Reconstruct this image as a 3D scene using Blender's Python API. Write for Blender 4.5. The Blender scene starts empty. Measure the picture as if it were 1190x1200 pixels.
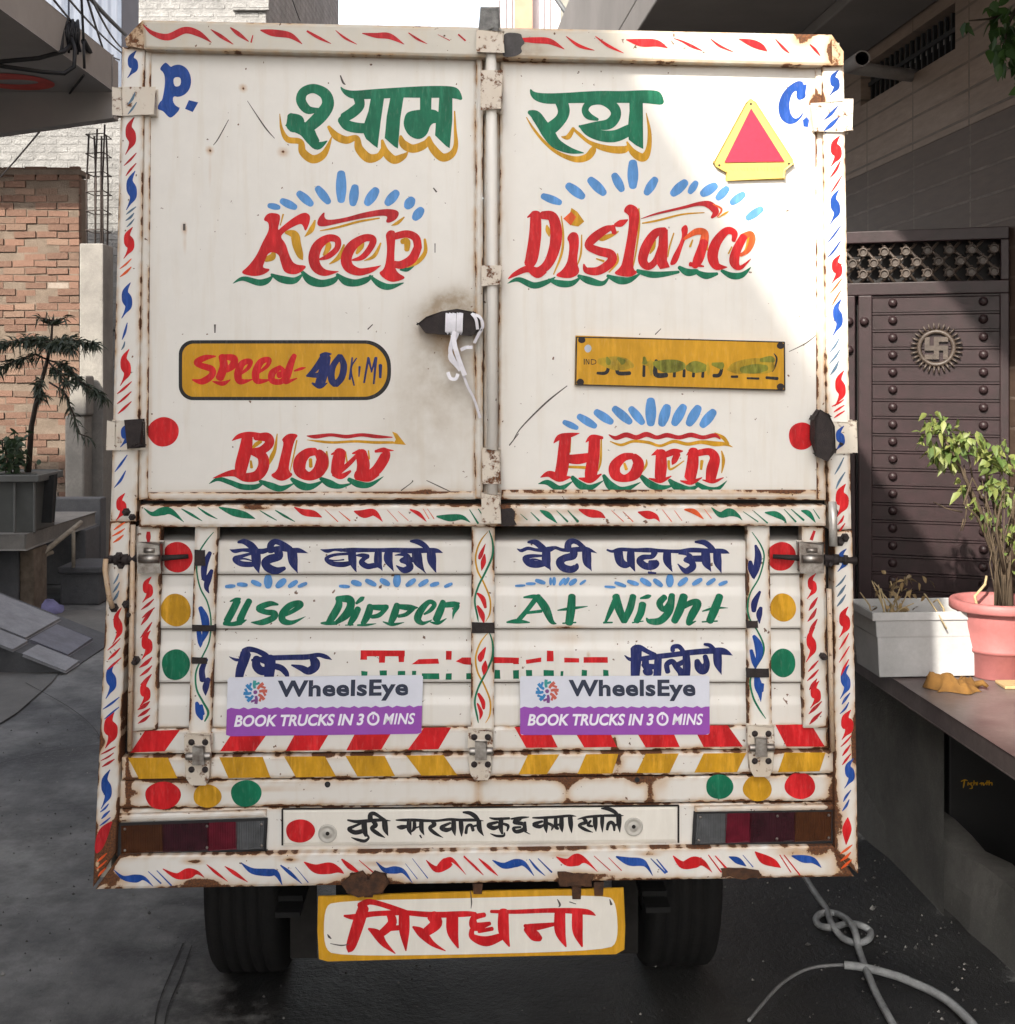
import bpy, bmesh, math, random
from mathutils import Vector, Matrix
from mathutils.geometry import tessellate_polygon
random.seed(7)
R = math.radians
S = bpy.context.scene
COL = S.collection

# ------------------------------------------------------------------ camera, sky, sun, exposure
F, CX, HY, CH = 1536.0, 595.0, 440.0, 1.71      # focal length, principal column, horizon row (photo pixels), eye height
cam = bpy.data.cameras.new('camera')
cam.sensor_fit = 'HORIZONTAL'; cam.sensor_width = 36.0
cam.lens = 36.0 * F / 1190.0
cam.shift_y = -(600.0 - HY) / 1190.0
cam.clip_start = 0.05; cam.clip_end = 2000
camo = bpy.data.objects.new('camera', cam); COL.objects.link(camo)
camo.location = (0, 0, CH); camo.rotation_euler = (R(90), 0, 0)
S.camera = camo

SUN = Vector((-0.476, -1.0, 0.757)).normalized()   # towards the sun
w = bpy.data.worlds.new('World'); S.world = w; w.use_nodes = True
nt = w.node_tree
for n in list(nt.nodes): nt.nodes.remove(n)
sky = nt.nodes.new('ShaderNodeTexSky'); sky.sky_type = 'NISHITA'; sky.sun_disc = False
sky.sun_elevation = math.asin(SUN.z); sky.sun_rotation = math.atan2(SUN.x, SUN.y)
sky.dust_density = 3.0; sky.air_density = 1.0; sky.ozone_density = 1.0
bgn = nt.nodes.new('ShaderNodeBackground'); bgn.inputs['Strength'].default_value = 0.118
wo = nt.nodes.new('ShaderNodeOutputWorld')
hz_ = nt.nodes.new('ShaderNodeHueSaturation'); hz_.inputs['Saturation'].default_value = .42     # hazy, milky daylight
nt.links.new(sky.outputs[0], hz_.inputs['Color']); nt.links.new(hz_.outputs[0], bgn.inputs[0]); nt.links.new(bgn.outputs[0], wo.inputs[0])
sl = bpy.data.lights.new('sun', 'SUN'); sl.energy = 2.4; sl.angle = R(1.0); sl.color = (1, .93, .82)
so = bpy.data.objects.new('sun', sl); COL.objects.link(so)
so.rotation_euler = SUN.to_track_quat('Z', 'Y').to_euler(); so.location = (-4, -3, 8)
vs = S.view_settings; vs.view_transform = 'Standard'; vs.look = 'None'; vs.gamma = 1; vs.use_curve_mapping = False
vs.exposure = 1.93

# ------------------------------------------------------------------ projection helpers
def ray(x, y): return Vector(((x - CX) / F, 1.0, -(y - HY) / F))
def W(x, y, Y):
    r = ray(x, y); return Vector((r.x * Y, Y, CH + r.z * Y))
def onground(x, y, z=0.0):
    r = ray(x, y); t = (z - CH) / r.z
    return Vector((r.x * t, t, z))
def onplane(x, y, p0, n):
    r = ray(x, y); c = Vector((0, 0, CH)); t = (p0 - c).dot(n) / r.dot(n); return c + r * t

# ------------------------------------------------------------------ object helpers
def tag(o, label=None, cat=None, group=None, kind=None):
    if label: o['label'] = label
    if cat: o['category'] = cat
    if group: o['group'] = group
    if kind: o['kind'] = kind
    return o
def empty(name, loc, label=None, cat=None, group=None, rz=0):
    o = bpy.data.objects.new(name, None); COL.objects.link(o); o.location = loc; o.rotation_euler = (0, 0, rz)
    o.empty_display_size = .1
    return tag(o, label, cat, group)
class MB:
    """collects faces for ONE mesh object"""
    def __init__(s): s.v = []; s.f = []; s.m = []; s.sm = []; s.attr = {}; s.col = {}
    def add(s, vs, fs, mi=0, smooth=False):
        o = len(s.v); s.v += [Vector(p) for p in vs]
        for f in fs: s.f.append([i + o for i in f]); s.m.append(mi); s.sm.append(smooth)
        return o
    def box(s, lo, hi, mi=0, rot=None, c=None):
        x0, y0, z0 = lo; x1, y1, z1 = hi
        p = [Vector(q) for q in ((x0,y0,z0),(x1,y0,z0),(x1,y1,z0),(x0,y1,z0),(x0,y0,z1),(x1,y0,z1),(x1,y1,z1),(x0,y1,z1))]
        if rot is not None:
            cc = Vector(c) if c is not None else Vector(((x0+x1)/2,(y0+y1)/2,(z0+z1)/2))
            p = [rot @ (q - cc) + cc for q in p]
        return s.add(p, [(0,3,2,1),(4,5,6,7),(0,1,5,4),(1,2,6,5),(2,3,7,6),(3,0,4,7)], mi)
    def prism(s, pts, vec, mi=0):
        """planar polygon pts swept by vec"""
        pts = [Vector(p) for p in pts]; vec = Vector(vec); n = len(pts)
        tri = tessellate_polygon([pts])
        vs = pts + [p + vec for p in pts]
        fs = [tuple(t) for t in tri] + [tuple(n + i for i in reversed(t)) for t in tri]
        fs += [(i, (i+1) % n, n + (i+1) % n, n + i) for i in range(n)]
        return s.add(vs, fs, mi)
    def tube(s, pts, rad, seg=8, mi=0, cap=True, smooth=True):
        pts = [Vector(p) for p in pts]; n = len(pts)
        rs = rad if isinstance(rad, (list, tuple)) else [rad] * n
        vs, fs = [], []; up = None
        for i, p in enumerate(pts):
            d = (pts[min(i+1, n-1)] - pts[max(i-1, 0)])
            d = d.normalized() if d.length > 1e-9 else Vector((0,0,1))
            if up is None: up = d.orthogonal().normalized()
            up = (up - d * up.dot(d)); up = up.normalized() if up.length > 1e-6 else d.orthogonal().normalized()
            b = d.cross(up)
            for k in range(seg):
                a = 2 * math.pi * k / seg
                vs.append(p + (up * math.cos(a) + b * math.sin(a)) * rs[i])
        for i in range(n-1):
            for k in range(seg):
                a, b2 = i*seg + k, i*seg + (k+1) % seg
                fs.append((a, b2, b2 + seg, a + seg))
        o = s.add(vs, fs, mi, smooth)
        if cap:
            s.f.append([o + k for k in reversed(range(seg))]); s.m.append(mi); s.sm.append(False)
            s.f.append([o + (n-1)*seg + k for k in range(seg)]); s.m.append(mi); s.sm.append(False)
    def lathe(s, prof, c, axis='Z', seg=32, mi=0, smooth=True):
        """prof: list of (radius, height)"""
        c = Vector(c); vs, fs = [], []
        for r, h in prof:
            for k in range(seg):
                a = 2*math.pi*k/seg; ca, sa = math.cos(a)*r, math.sin(a)*r
                vs.append(c + (Vector((ca, sa, h)) if axis == 'Z' else Vector((h, ca, sa)) if axis == 'X' else Vector((ca, h, sa))))
        for i in range(len(prof)-1):
            for k in range(seg):
                a, b = i*seg+k, i*seg+(k+1) % seg
                fs.append((a, b, b+seg, a+seg))
        s.add(vs, fs, mi, smooth)
    def disc(s, c, r, nrm, seg=24, mi=0, h=0.0):
        nrm = Vector(nrm).normalized(); u = nrm.orthogonal().normalized(); v = nrm.cross(u); c = Vector(c)
        ring = [c + (u*math.cos(2*math.pi*k/seg) + v*math.sin(2*math.pi*k/seg))*r for k in range(seg)]
        if h: s.prism(ring, nrm*h, mi)
        else: s.add(ring, [tuple(range(seg))], mi)
    def dome(s, c, r, nrm, seg=12, rings=4, mi=0, flat=1.0):
        nrm = Vector(nrm).normalized(); u = nrm.orthogonal().normalized(); v = nrm.cross(u); c = Vector(c)
        vs, fs = [], []
        for j in range(rings+1):
            t = math.pi/2*j/rings
            for k in range(seg):
                a = 2*math.pi*k/seg
                vs.append(c + (u*math.cos(a)+v*math.sin(a))*r*math.cos(t) + nrm*r*flat*math.sin(t))
        for j in range(rings):
            for k in range(seg):
                a, b = j*seg+k, j*seg+(k+1) % seg
                fs.append((a, b, b+seg, a+seg))
        s.add(vs, fs, mi, True)
    def pieces(s):
        """the separate shells collected so far, one MB each"""
        par = list(range(len(s.v)))
        def find(a):
            while par[a] != a: par[a] = par[par[a]]; a = par[a]
            return a
        for f in s.f:
            for b in f[1:]: par[find(b)] = find(f[0])
        grp = {}
        for fi, f in enumerate(s.f): grp.setdefault(find(f[0]), []).append(fi)
        out = []
        for fis in grp.values():
            m = MB(); mp = {}
            for fi in fis:
                g = []
                for i in s.f[fi]:
                    if i not in mp:
                        mp[i] = len(m.v); m.v.append(s.v[i])
                        for k in s.attr: m.attr.setdefault(k, []).append(s.attr[k][i])
                        if i in s.col: m.col[mp[i]] = s.col[i]
                    g.append(mp[i])
                m.f.append(g); m.m.append(s.m[fi]); m.sm.append(s.sm[fi])
            out.append(m)
        return out
    def build_each(s, name, mats, parent=None, local=False, bevel=0.0):
        return [m.build(name, mats, parent, None, local, bevel) for m in s.pieces()]
    def build(s, name, mats, parent=None, origin=None, local=False, bevel=0.0):
        if not isinstance(mats, (list, tuple)): mats = [mats]
        me = bpy.data.meshes.new(name)
        if parent is not None and not local:
            q = parent
            off = Vector((0,0,0))
            while q is not None: off += q.location; q = q.parent
        elif parent is None:
            if origin is None and s.v:
                xs = [p.x for p in s.v]; ys = [p.y for p in s.v]; zs = [p.z for p in s.v]
                origin = Vector(((min(xs)+max(xs))/2, (min(ys)+max(ys))/2, min(zs)))
            off = Vector(origin or (0,0,0))
        else: off = Vector((0,0,0))
        me.from_pydata([tuple(p - off) for p in s.v], [], s.f)
        for m in mats: me.materials.append(m)
        me.polygons.foreach_set('material_index', s.m)
        me.polygons.foreach_set('use_smooth', s.sm)
        for k, vals in s.attr.items():
            if len(vals) == len(s.v):
                at = me.attributes.new(k, 'FLOAT', 'POINT'); at.data.foreach_set('value', vals)
        if s.col:
            at = me.color_attributes.new('tint', 'FLOAT_COLOR', 'POINT')
            for i in range(len(s.v)): at.data[i].color = s.col.get(i, (1,1,1,1))
        me.update()
        o = bpy.data.objects.new(name, me); COL.objects.link(o)
        if parent is not None: o.parent = parent
        else: o.location = off
        if bevel:
            b = o.modifiers.new('bevel', 'BEVEL'); b.width = bevel; b.segments = 2; b.limit_method = 'ANGLE'; b.angle_limit = R(40)
        return o

# ------------------------------------------------------------------ materials
def newmat(name):
    m = bpy.data.materials.new(name); m.use_nodes = True
    t = m.node_tree; b = t.nodes['Principled BSDF']
    return m, t, b
def N(t, typ, **kw):
    n = t.nodes.new(typ)
    for k, v in kw.items():
        if k.startswith('i_'): n.inputs[k[2:]].default_value = v
        else: setattr(n, k, v)
    return n
def noise(t, vec, scale, detail=4, rough=.55, mapscale=None):
    if mapscale is not None:
        mp = N(t, 'ShaderNodeMapping'); mp.inputs['Scale'].default_value = mapscale
        t.links.new(vec, mp.inputs['Vector']); vec = mp.outputs[0]
    n = N(t, 'ShaderNodeTexNoise'); n.inputs['Scale'].default_value = scale; n.inputs['Detail'].default_value = detail
    n.inputs['Roughness'].default_value = rough; t.links.new(vec, n.inputs['Vector'])
    return n.outputs['Fac']
def ramp(t, fac, a, b, ca=(0,0,0,1), cb=(1,1,1,1)):
    r = N(t, 'ShaderNodeValToRGB'); e = r.color_ramp.elements
    e[0].position = a; e[0].color = ca; e[1].position = b; e[1].color = cb
    t.links.new(fac, r.inputs[0]); return r.outputs[0]
def mixc(t, fac, a, b, mode='MIX'):
    m = N(t, 'ShaderNodeMix', data_type='RGBA', blend_type=mode)
    for src, sock in ((fac, m.inputs['Factor']), (a, m.inputs[6]), (b, m.inputs[7])):
        if isinstance(src, (int, float)): sock.default_value = src
        elif isinstance(src, (tuple, list)): sock.default_value = (*src[:3], 1)
        else: t.links.new(src, sock)
    return m.outputs[2]
def mth(t, op, a, b=None, c=None):
    m = N(t, 'ShaderNodeMath', operation=op)
    for i, s in enumerate((a, b, c)):
        if s is None: continue
        if isinstance(s, (int, float)): m.inputs[i].default_value = s
        else: t.links.new(s, m.inputs[i])
    return m.outputs[0]
def bump(t, b, h, strength=.3, dist=.01):
    n = N(t, 'ShaderNodeBump'); n.inputs['Strength'].default_value = strength; n.inputs['Distance'].default_value = dist
    t.links.new(h, n.inputs['Height']); t.links.new(n.outputs[0], b.inputs['Normal'])
def OC(t): return N(t, 'ShaderNodeTexCoord').outputs['Object']

def pmat(name, c, rough=.6, var=.25, scale=12, metal=0.0, bmp=.15, bdist=.004, c2=None, spec=.4, fine=0):
    """plain surface with cloudy variation"""
    m, t, b = newmat(name); o = OC(t)
    n1 = noise(t, o, scale, 6, .65)
    dark = tuple(x*(1-var) for x in c) if c2 is None else c2
    col = mixc(t, ramp(t, n1, .32, .68), dark, c)
    if fine:
        n2 = noise(t, o, scale*9, 4, .7)
        col = mixc(t, mth(t, 'MULTIPLY', ramp(t, n2, .35, .7), fine), col, tuple(x*.45 for x in c))
    t.links.new(col, b.inputs['Base Color'])
    b.inputs['Roughness'].default_value = rough; b.inputs['Metallic'].default_value = metal
    b.inputs['Specular IOR Level'].default_value = spec
    if bmp: bump(t, b, noise(t, o, scale*6, 5, .7), bmp, bdist)
    return m

def truck_white(name, c=(.735, .713, .665), stain=1.0, halo_k=.8):
    """aged white enamel: rust where the 'rust' attribute says edges are worn, grime, thin streaks"""
    m, t, b = newmat(name); o = OC(t)
    at = N(t, 'ShaderNodeAttribute', attribute_name='rust').outputs['Fac']
    ag = N(t, 'ShaderNodeAttribute', attribute_name='grime').outputs['Fac']
    n1 = noise(t, o, 55, 8, .7); n2 = noise(t, o, 16, 6, .65); n3 = noise(t, o, 6, 5, .6, (6, 6, .5))
    nf = noise(t, o, 220, 4, .7)
    col = mixc(t, ramp(t, n2, .3, .75), tuple(x*.93 for x in c), c)
    col = mixc(t, mth(t, 'MULTIPLY', ramp(t, n3, .52, .8), .3*stain), col, (.52, .42, .28))       # vertical water streaks
    col = mixc(t, mth(t, 'MULTIPLY', ag, mth(t, 'ADD', .35, ramp(t, n2, .3, .7))), col, (.30, .235, .16))
    halo = mth(t, 'MULTIPLY', at, mth(t, 'ADD', .2, mth(t, 'MULTIPLY', n2, 1.6)))
    col = mixc(t, mth(t, 'MULTIPLY', ramp(t, halo, .05, .55), halo_k), col, (.46, .26, .10))
    rust = mixc(t, ramp(t, nf, .35, .65), (.045, .024, .016), (.17, .062, .02))
    rm = ramp(t, mth(t, 'MULTIPLY', at, mth(t, 'ADD', .25, mth(t, 'MULTIPLY', n1, 1.5))), .47, .53)
    chip = ramp(t, mth(t, 'ADD', noise(t, o, 70, 3, .5), mth(t, 'MULTIPLY', nf, .10)), .757, .775)                 # scattered paint chips
    rm2 = mth(t, 'MAXIMUM', rm, mth(t, 'MULTIPLY', chip, .9))
    col = mixc(t, rm2, col, rust)
    t.links.new(col, b.inputs['Base Color'])
    t.links.new(mth(t, 'ADD', .42, mth(t, 'MULTIPLY', rm2, .45)), b.inputs['Roughness'])
    b.inputs['Specular IOR Level'].default_value = .4
    hh = mth(t, 'SUBTRACT', mth(t, 'MULTIPLY', noise(t, o, 9, 3, .5), .5), mth(t, 'MULTIPLY', rm2, .25))
    bump(t, b, hh, .22, .006)
    return m
def brushpaint(name, c, v=.28):
    """sign-painter's enamel with visible brush drag"""
    m, t, b = newmat(name); o = OC(t)
    n1 = noise(t, o, 22, 6, .7, (1, 1, .45)); n2 = noise(t, o, 160, 3, .6, (1, 1, .25)); n4 = noise(t, o, 70, 5, .65, (1, 1, .16))
    col = mixc(t, ramp(t, n1, .32, .66), tuple(x*(1-1.3*v) for x in c), tuple(min(1, x*(1+.3*v)) for x in c))
    col = mixc(t, mth(t, 'MULTIPLY', ramp(t, n4, .5, .68), min(.55, 2.2*v)), col, tuple(min(1, x*1.45+.022) for x in c))     # thin paint between bristle tracks
    col = mixc(t, mth(t, 'MULTIPLY', ramp(t, n2, .56, .78), .08), col, (.62, .55, .48))
    t.links.new(col, b.inputs['Base Color']); b.inputs['Roughness'].default_value = .5; b.inputs['Specular IOR Level'].default_value = .22
    return m

M = {}
M['white'] = truck_white('aged_white_enamel')
M['plate'] = truck_white('painted_fitting_enamel', (.70,.67,.60), 1.0, .22)
M['beam'] = truck_white('weathered_white_enamel', (.54, .51, .44), 1.5)
M['halo'] = brushpaint('fresh_white_enamel', (.73, .70, .63), .05)
M['green'] = brushpaint('green_enamel', (.003, .15, .075))
M['red'] = brushpaint('red_enamel', (.56, .010, .014))
M['dred'] = brushpaint('deep_red_enamel', (.44, .012, .018))
M['orange'] = brushpaint('orange_enamel', (.72, .10, .02))
M['yellow'] = brushpaint('ochre_enamel', (.56, .29, .012))
M['ochre'] = brushpaint('ochre_plate_enamel', (.56, .29, .014), .15)
M['blue'] = brushpaint('blue_enamel', (.010, .062, .30))
M['navy'] = brushpaint('navy_enamel', (.012, .020, .115))
M['sky'] = brushpaint('light_blue_enamel', (.10, .28, .60), .22)
M['black'] = brushpaint('black_enamel', (.018, .018, .02), .1)
M['gblue'] = brushpaint('faded_blue_enamel', (.10, .17, .25))
M['rust'] = pmat('rusted_steel', (.115, .05, .022), .85, .6, 60, bmp=.5, c2=(.03, .018, .014), fine=.5)
M['dkrust'] = pmat('dark_greasy_rust', (.036, .026, .025), .7, .5, 70, bmp=.5, c2=(.015, .012, .012))
M['steel'] = pmat('worn_steel', (.42, .40, .37), .38, .5, 40, metal=.85, bmp=.2, c2=(.16, .13, .11))
M['crease'] = pmat('dark_seam', (.02, .017, .015), .9, .3, 20, bmp=0)
M['under'] = pmat('dirty_underbody', (.009, .009, .009), .85, .4, 15, bmp=.3)
M['rubber'] = pmat('tyre_rubber', (.007, .007, .0075), .8, .5, 22, bmp=.5, c2=(.012, .011, .010), fine=.4)
M['scratch'] = pmat('bare_scratch', (.10, .085, .075), .7, .5, 80, bmp=0)

# =================================================================== THE TRUCK
TH = math.atan(0.033)
TROOT = Vector(((556-CX)/F*3.0, 3.0, 0.0))
truck = empty('truck', TROOT, 'white cargo truck seen from behind, its doors and tailgate covered in hand-painted coloured slogans', 'truck', rz=TH)
TN = Vector((-math.sin(TH), math.cos(TH), 0)); TX = Vector((math.cos(TH), math.sin(TH), 0))
def T(x, y, d=0.0):
    """photo pixel -> truck-local point on the plane standing d metres proud of the door skin"""
    p = onplane(x, y, TROOT - TN * d, TN) - TROOT
    return Vector((p.dot(TX), p.dot(TN), p.z))

def spline(pts, closed=False, n=6):
    P = [tuple(map(float, p)) for p in pts]; k = len(P)
    if k < 3 and not closed:
        return [tuple(P[0][j] + (P[1][j]-P[0][j])*i/n for j in range(len(P[0]))) for i in range(n+1)]
    out = []
    rng = range(k) if closed else range(k-1)
    for i in rng:
        g = (lambda j: P[j % k]) if closed else (lambda j: P[min(max(j, 0), k-1)])
        p0, p1, p2, p3 = g(i-1), g(i), g(i+1), g(i+2)
        for s in range(n):
            t = s/n
            out.append(tuple(.5*((2*b) + (-a+c)*t + (2*a-5*b+4*c-d)*t*t + (-a+3*b-3*c+d)*t**3) for a, b, c, d in zip(p0, p1, p2, p3)))
    if not closed: out.append(P[-1])
    return out

class Art(MB):
    """hand-painted strokes; coordinates are read off an enlargement with origin (ox, oy) and scale s"""
    def __init__(s, mats, d, fn=None):
        MB.__init__(s); s.mats = [M[m] for m in mats.split()]; s.names = mats.split(); s.d = d; s.k = 0
        s.ox = s.oy = 0.0; s.sc = 1.0; s.fn = fn or T
    def at(s, ox, oy, sc): s.ox, s.oy, s.sc = ox, oy, sc; return s
    def px(s, x, y): return s.ox + x/s.sc, s.oy + y/s.sc
    def lay(s): s.k += 1; return s.d + .0004 + s.k*2e-5
    def br(s, mat, *strokes, wf=1.0, dx=0, dy=0):
        mi = s.names.index(mat)
        for pts in strokes:
            q = spline(pts, n=7); q = [(p[0]+dx, p[1]+dy, max(.3, p[2]*wf)) for p in q]
            d = s.lay(); L, Rr = [], []
            for i, p in enumerate(q):
                a, b = q[max(i-1, 0)], q[min(i+1, len(q)-1)]
                tx, ty = b[0]-a[0], b[1]-a[1]; l = math.hypot(tx, ty) or 1
                nx, ny = -ty/l, tx/l; h = p[2]/2
                L.append((p[0]+nx*h, p[1]+ny*h)); Rr.append((p[0]-nx*h, p[1]-ny*h))
            def cap(p, q0, rev):
                if p[2] < 6: return []
                ang = math.atan2(p[1]-q0[1], p[0]-q0[0]); r = p[2]/2
                return [(p[0]+math.cos(ang+a)*r*.55*abs(math.cos(a)) + math.cos(ang+a)*r*(1-abs(math.cos(a))), p[1]+math.sin(ang+a)*r*.55*abs(math.cos(a)) + math.sin(ang+a)*r*(1-abs(math.cos(a)))) for a in (-1.05, -.5, 0, .5, 1.05)]
            vs = []; n = len(q)
            for i in range(n):
                e = d + i*4e-7
                vs.append(s.fn(*s.px(*L[i]), e)); vs.append(s.fn(*s.px(*Rr[i]), e))
            fs = [(2*i, 2*i+1, 2*i+3, 2*i+2) for i in range(n-1)]
            o = s.add(vs, fs, mi)
            for p, q0, ia, ib, e in ((q[0], q[1], 0, 1, d), (q[-1], q[-2], 2*n-2, 2*n-1, d+(n-1)*4e-7)):
                c = cap(p, q0, 0)
                if c:
                    # order the cap from one edge vertex to the other
                    pa = L[0] if ia == 0 else L[-1]
                    if math.hypot(c[0][0]-pa[0], c[0][1]-pa[1]) > math.hypot(c[-1][0]-pa[0], c[-1][1]-pa[1]): c.reverse()
                    oo = s.add([s.fn(*s.px(*z), e) for z in c], [], mi)
                    s.f.append([o+ia] + [oo+j for j in range(len(c))] + [o+ib]); s.m.append(mi); s.sm.append(False)
    def brw(s, f, mat, *strokes): s.br(mat, *strokes, wf=f)
    def poly(s, mat, pts, holes=(), smooth=0, dx=0, dy=0):
        mi = s.names.index(mat)
        loops = [pts] + list(holes)
        if len(pts) > 8:            # a brush rounds every corner a little
            def cut(l):
                o = []
                for a, b in zip(l, l[1:]+l[:1]): o += [(a[0]*.76+b[0]*.24, a[1]*.76+b[1]*.24), (a[0]*.24+b[0]*.76, a[1]*.24+b[1]*.76)]
                return o
            loops = [cut(cut(list(l))) for l in loops]
        loops = [[Vector((p[0]+dx, p[1]+dy, 0)) for p in l] for l in loops]
        flat = [p for l in loops for p in l]
        d = s.lay()
        s.add([s.fn(*s.px(p.x, p.y), d) for p in flat], [tuple(t) for t in tessellate_polygon(loops)], mi)
    def ell(s, mat, x, y, rx, ry, n=36, wob=.03):
        ph = random.random()*6
        s.poly(mat, [(x+rx*math.cos(a)*(1+wob*math.sin(3*a+ph)), y+ry*math.sin(a)*(1+wob*math.sin(2*a+ph))) for a in [2*math.pi*k/n for k in range(n)]])
    def drop(s, mat, *ds):
        for x1, y1, x2, y2, w in ds:
            s.br(mat, [(x1, y1, w*.75), ((x1*2+x2)/3, (y1*2+y2)/3, w), ((x1+2*x2)/3, (y1+2*y2)/3, w), (x2, y2, w*.7)])
    def each(s, name, parent):
        for m in s.pieces(): m.build(name, s.mats, parent, local=True)
    def done(s, name, parent, label=None):
        """one part per word: shells closer than about two centimetres belong together"""
        gap = .020; gr = []
        for m in s.pieces():
            b = [min(p.x for p in m.v), max(p.x for p in m.v), min(p.z for p in m.v), max(p.z for p in m.v), [m]]
            hit = True
            while hit:
                hit = False
                for g in gr:
                    if b[0] < g[1]+gap and g[0] < b[1]+gap and b[2] < g[3]+gap and g[2] < b[3]+gap:
                        b = [min(b[0],g[0]), max(b[1],g[1]), min(b[2],g[2]), max(b[3],g[3]), g[4]+b[4]]; gr.remove(g); hit = True; break
            gr.append(b)
        for g in sorted(gr, key=lambda g: g[0]):
            w_ = MB()
            for m in g[4]:
                o0 = len(w_.v); w_.v += m.v; w_.f += [[i+o0 for i in f] for f in m.f]; w_.m += m.m; w_.sm += m.sm
            o = w_.build(name, s.mats, parent, local=True)
            if label and len(gr) == 1: o['label'] = label
        return o

RUSTSPOT = []   # (x, y, rx, ry, amp) in photo pixels on the truck's back
GRIME = []
def sheet(name, quad, d, thick, mat, parent, step=3.2, wear=.55, wl=4.5, cham=.0025, prof=None, wx=1.0, wy=1.0):
    """finely gridded pressed-steel face with worn edges; quad = TL TR BR BL in photo pixels"""
    TL, TR, BR, BL = quad
    wd = max(math.hypot(TR[0]-TL[0], TR[1]-TL[1]), math.hypot(BR[0]-BL[0], BR[1]-BL[1]))
    ht = max(math.hypot(BL[0]-TL[0], BL[1]-TL[1]), math.hypot(BR[0]-TR[0], BR[1]-TR[1]))
    nu, nv = max(3, int(wd/step)), max(3, int(ht/step))
    mb = MB(); rust = []; gr = []
    ph = random.random()*50
    def bil(u, v):
        return (TL[0]*(1-u)*(1-v)+TR[0]*u*(1-v)+BR[0]*u*v+BL[0]*(1-u)*v, TL[1]*(1-u)*(1-v)+TR[1]*u*(1-v)+BR[1]*u*v+BL[1]*(1-u)*v)
    vs = []
    for j in range(nv+1):
        for i in range(nu+1):
            u, v = i/nu, j/nv
            x, y = bil(u, v)
            dd = d + (prof(x, y) if prof else 0)
            if i in (0, nu) or j in (0, nv): dd -= cham
            vs.append(T(x, y, dd))
            ed = min(min(u, 1-u)*wd/wx, min(v, 1-v)*ht/wy)
            k = .74 + .34*math.sin(x*.13+ph) * math.sin(y*.11+ph*1.7) + .30*math.sin(x*.037+y*.05+ph*2) + .22*math.sin(x*.41+y*.37+ph)
            a = wear*k*math.exp(-ed/wl)
            for sx, sy, rx, ry, am in RUSTSPOT:
                q = ((x-sx)/rx)**2 + ((y-sy)/ry)**2
                if q < 6: a += am*math.exp(-q)
            g = 0
            for sx, sy, rx, ry, am in GRIME:
                q = ((x-sx)/rx)**2 + ((y-sy)/ry)**2
                if q < 6: g += am*math.exp(-q)
            rust.append(min(1, a)); gr.append(min(1, g))
    W1 = nu+1
    fs = [(j*W1+i, j*W1+W1+i, j*W1+W1+i+1, j*W1+i+1) for j in range(nv) for i in range(nu)]
    mb.add(vs, fs, 0, bool(prof))
    ring = [i for i in range(W1)] + [j*W1+nu for j in range(1, nv+1)] + [nv*W1+i for i in range(nu-1, -1, -1)] + [j*W1 for j in range(nv-1, 0, -1)]
    bk = [vs[i] + Vector((0, thick, 0)) for i in ring]
    o = mb.add(bk, [], 0); n = len(ring)
    for k in range(n):
        mb.f.append([ring[k], ring[(k+1) % n], o+(k+1) % n, o+k]); mb.m.append(0); mb.sm.append(False)
        rust.append(rust[ring[k]]); gr.append(0)
    mb.attr = {'rust': rust, 'grime': gr}
    return mb.build(name, mat, parent, local=True)
def quadbox(mb, quad, d, thick, mi=0):
    """quad (px) plate of given thickness, front at d"""
    f = [T(x, y, d) for x, y in quad]; mb.prism(f, Vector((0, thick, 0)), mi)

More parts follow.
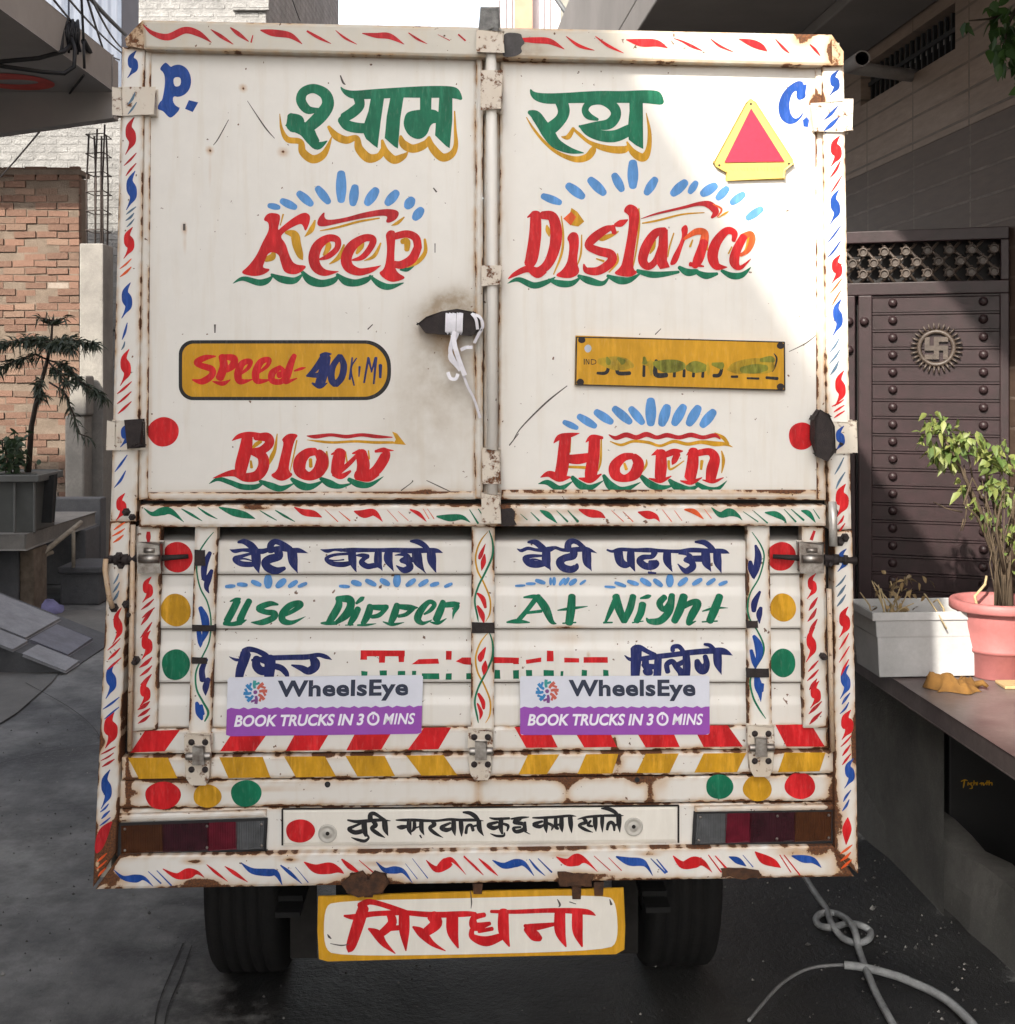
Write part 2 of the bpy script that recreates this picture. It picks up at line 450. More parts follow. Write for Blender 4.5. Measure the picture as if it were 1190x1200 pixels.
# rust and dirt seen on the truck's back, each with its own place
RUSTSPOT += [(666, 915, 12, 9, .55), (665, 930, 5, 22, .42), (762, 930, 6, 20, .55), (748, 915, 10, 7, .7), (725, 895, 7, 10, .6), (775, 918, 9, 12, .35),
 (560, 925, 5, 22, .4), (510, 912, 45, 5, .35), (640, 912, 50, 5, .5), (232, 915, 16, 16, .45), (975, 930, 8, 26, .55), (160, 930, 8, 8, .5), (150, 925, 6, 30, .35),
 (300, 577, 110, 3, .36), (480, 577, 70, 3, .42), (640, 577, 55, 3, .45), (800, 577, 130, 3, .36), (925, 577, 30, 3, .45), (175, 470, 3, 120, .25), (960, 470, 3, 120, .25),
 (135, 980, 14, 26, .62), (122, 1000, 10, 26, .75), (130, 1030, 22, 10, .62), (165, 990, 14, 8, .5), (985, 965, 8, 26, .5), (990, 1015, 14, 16, .6), (930, 1000, 22, 6, .4), (960, 998, 14, 8, .6),
 (235, 1036, 24, 8, .85), (430, 1034, 34, 12, .92), (672, 1028, 22, 8, .6), (872, 1024, 20, 6, .62), (228, 1010, 12, 3, .7), (340, 1008, 10, 3, .6), (710, 1026, 30, 5, .4), (445, 1012, 30, 3, .4),
 (940, 45, 14, 10, .62), (975, 60, 10, 14, .6), (160, 45, 6, 12, .5), (148, 52, 5, 8, .5), (960, 120, 12, 14, .6), (955, 135, 8, 22, .62), (515, 388, 26, 22, .33), (530, 412, 10, 22, .3),
 (285, 103, 4, 4, .62), (246, 176, 4, 4, .6), (332, 178, 6, 5, .6), (216, 267, 2.2, 6, .7), (216, 285, 2, 14, .25), (246, 200, 2, 20, .2), (690, 768, 2, 4, .5), (665, 735, 22, 2, .6), (665, 748, 22, 10, .2),
 (720, 872, 4, 10, .9), (660, 1003, 14, 3, .4), (760, 1001, 12, 3, .5), (420, 996, 12, 3, .5), (190, 585, 30, 3, .3), (500, 574, 16, 5, .4), (125, 640, 5, 14, .5), (120, 870, 6, 8, .6), (150, 905, 4, 50, .35), (140, 700, 5, 40, .3),
 (990, 780, 3, 60, .35), (1000, 870, 3, 30, .6), (972, 860, 4, 30, .5), (300, 925, 60, 3, .3), (190, 915, 18, 3, .7), (900, 947, 60, 2, .3), (322, 946, 10, 2.5, .7), (660, 600, 45, 3, .35), (300, 595, 20, 3, .7), (590, 605, 20, 12, .75), (845, 598, 30, 3, .4)]
GRIME += [(530, 352, 18, 12, .9), (518, 372, 30, 18, .9), (522, 415, 40, 60, .55), (500, 500, 70, 100, .34), (540, 352, 16, 18, .5), (560, 300, 14, 240, .25), (590, 330, 12, 260, .22), (365, 580, 200, 10, .3), (775, 580, 200, 10, .3), (172, 350, 8, 240, .25), (962, 350, 7, 240, .22), (555, 900, 430, 60, .16), (150, 800, 40, 260, .22), (965, 800, 40, 260, .22), (555, 1035, 440, 8, .3), (612, 54, 26, 12, 1.0), (605, 606, 16, 9, .9), (620, 60, 24, 7, .6), (172, 640, 10, 60, .2), (160, 800, 8, 80, .25), (245, 938, 14, 9, .5)]

# ------------------------------------------------- cargo box behind the back (sides, roof, floor, chassis)
mb = MB(); L = 2.45
a, b_, c, e = T(150, 42, 0), T(984, 50, 0), T(1000, 1015, 0), T(114, 1028, 0)
for p, q, th in ((a, e, .03), (b_, c, -.03)):
    mb.add([p, q, q+Vector((0,L,0)), p+Vector((0,L,0)), p+Vector((th,0,0)), q+Vector((th,0,0)), q+Vector((th,L,0)), p+Vector((th,L,0))],
           [(0,1,2,3),(4,7,6,5),(0,4,5,1),(3,2,6,7),(0,3,7,4),(1,5,6,2)])
mb.add([a, b_, b_+Vector((0,L,0)), a+Vector((0,L,0)), a-Vector((0,0,.03)), b_-Vector((0,0,.03)), b_+Vector((0,L,-.03)), a+Vector((0,L,-.03))], [(0,1,2,3),(4,7,6,5),(0,4,5,1),(2,6,7,3)])
mb.box((e.x+.03, .12, e.z+.02), (c.x-.03, L, e.z+.09))
mb.box((a.x+.02, L-.03, e.z+.1), (b_.x-.02, L, a.z-.04))
for k in range(5):      # pressed ribs along both sides
    y = .25 + k*.5
    for p, q, sg in ((a, e, -1), (b_, c, 1)):
        mb.add([p+Vector((0,y,-.02)), q+Vector((0,y,.02)), q+Vector((sg*.018,y+.03,.02)), p+Vector((sg*.018,y+.03,-.02)), q+Vector((sg*.018,y+.11,.02)), p+Vector((sg*.018,y+.11,-.02)), q+Vector((0,y+.14,.02)), p+Vector((0,y+.14,-.02))], [(0,1,2,3),(3,2,4,5),(5,4,6,7)])
box = mb.build('cargo_box', M['beam'], truck, local=True)
mb = MB()
for sx in (-.42, .42): mb.box((sx-.04, .06, .56), (sx+.04, 3.6, .70))
for y in (.16, .9, 2.0): mb.box((-.40, y, .58), (.40, y+.07, .68))
mb.box((-.74, .14, .60), (.74, .20, .66)); mb.box((-.70, 1.3, .18), (.70, 1.34, .60)); mb.box((-.34, .25, .36), (.30, .95, .56))
mb.build('chassis', M['under'], truck, local=True)
mb = MB()
mb.tube([(-.6, .85, .34), (.6, .85, .34)], .055, 12); mb.dome((0, .85, .34), .15, (0,-1,0)); mb.dome((0, .85, .34), .15, (0,1,0))
for sx in (-.45, .45):
    for k in range(4): mb.box((sx-.03, .18+.06*k, .40+.016*k), (sx+.03, 1.4-.06*k, .413+.016*k))
mb.build('rear_axle', M['under'], truck, local=True)
def wheel(x0):
    wv = MB(); r = .345; w2 = .105
    prof = [(.20,-w2*.8),(.24,-w2),(r-.05,-w2),(r-.015,-w2*.93),(r-.002,-w2*.82)]
    for k in range(5):
        h0 = -w2*.82 + k*w2*1.64/5; h1 = h0 + w2*1.64/5
        prof += [(r, h0+.003), (r, h1-.007), (r-.009, h1-.006), (r-.009, h1-.001)] if k < 4 else [(r, h0+.003), (r-.002, h1)]
    prof += [(r-.015,w2*.93),(r-.05,w2),(.24,w2),(.20,w2*.8)]
    root = MB(); root.lathe([(.205,-w2*.75),(.20,-w2*.2),(.06,-w2*.1),(.06,.0),(.0,.0)], (x0, .85, .345), 'X', 28)
    hub = root.build('wheel', M['steel'], truck, local=True)
    wv.lathe(prof, (x0, .85, .345), 'X', 48)
    wv.build('tyre', M['rubber'], hub, local=True)
xl = T(275, 1100, -.43).x; xr = T(812, 1100, -.43).x
for x in (xl, xr): wheel(x)
mb = MB()
for x in (xl+.17, xr-.17): mb.box((x-.035, .50, .16), (x+.035, .508, .60))
mb.build_each('mud_flap', pmat('muddy_rubber', (.022,.02,.018), .9, .5, 20), truck, local=True)

# ------------------------------------------------- frame
D_POST = .018; D_BEAM = .034
beam = sheet('roof_beam', [(167,23.5),(975,40.5),(976,76.5),(169,57)], D_BEAM, .12, M['beam'], truck, wear=.42, wl=3)
mb = MB()
for q in ([(146.5,45),(167,23.5),(169,57),(148,53)], [(975,40.5),(989,60),(989,76),(976,76.5)]): quadbox(mb, q, D_BEAM-.003, .11)
n_ = len(mb.v); mb.attr = {'rust': [.48]*n_, 'grime': [.1]*n_}
mb.build_each('beam_end', M['beam'], truck, local=True)
ar = Art('red dred orange', D_BEAM)
ar.at(130,15,4.958).br('dred', [(185,65,4),(240,115,25),(330,140,40),(430,100,40),(510,120,35),(585,172,3)], [(580,95,4),(640,135,22),(712,182,4)], [(695,85,8),(740,120,25),(800,165,6)], [(870,100,8),(940,115,40),(1040,130,35),(1112,180,4)], [(825,130,6),(815,170,10)])
ar.at(360,15,4.958).br('dred', [(0,105,12),(70,145,18),(140,178,3)],[(165,100,3),(220,145,14),(290,182,3)],[(320,118,5),(400,130,30),(480,135,35),(565,182,3)],[(590,115,6),(640,150,14),(700,180,2)],[(760,125,3),(830,160,5)],[(880,125,10),(920,160,10)])
ar.at(580,15,4.958).br('red', [(150,155,20),(230,158,35),(320,165,35),(405,210,4)],[(415,135,4),(490,190,20),(580,217,3)],[(585,135,4),(660,190,18),(750,233,3)],[(765,155,6),(850,172,45),(940,175,40),(1005,203,4)])
ar.at(800,15,5.41).br('red', [(-55,160,4),(0,180,12),(60,210,20),(125,238,4)],[(180,165,5),(240,210,16),(320,245,4)],[(360,165,6),(440,190,45),(500,215,40),(538,242,4)],[(590,165,4),(640,220,18),(680,255,4)],[(810,200,8),(845,235,18),(875,272,4)])
M['gpatch'] = pmat('grey_primer_patch', (.085,.08,.08), .8, .4, 60, bmp=.1)
ar.mats.append(M['gpatch']); ar.names.append('gpatch'); ar.at(0,0,1).poly('gpatch', [(590,37.5),(611,38.5),(612,44),(616,50),(610,55),(613,61),(604,66),(590,67),(589,60),(591,50)])
ar.done('painted_flourish', beam)

def flame(ar, mat, cx, y0, y1, w=13, lean=1):
    h = y1-y0; ar.at(0,0,1)
    ar.br(mat, [(cx+lean*4.5, y0, .8),(cx-lean*1.5, y0+.24*h, w*.50),(cx+lean*.2, y0+.46*h, w*.92),(cx+lean*2, y0+.66*h, w*.62),(cx-lean*2, y0+.84*h, w*.22),(cx-lean*6, y1, .8)])
def slashes(ar, mat, x0, x1, y0, y1, n, w=2.6):
    ar.at(0,0,1); st = (y1-y0)/n
    for k in range(n):
        ya = y0+k*st; l = min(st*1.25, 20)
        ar.br(mat, [(x1-random.random()*3, ya, 1), ((x0+x1)/2, ya+l*.55, w*(.8+.5*random.random())), (x0+random.random()*3, ya+l, .8)])

pl = sheet('corner_post', [(143.5,55),(169.5,58),(160,611),(130,611)], D_POST, .06, M['white'], truck, wear=.55, wl=3.2)
ar = Art('red dred blue gblue orange', D_POST)
for c_, x, a_, b2 in (('blue',155.5,59,91),('dred',153,137,181),('blue',154,200,246),('red',151,266,303),('blue',148.5,331,373),('red',147,409,452),('blue',147,494,528),('red',142,578,610)): flame(ar, c_, x, a_, b2)
for c_, x0, x1, a_, b2, n in (('gblue',149,161,108,131,2),('dred',145,160,179,203,2),('gblue',146,160,242,264,3),('orange',140,155,303,322,2),('blue',142,151,378,398,1),('gblue',142,148,400,408,1),('red',136,155,447,482,3),('blue',133,150,533,570,2)): slashes(ar, c_, x0, x1, a_, b2, n)
ar.done('painted_flame', pl)
pl2 = sheet('corner_post', [(129,611),(153,611),(135,1000),(109,1040)], D_POST+.004, .07, M['white'], truck, wear=.72, wl=5)
ar = Art('red dred blue gblue orange', D_POST+.004)
for c_, x, a_, b2, w_ in (('red',138,712,755,11),('blue',130,776,819,13),('red',129.5,834,877,18),('blue',124.5,902,948,13)): flame(ar, c_, x, a_, b2, w_)
for c_, x0, x1, a_, b2, n in (('orange',131,147,612,634,3),('gblue',131,142,672,702,3),('red',124,143,748,782,3),('blue',120,140,817,840,2),('dred',117,136,875,897,3),('blue',116,130,942,966,3),('orange',112,126,1000,1025,3)): slashes(ar, c_, x0, x1, a_, b2, n)
ar.at(0,0,1).br('dred', [(131,963,2),(122,975,12),(116,992,10),(113,1000,2)])
ar.done('painted_flame', pl2)
pr = sheet('corner_post', [(964,76),(989,75),(998,620),(972,620)], D_POST, .06, M['white'], truck, wear=.5, wl=3)
ar = Art('red dred blue gblue orange sky', D_POST)
for c_, x, a_, b2, w_ in (('blue',978.5,82,112,12),('red',980,159,195,14),('blue',979,222,263,12),('red',981,298,332,13),('blue',982,350,394,12),('red',985,434,476,13),('blue',985,499,530,10),('red',987,567,606,17)): flame(ar, c_, x, a_, b2, w_)
for c_, x0, x1, a_, b2, n in (('blue',965,984,122,152,2),('red',972,988,188,224,2),('blue',970,986,264,300,2),('orange',973,987,326,354,2),('gblue',972,986,396,436,3),('red',975,991,468,488,3),('gblue',977,991,536,570,2),('red',981,992,604,622,2)): slashes(ar, c_, x0, x1, a_, b2, n)
ar.done('painted_flame', pr)
pr2 = sheet('corner_post', [(978,622),(999,622),(1006,1024),(979,1000)], D_POST+.004, .07, M['white'], truck, wear=.66, wl=4.5)
ar = Art('red dred blue gblue orange', D_POST+.004)
for c_, x, a_, b2, w_ in (('blue',988,643,670,11),('red',990,711,747,14),('blue',991,779,819,12),('red',993,832,867,16),('blue',996,889,924,12)): flame(ar, c_, x, a_, b2, w_)
for c_, x0, x1, a_, b2, n in (('gblue',979,994,674,708,3),('red',983,996,742,788,3),('blue',984,998,812,834,2),('red',985,999,862,894,3),('blue',986,998,926,948,2),('orange',984,1000,990,1016,3)): slashes(ar, c_, x0, x1, a_, b2, n)
ar.at(0,0,1).br('red', [(994,958,1),(993,972,11),(992,990,1)])
ar.done('painted_flame', pr2)

# ------------------------------------------------- the two tall doors
def flange(quad, d, mat=None, w=.5): return sheet('door_flange', quad, d, .012, mat or M['white'], None, wear=w, wl=2.5)
dl = sheet('door', [(168,60),(558,68),(557,583),(163,586)], 0, .035, M['white'], truck, wear=.5, wl=2.6)
dr = sheet('door', [(587,72),(966,79),(968,586),(584,584)], 0, .035, M['white'], truck, wear=.5, wl=2.6)
dl['label'] = 'left cargo door, its inner edge grimy around the wrapped handle'; dr['label'] = 'right cargo door, with the number plate and the red reflector triangle'
def folded(parent, quads, d, w=.55):
    for q in quads:
        o = sheet('folded_edge', q, d, .008, M['white'], parent, wear=w, wl=2.2, step=3)
folded(dl, [[(168,60),(177,61),(173,584),(163,586)], [(558,68),(566,69),(566,585),(557,584)], [(174,577),(557,576),(557,585),(173,586.5)]], .007)
folded(dr, [[(588,574),(957,574),(957,585),(588,585)], [(956,79),(966,79),(968,586),(958,586)]], .007)
cs = sheet('door', [(567,69),(586,71),(585,586),(567,586)], -.012, .02, M['white'], truck, wear=.5, wl=2.5)
cs.name = 'door_jamb'

G = {}
# P.   C.
ar = Art('blue halo', 0).at(170,60,13.22)
ar.poly('blue', [(220,270),(310,165),(350,190),(400,245),(440,215),(540,200),(640,250),(700,350),(720,470),(690,590),(620,670),(520,710),(440,690),(430,770),(470,840),(550,880),(480,970),(400,1035),(350,1005),(280,920),(180,895),(230,780),(265,760),(290,640),(310,500),(305,380),(280,320)], [[(435,405),(545,395),(560,470),(540,540),(450,545)]])
ar.poly('blue', [(680,755),(825,790),(740,940),(620,890)])
ar.done('painted_lettering', dl, 'blue letter P with a square full stop')
ar = Art('blue', 0).at(830,80,6.61)
ar.poly('blue', [(770,115),(742,130),(735,100),(690,95),(620,140),(565,210),(540,300),(560,390),(620,435),(680,425),(730,375),(745,330),(700,385),(665,388),(635,340),(630,265),(650,195),(690,165),(682,220),(705,250),(760,225),(755,180)])
ar.poly('blue', [(735,400),(765,375),(785,400),(775,455),(740,450)])
ar.done('painted_lettering', dr, 'blue letter C with a full stop')

# green Hindi words with ochre drop shade
ar = Art('green yellow halo', 0).at(320,90,5)
ar.br('yellow', [(40,215,4),(50,300,18),(85,365,35),(160,380,36),(175,440,45),(235,482,50),(300,450,40),(345,350,6)], [(325,290,18),(370,345,45),(430,370,45),(490,358,34),(505,420,50),(560,475,55),(620,465,40),(648,425,35)],
  [(640,370,15),(660,440,45),(710,485,50),(765,465,35),(790,440,8)], [(748,345,15),(765,392,48),(820,420,50),(890,395,45),(912,350,8)], [(915,350,15),(932,410,45),(990,470,50),(1045,455,42),(1072,400,28),(1068,300,16),(1065,200,8)])
ar.br('green', [(272,192,20),(205,192,50),(165,140,58),(180,88,55),(240,68,55),(305,100,65),(322,160,72),(285,222,78),(225,280,70),(178,312,55)], [(100,225,40),(125,262,115),(130,300,90)], [(120,290,60),(190,310,85),(230,365,72),(265,402,50),(318,375,6)],
  [(500,115,60),(508,165,58),(470,205,62),(415,240,58)], [(400,245,50),(440,285,62),(520,300,60),(600,290,50)])
ar.poly('green', [(395,52),(418,72),(470,82),(600,70),(760,60),(900,52),(1040,52),(1085,65),(1105,100),(1113,140),(1060,122),(860,122),(760,120),(650,126),(540,130),(460,128),(420,105),(398,75)])
ar.poly('green', [(575,115),(652,120),(632,260),(613,417),(590,400),(545,362),(522,310),(560,200)])
ar.poly('green', [(690,110),(767,112),(747,240),(733,420),(712,408),(655,358),(667,230)])
ar.poly('green', [(862,110),(930,112),(928,195),(862,195)])
ar.poly('green', [(790,203),(860,190),(975,190),(975,268),(925,273),(905,340),(855,370),(795,345),(763,285),(772,230)])
ar.poly('green', [(975,110),(1052,112),(1052,250),(1036,418),(1015,405),(950,342),(955,265),(970,200)])
ar.done('painted_lettering', dl, 'green Hindi word with ochre shading below the top edge')
ar = Art('green yellow halo', 0).at(610,90,5)
ar.br('yellow', [(35,235,5),(75,300,14),(140,380,18),(220,445,22),(320,482,35),(390,470,42),(425,430,40),(432,400,14)], [(240,350,5),(280,352,30),(312,300,20)], [(312,305,14),(345,335,20),(400,380,22),(470,410,34),(540,425,42),(610,425,42),(640,400,16)], [(625,380,10),(660,440,40),(720,472,50),(752,420,32),(757,320,22),(738,210,4)])
ar.poly('green', [(55,62),(85,93),(200,97),(450,80),(600,83),(700,77),(800,77),(832,100),(848,167),(760,156),(720,152),(300,152),(160,160),(90,142),(58,108)])
ar.br('green', [(240,140,75),(255,200,70),(235,250,66),(180,300,75),(145,310,60)], [(50,205,22),(90,225,58),(130,280,66),(165,330,75),(210,390,62),(290,430,38),(372,445,5)],
  [(455,250,16),(400,228,42),(380,190,40),(410,150,40),(480,142,45),(545,175,60),(560,225,60),(520,275,62),(440,285,46),(345,290,12)], [(345,285,8),(400,318,55),(480,345,65),(560,345,70),(640,310,65),(660,300,40)])
ar.poly('green', [(638,105),(718,105),(721,422),(680,402),(635,367),(632,280),(640,200)])
ar.done('painted_lettering', dr, 'green Hindi word with ochre shading beside the reflector triangle')

# Keep
ar = Art('red sky green yellow dred halo orange', 0).at(265,195,5)
ar.drop('sky', (250,228,312,240,36),(325,200,408,240,46),(425,155,502,222,50),(535,125,602,210,50),(675,35,675,202,60),(757,115,743,222,54),(882,135,825,218,58),(1002,150,943,218,55),(1092,190,1060,238,58),(1147,250,1105,305,54))
ar.br('green', [(40,685,3),(100,657,26),(190,680,38),(240,670,34),(275,640,8)],[(265,632,14),(325,660,42),(400,668,38),(450,630,8)],[(445,615,18),(490,665,48),(560,685,44),(630,668,36),(660,635,8)],[(650,632,18),(700,672,46),(760,682,42),(820,665,36),(860,640,8)],[(842,640,14),(900,690,38),(960,705,34),(1040,682,6)],[(1020,605,8),(1060,602,28),(1100,585,6)])
ar.br('yellow', [(335,280,10),(318,345,6)],[(350,385,20),(400,400,50),(415,460,52),(435,520,38),(450,548,4)],[(522,315,10),(500,370,30),(460,412,3)],[(550,376,5),(650,357,13),(780,322,13),(900,302,8)],[(1045,296,8),(1005,330,20),(968,346,3)],[(692,458,12),(662,530,28),(605,572,5)],[(907,448,10),(870,522,22),(810,552,4)],[(1165,425,14),(1168,500,24),(1122,560,24),(1060,592,6)],[(590,440,25),(600,470,35),(575,520,20)],[(800,440,22),(790,470,34),(765,510,14)],[(230,545,30),(270,530,40),(280,500,20)],[(1030,440,30),(1060,440,40),(1060,490,30)])
ar.poly('red', [(215,315),(245,270),(310,275),(320,300),(300,380),(330,350),(400,295),(460,265),(495,285),(490,330),(465,387),(450,340),(430,335),(360,370),(315,410),(350,450),(370,520),(400,575),(480,580),(440,620),(400,635),(340,622),(320,560),(308,510),(250,498),(225,560),(212,595),(267,600),(220,635),(160,645),(80,625),(130,585),(180,520),(215,440),(252,375),(250,325)])
ar.poly('dred', [(530,340),(545,295),(580,260),(575,300),(600,315),(700,300),(800,270),(920,248),(990,250),(1018,270),(1000,310),(955,332),(935,325),(950,290),(900,287),(780,307),(650,335),(560,355)])
ar.br('red', [(545,545,10),(600,525,32),(650,480,34),(652,430,40),(600,420,45),(540,462,60),(515,530,65),(530,590,60),(580,622,40),(660,615,4)], [(740,548,10),(800,530,32),(850,470,38),(860,425,42),(810,420,45),(740,465,60),(705,535,65),(720,590,60),(780,617,45),(850,605,32),(908,580,3)])
ar.poly('red', [(935,395),(960,370),(997,380),(990,450),(985,560),(1000,620),(1057,650),(1020,670),(960,680),(888,625),(930,600),(945,500),(940,430)])
ar.br('red', [(985,410,40),(1060,395,44),(1113,420,48),(1125,480,48)]); ar.br('red', [(1125,470,48),(1092,540,55),(1030,575,48),(985,572,40)])
ar.done('painted_lettering', dl, 'red word Keep with light blue rays above and green waves below')

# Distance
ar = Art('red sky green yellow dred halo orange', 0).at(590,185,5)
ar.drop('sky', (230,222,335,262,46),(378,160,468,228,56),(508,125,592,208,56),(650,98,697,188,52),(760,22,760,170,62),(893,122,838,208,52))
ar.at(730,185,5).drop('sky', (370,140,292,212,56),(432,142,393,202,42),(545,160,466,212,56),(614,176,556,238,46),(710,210,638,264,46),(815,296,730,354,46))
ar.at(590,185,5)
ar.br('green', [(25,735,3),(90,712,28),(180,747,38),(260,725,28),(305,698,6)],[(265,712,14),(330,735,40),(400,735,34),(455,698,8)],[(440,690,18),(500,717,44),(580,735,28),(620,698,8)],[(610,690,18),(680,717,44),(740,715,34),(802,678,8)],[(785,662,24),(860,682,38),(930,682,34),(1030,668,16)])
ar.at(730,185,5).br('green', [(330,640,22),(380,670,44),(440,665,28)],[(440,672,28),(490,690,40),(555,678,18)],[(580,660,18),(640,690,38),(700,685,34),(752,640,4)])
ar.at(590,185,5).br('yellow', [(340,340,6),(352,450,12),(342,560,14),(295,682,8)],[(460,450,6),(455,560,12),(430,640,4)],[(795,295,8),(797,400,12),(778,550,10),(760,642,6)],[(815,382,8),(900,367,12),(1050,330,10),(1180,320,5)],[(255,395,10),(262,425,28),(270,460,6)],[(890,480,12),(880,525,22),(860,560,8)],[(560,460,20),(580,470,34),(640,450,20),(675,430,8)],[(670,560,8),(670,610,12),(620,670,8)],[(545,590,8),(590,605,14)])
ar.poly('yellow', [(400,292),(435,315),(475,372),(440,402),(400,395),(380,360)])
ar.at(730,185,5).br('yellow', [(300,440,8),(275,520,10),(265,580,6)],[(410,480,10),(395,520,14)],[(500,480,8),(495,540,10)],[(640,520,8),(620,560,10)],[(740,470,20),(720,540,14),(680,575,6)],[(560,350,4),(600,325,12),(622,312,4)])
ar.at(590,185,5)
ar.br('red', [(190,325,62),(187,450,72),(168,580,74),(150,625,60)], [(225,335,45),(288,345,60),(310,430,70),(300,530,66),(262,620,56),(205,662,46),(140,650,40),(70,680,28),(30,707,6)], [(142,348,8),(180,322,28)], [(150,640,40),(200,685,38),(252,670,8)])
ar.poly('red', [(370,470),(400,430),(440,440),(446,500),(430,610),(452,670),(410,702),(360,705),(298,690),(350,655),(380,600),(390,500)]); ar.poly('orange', [(352,355),(398,314),(428,345),(396,396)])
ar.br('red', [(650,405,22),(600,420,45),(530,470,55),(500,515,45),(560,545,50),(630,565,55),(632,610,55),(560,660,50),(490,658,38),(472,622,8)], [(640,400,30),(652,440,30)], [(655,392,20),(690,382,40),(730,362,8)])
ar.poly('red', [(705,315),(715,285),(745,267),(790,290),(801,340),(785,450),(765,580),(760,650),(792,672),(740,702),(638,680),(690,640),(705,580),(730,450),(740,345),(725,325)])
ar.at(730,185,5)
ar.br('dred', [(108,356,3),(200,326,12),(350,291,16),(450,268,24),(510,275,44),(545,315,40),(522,350,14)]); ar.br('orange', [(530,270,8),(580,300,12),(555,345,6)])
ar.br('red', [(250,425,40),(190,442,50),(138,520,60),(118,600,55),(150,635,44),(195,600,38),(238,500,48)]); ar.poly('red', [(215,430),(265,418),(266,520),(260,600),(277,640),(220,652),(200,620)])
ar.poly('red', [(340,410),(375,385),(387,430),(350,520),(320,620),(273,632),(290,580),(335,500),(350,450)]); ar.br('orange', [(360,475,16),(430,432,38),(480,440,44),(475,500,55)]); ar.br('red', [(478,490,50),(445,590,60),(420,635,38)], [(395,622,28),(475,635,10)])
ar.br('red', [(650,485,24),(655,440,38),(610,427,45),(552,490,58),(527,570,64),(550,632,48),(612,640,6)]); ar.br('orange', [(690,570,20),(735,540,28),(760,480,38),(750,442,30),(705,465,45)]); ar.br('red', [(710,460,45),(668,540,54),(655,610,58),(690,642,28),(752,590,3)])
ar.done('painted_lettering', dr, 'red word Distance with light blue rays above and green waves below')

# Speed plaque
ar = Art('black ochre red navy', 0).at(0,0,1)
def rrect(x0, y0, x1, y1, rl, rr, n=8, dy=0):
    out = []
    for cx, cy, r, a0 in ((x1-rr, y0+rr+dy, rr, -90), (x1-rr, y1-rr+dy, rr, 0), (x0+rl, y1-rl, rl, 90), (x0+rl, y0+rl, rl, 180)):
        for k in range(n+1):
            a = R(a0 + 90*k/n); out.append((cx+r*math.cos(a), cy+r*math.sin(a)))
    return out
ar.poly('black', rrect(209.5,398.5,458.5,469,17,31)); ar.poly('ochre', rrect(213.5,402.5,454,465,14,28))
ar.at(205,385,5)
ar.br('red', [(240,162,8),(180,170,34),(130,195,38),(150,215,36),(215,238,40),(215,275,40),(160,310,38),(102,300,8)], [(275,160,40),(287,220,50),(262,292,50)], [(222,310,8),(280,322,28),(325,300,6)], [(285,165,30),(345,175,44),(340,215,44),(300,245,32)],
 [(380,270,14),(430,230,24),(442,192,30),(395,205,40),(370,265,46),(385,310,38),(455,298,6)], [(485,262,14),(540,220,24),(552,182,30),(505,195,40),(475,255,46),(485,307,38),(560,300,8)], [(620,225,26),(572,260,42),(572,305,38),(625,310,34),(650,270,34),(620,228,24)], [(610,265,40),(620,275,44)], [(702,155,28),(682,200,40),(660,270,46),(650,312,32),(718,290,5)], [(700,248,10),(740,235,18),(768,228,3)])
ar.br('navy', [(855,158,22),(885,152,30),(920,148,4)], [(875,158,36),(820,240,34),(772,278,10)], [(772,278,10),(850,272,34),(915,264,10)], [(892,165,46),(872,250,60),(850,325,58)], [(805,320,12),(850,340,26),(895,318,5)])
ar.br('navy', [(968,160,32),(925,225,38),(918,295,42),(942,328,38)]); ar.br('navy', [(942,328,38),(978,285,40),(990,215,40),(968,160,32)])
ar.at(340,350,5).br('navy', [(365,345,10),(350,472,14)], [(390,348,8),(358,410,10),(376,508,9)], [(408,398,14),(404,456,7)], [(460,345,14),(434,492,11)],[(460,350,16),(478,425,9)],[(503,345,16),(477,430,9)],[(505,345,16),(491,498,11)], [(530,388,22),(529,462,15)])
ar.done('painted_lettering', dl, 'ochre speed panel with red and navy letters in a black outline')

# Blow
ar = Art('red green yellow dred', 0).at(240,490,5)
ar.br('green', [(25,385,3),(80,357,24),(150,377,30),(220,402,34),(300,402,30),(355,368,6)],[(322,368,18),(390,397,40),(450,412,34),(525,382,6)],[(508,355,20),(560,392,45),(620,402,38),(695,368,8)],[(678,352,20),(730,382,45),(790,400,28),(855,385,10)],[(843,358,24),(900,387,40),(970,390,28),(1048,342,3)])
ar.br('yellow', [(600,127,3),(680,137,14),(760,142,15),(880,136,15),(1000,142,17),(1105,142,15)], [(425,92,6),(412,180,20),(392,230,26),(375,275,6)], [(540,130,9),(517,240,8),(500,312,5)], [(715,195,10),(717,280,20),(680,342,6)], [(330,135,20),(300,155,24),(275,180,8)], [(270,250,12),(275,290,18)], [(620,240,20),(622,285,22)], [(825,195,8),(835,260,10)],[(960,190,8),(965,240,10)])
ar.poly('yellow', [(1098,78),(1128,90),(1180,157),(1105,150),(1120,125)])
ar.br('dred', [(598,104,5),(650,108,24),(740,98,19),(830,108,22),(920,98,20),(1010,108,22),(1100,112,6)])
ar.br('red', [(250,105,62),(240,180,76),(215,280,76),(210,332,58)], [(160,132,4),(200,107,28),(260,95,32),(330,100,24)], [(295,112,36),(365,112,56),(378,150,54),(330,190,48),(265,195,36)], [(275,195,38),(335,222,60),(345,280,66),(310,335,62),(240,347,52),(180,322,44),(110,332,24),(48,352,4)])
ar.poly('red', [(448,125),(490,87),(553,95),(525,130),(500,240),(490,310),(522,330),(480,362),(440,370),(378,335),(425,310),(440,240),(465,142)])
ar.br('red', [(650,195,45),(600,205,55),(560,250,74),(560,310,70),(612,340,52),(668,310,72),(690,245,74),(665,200,50)])
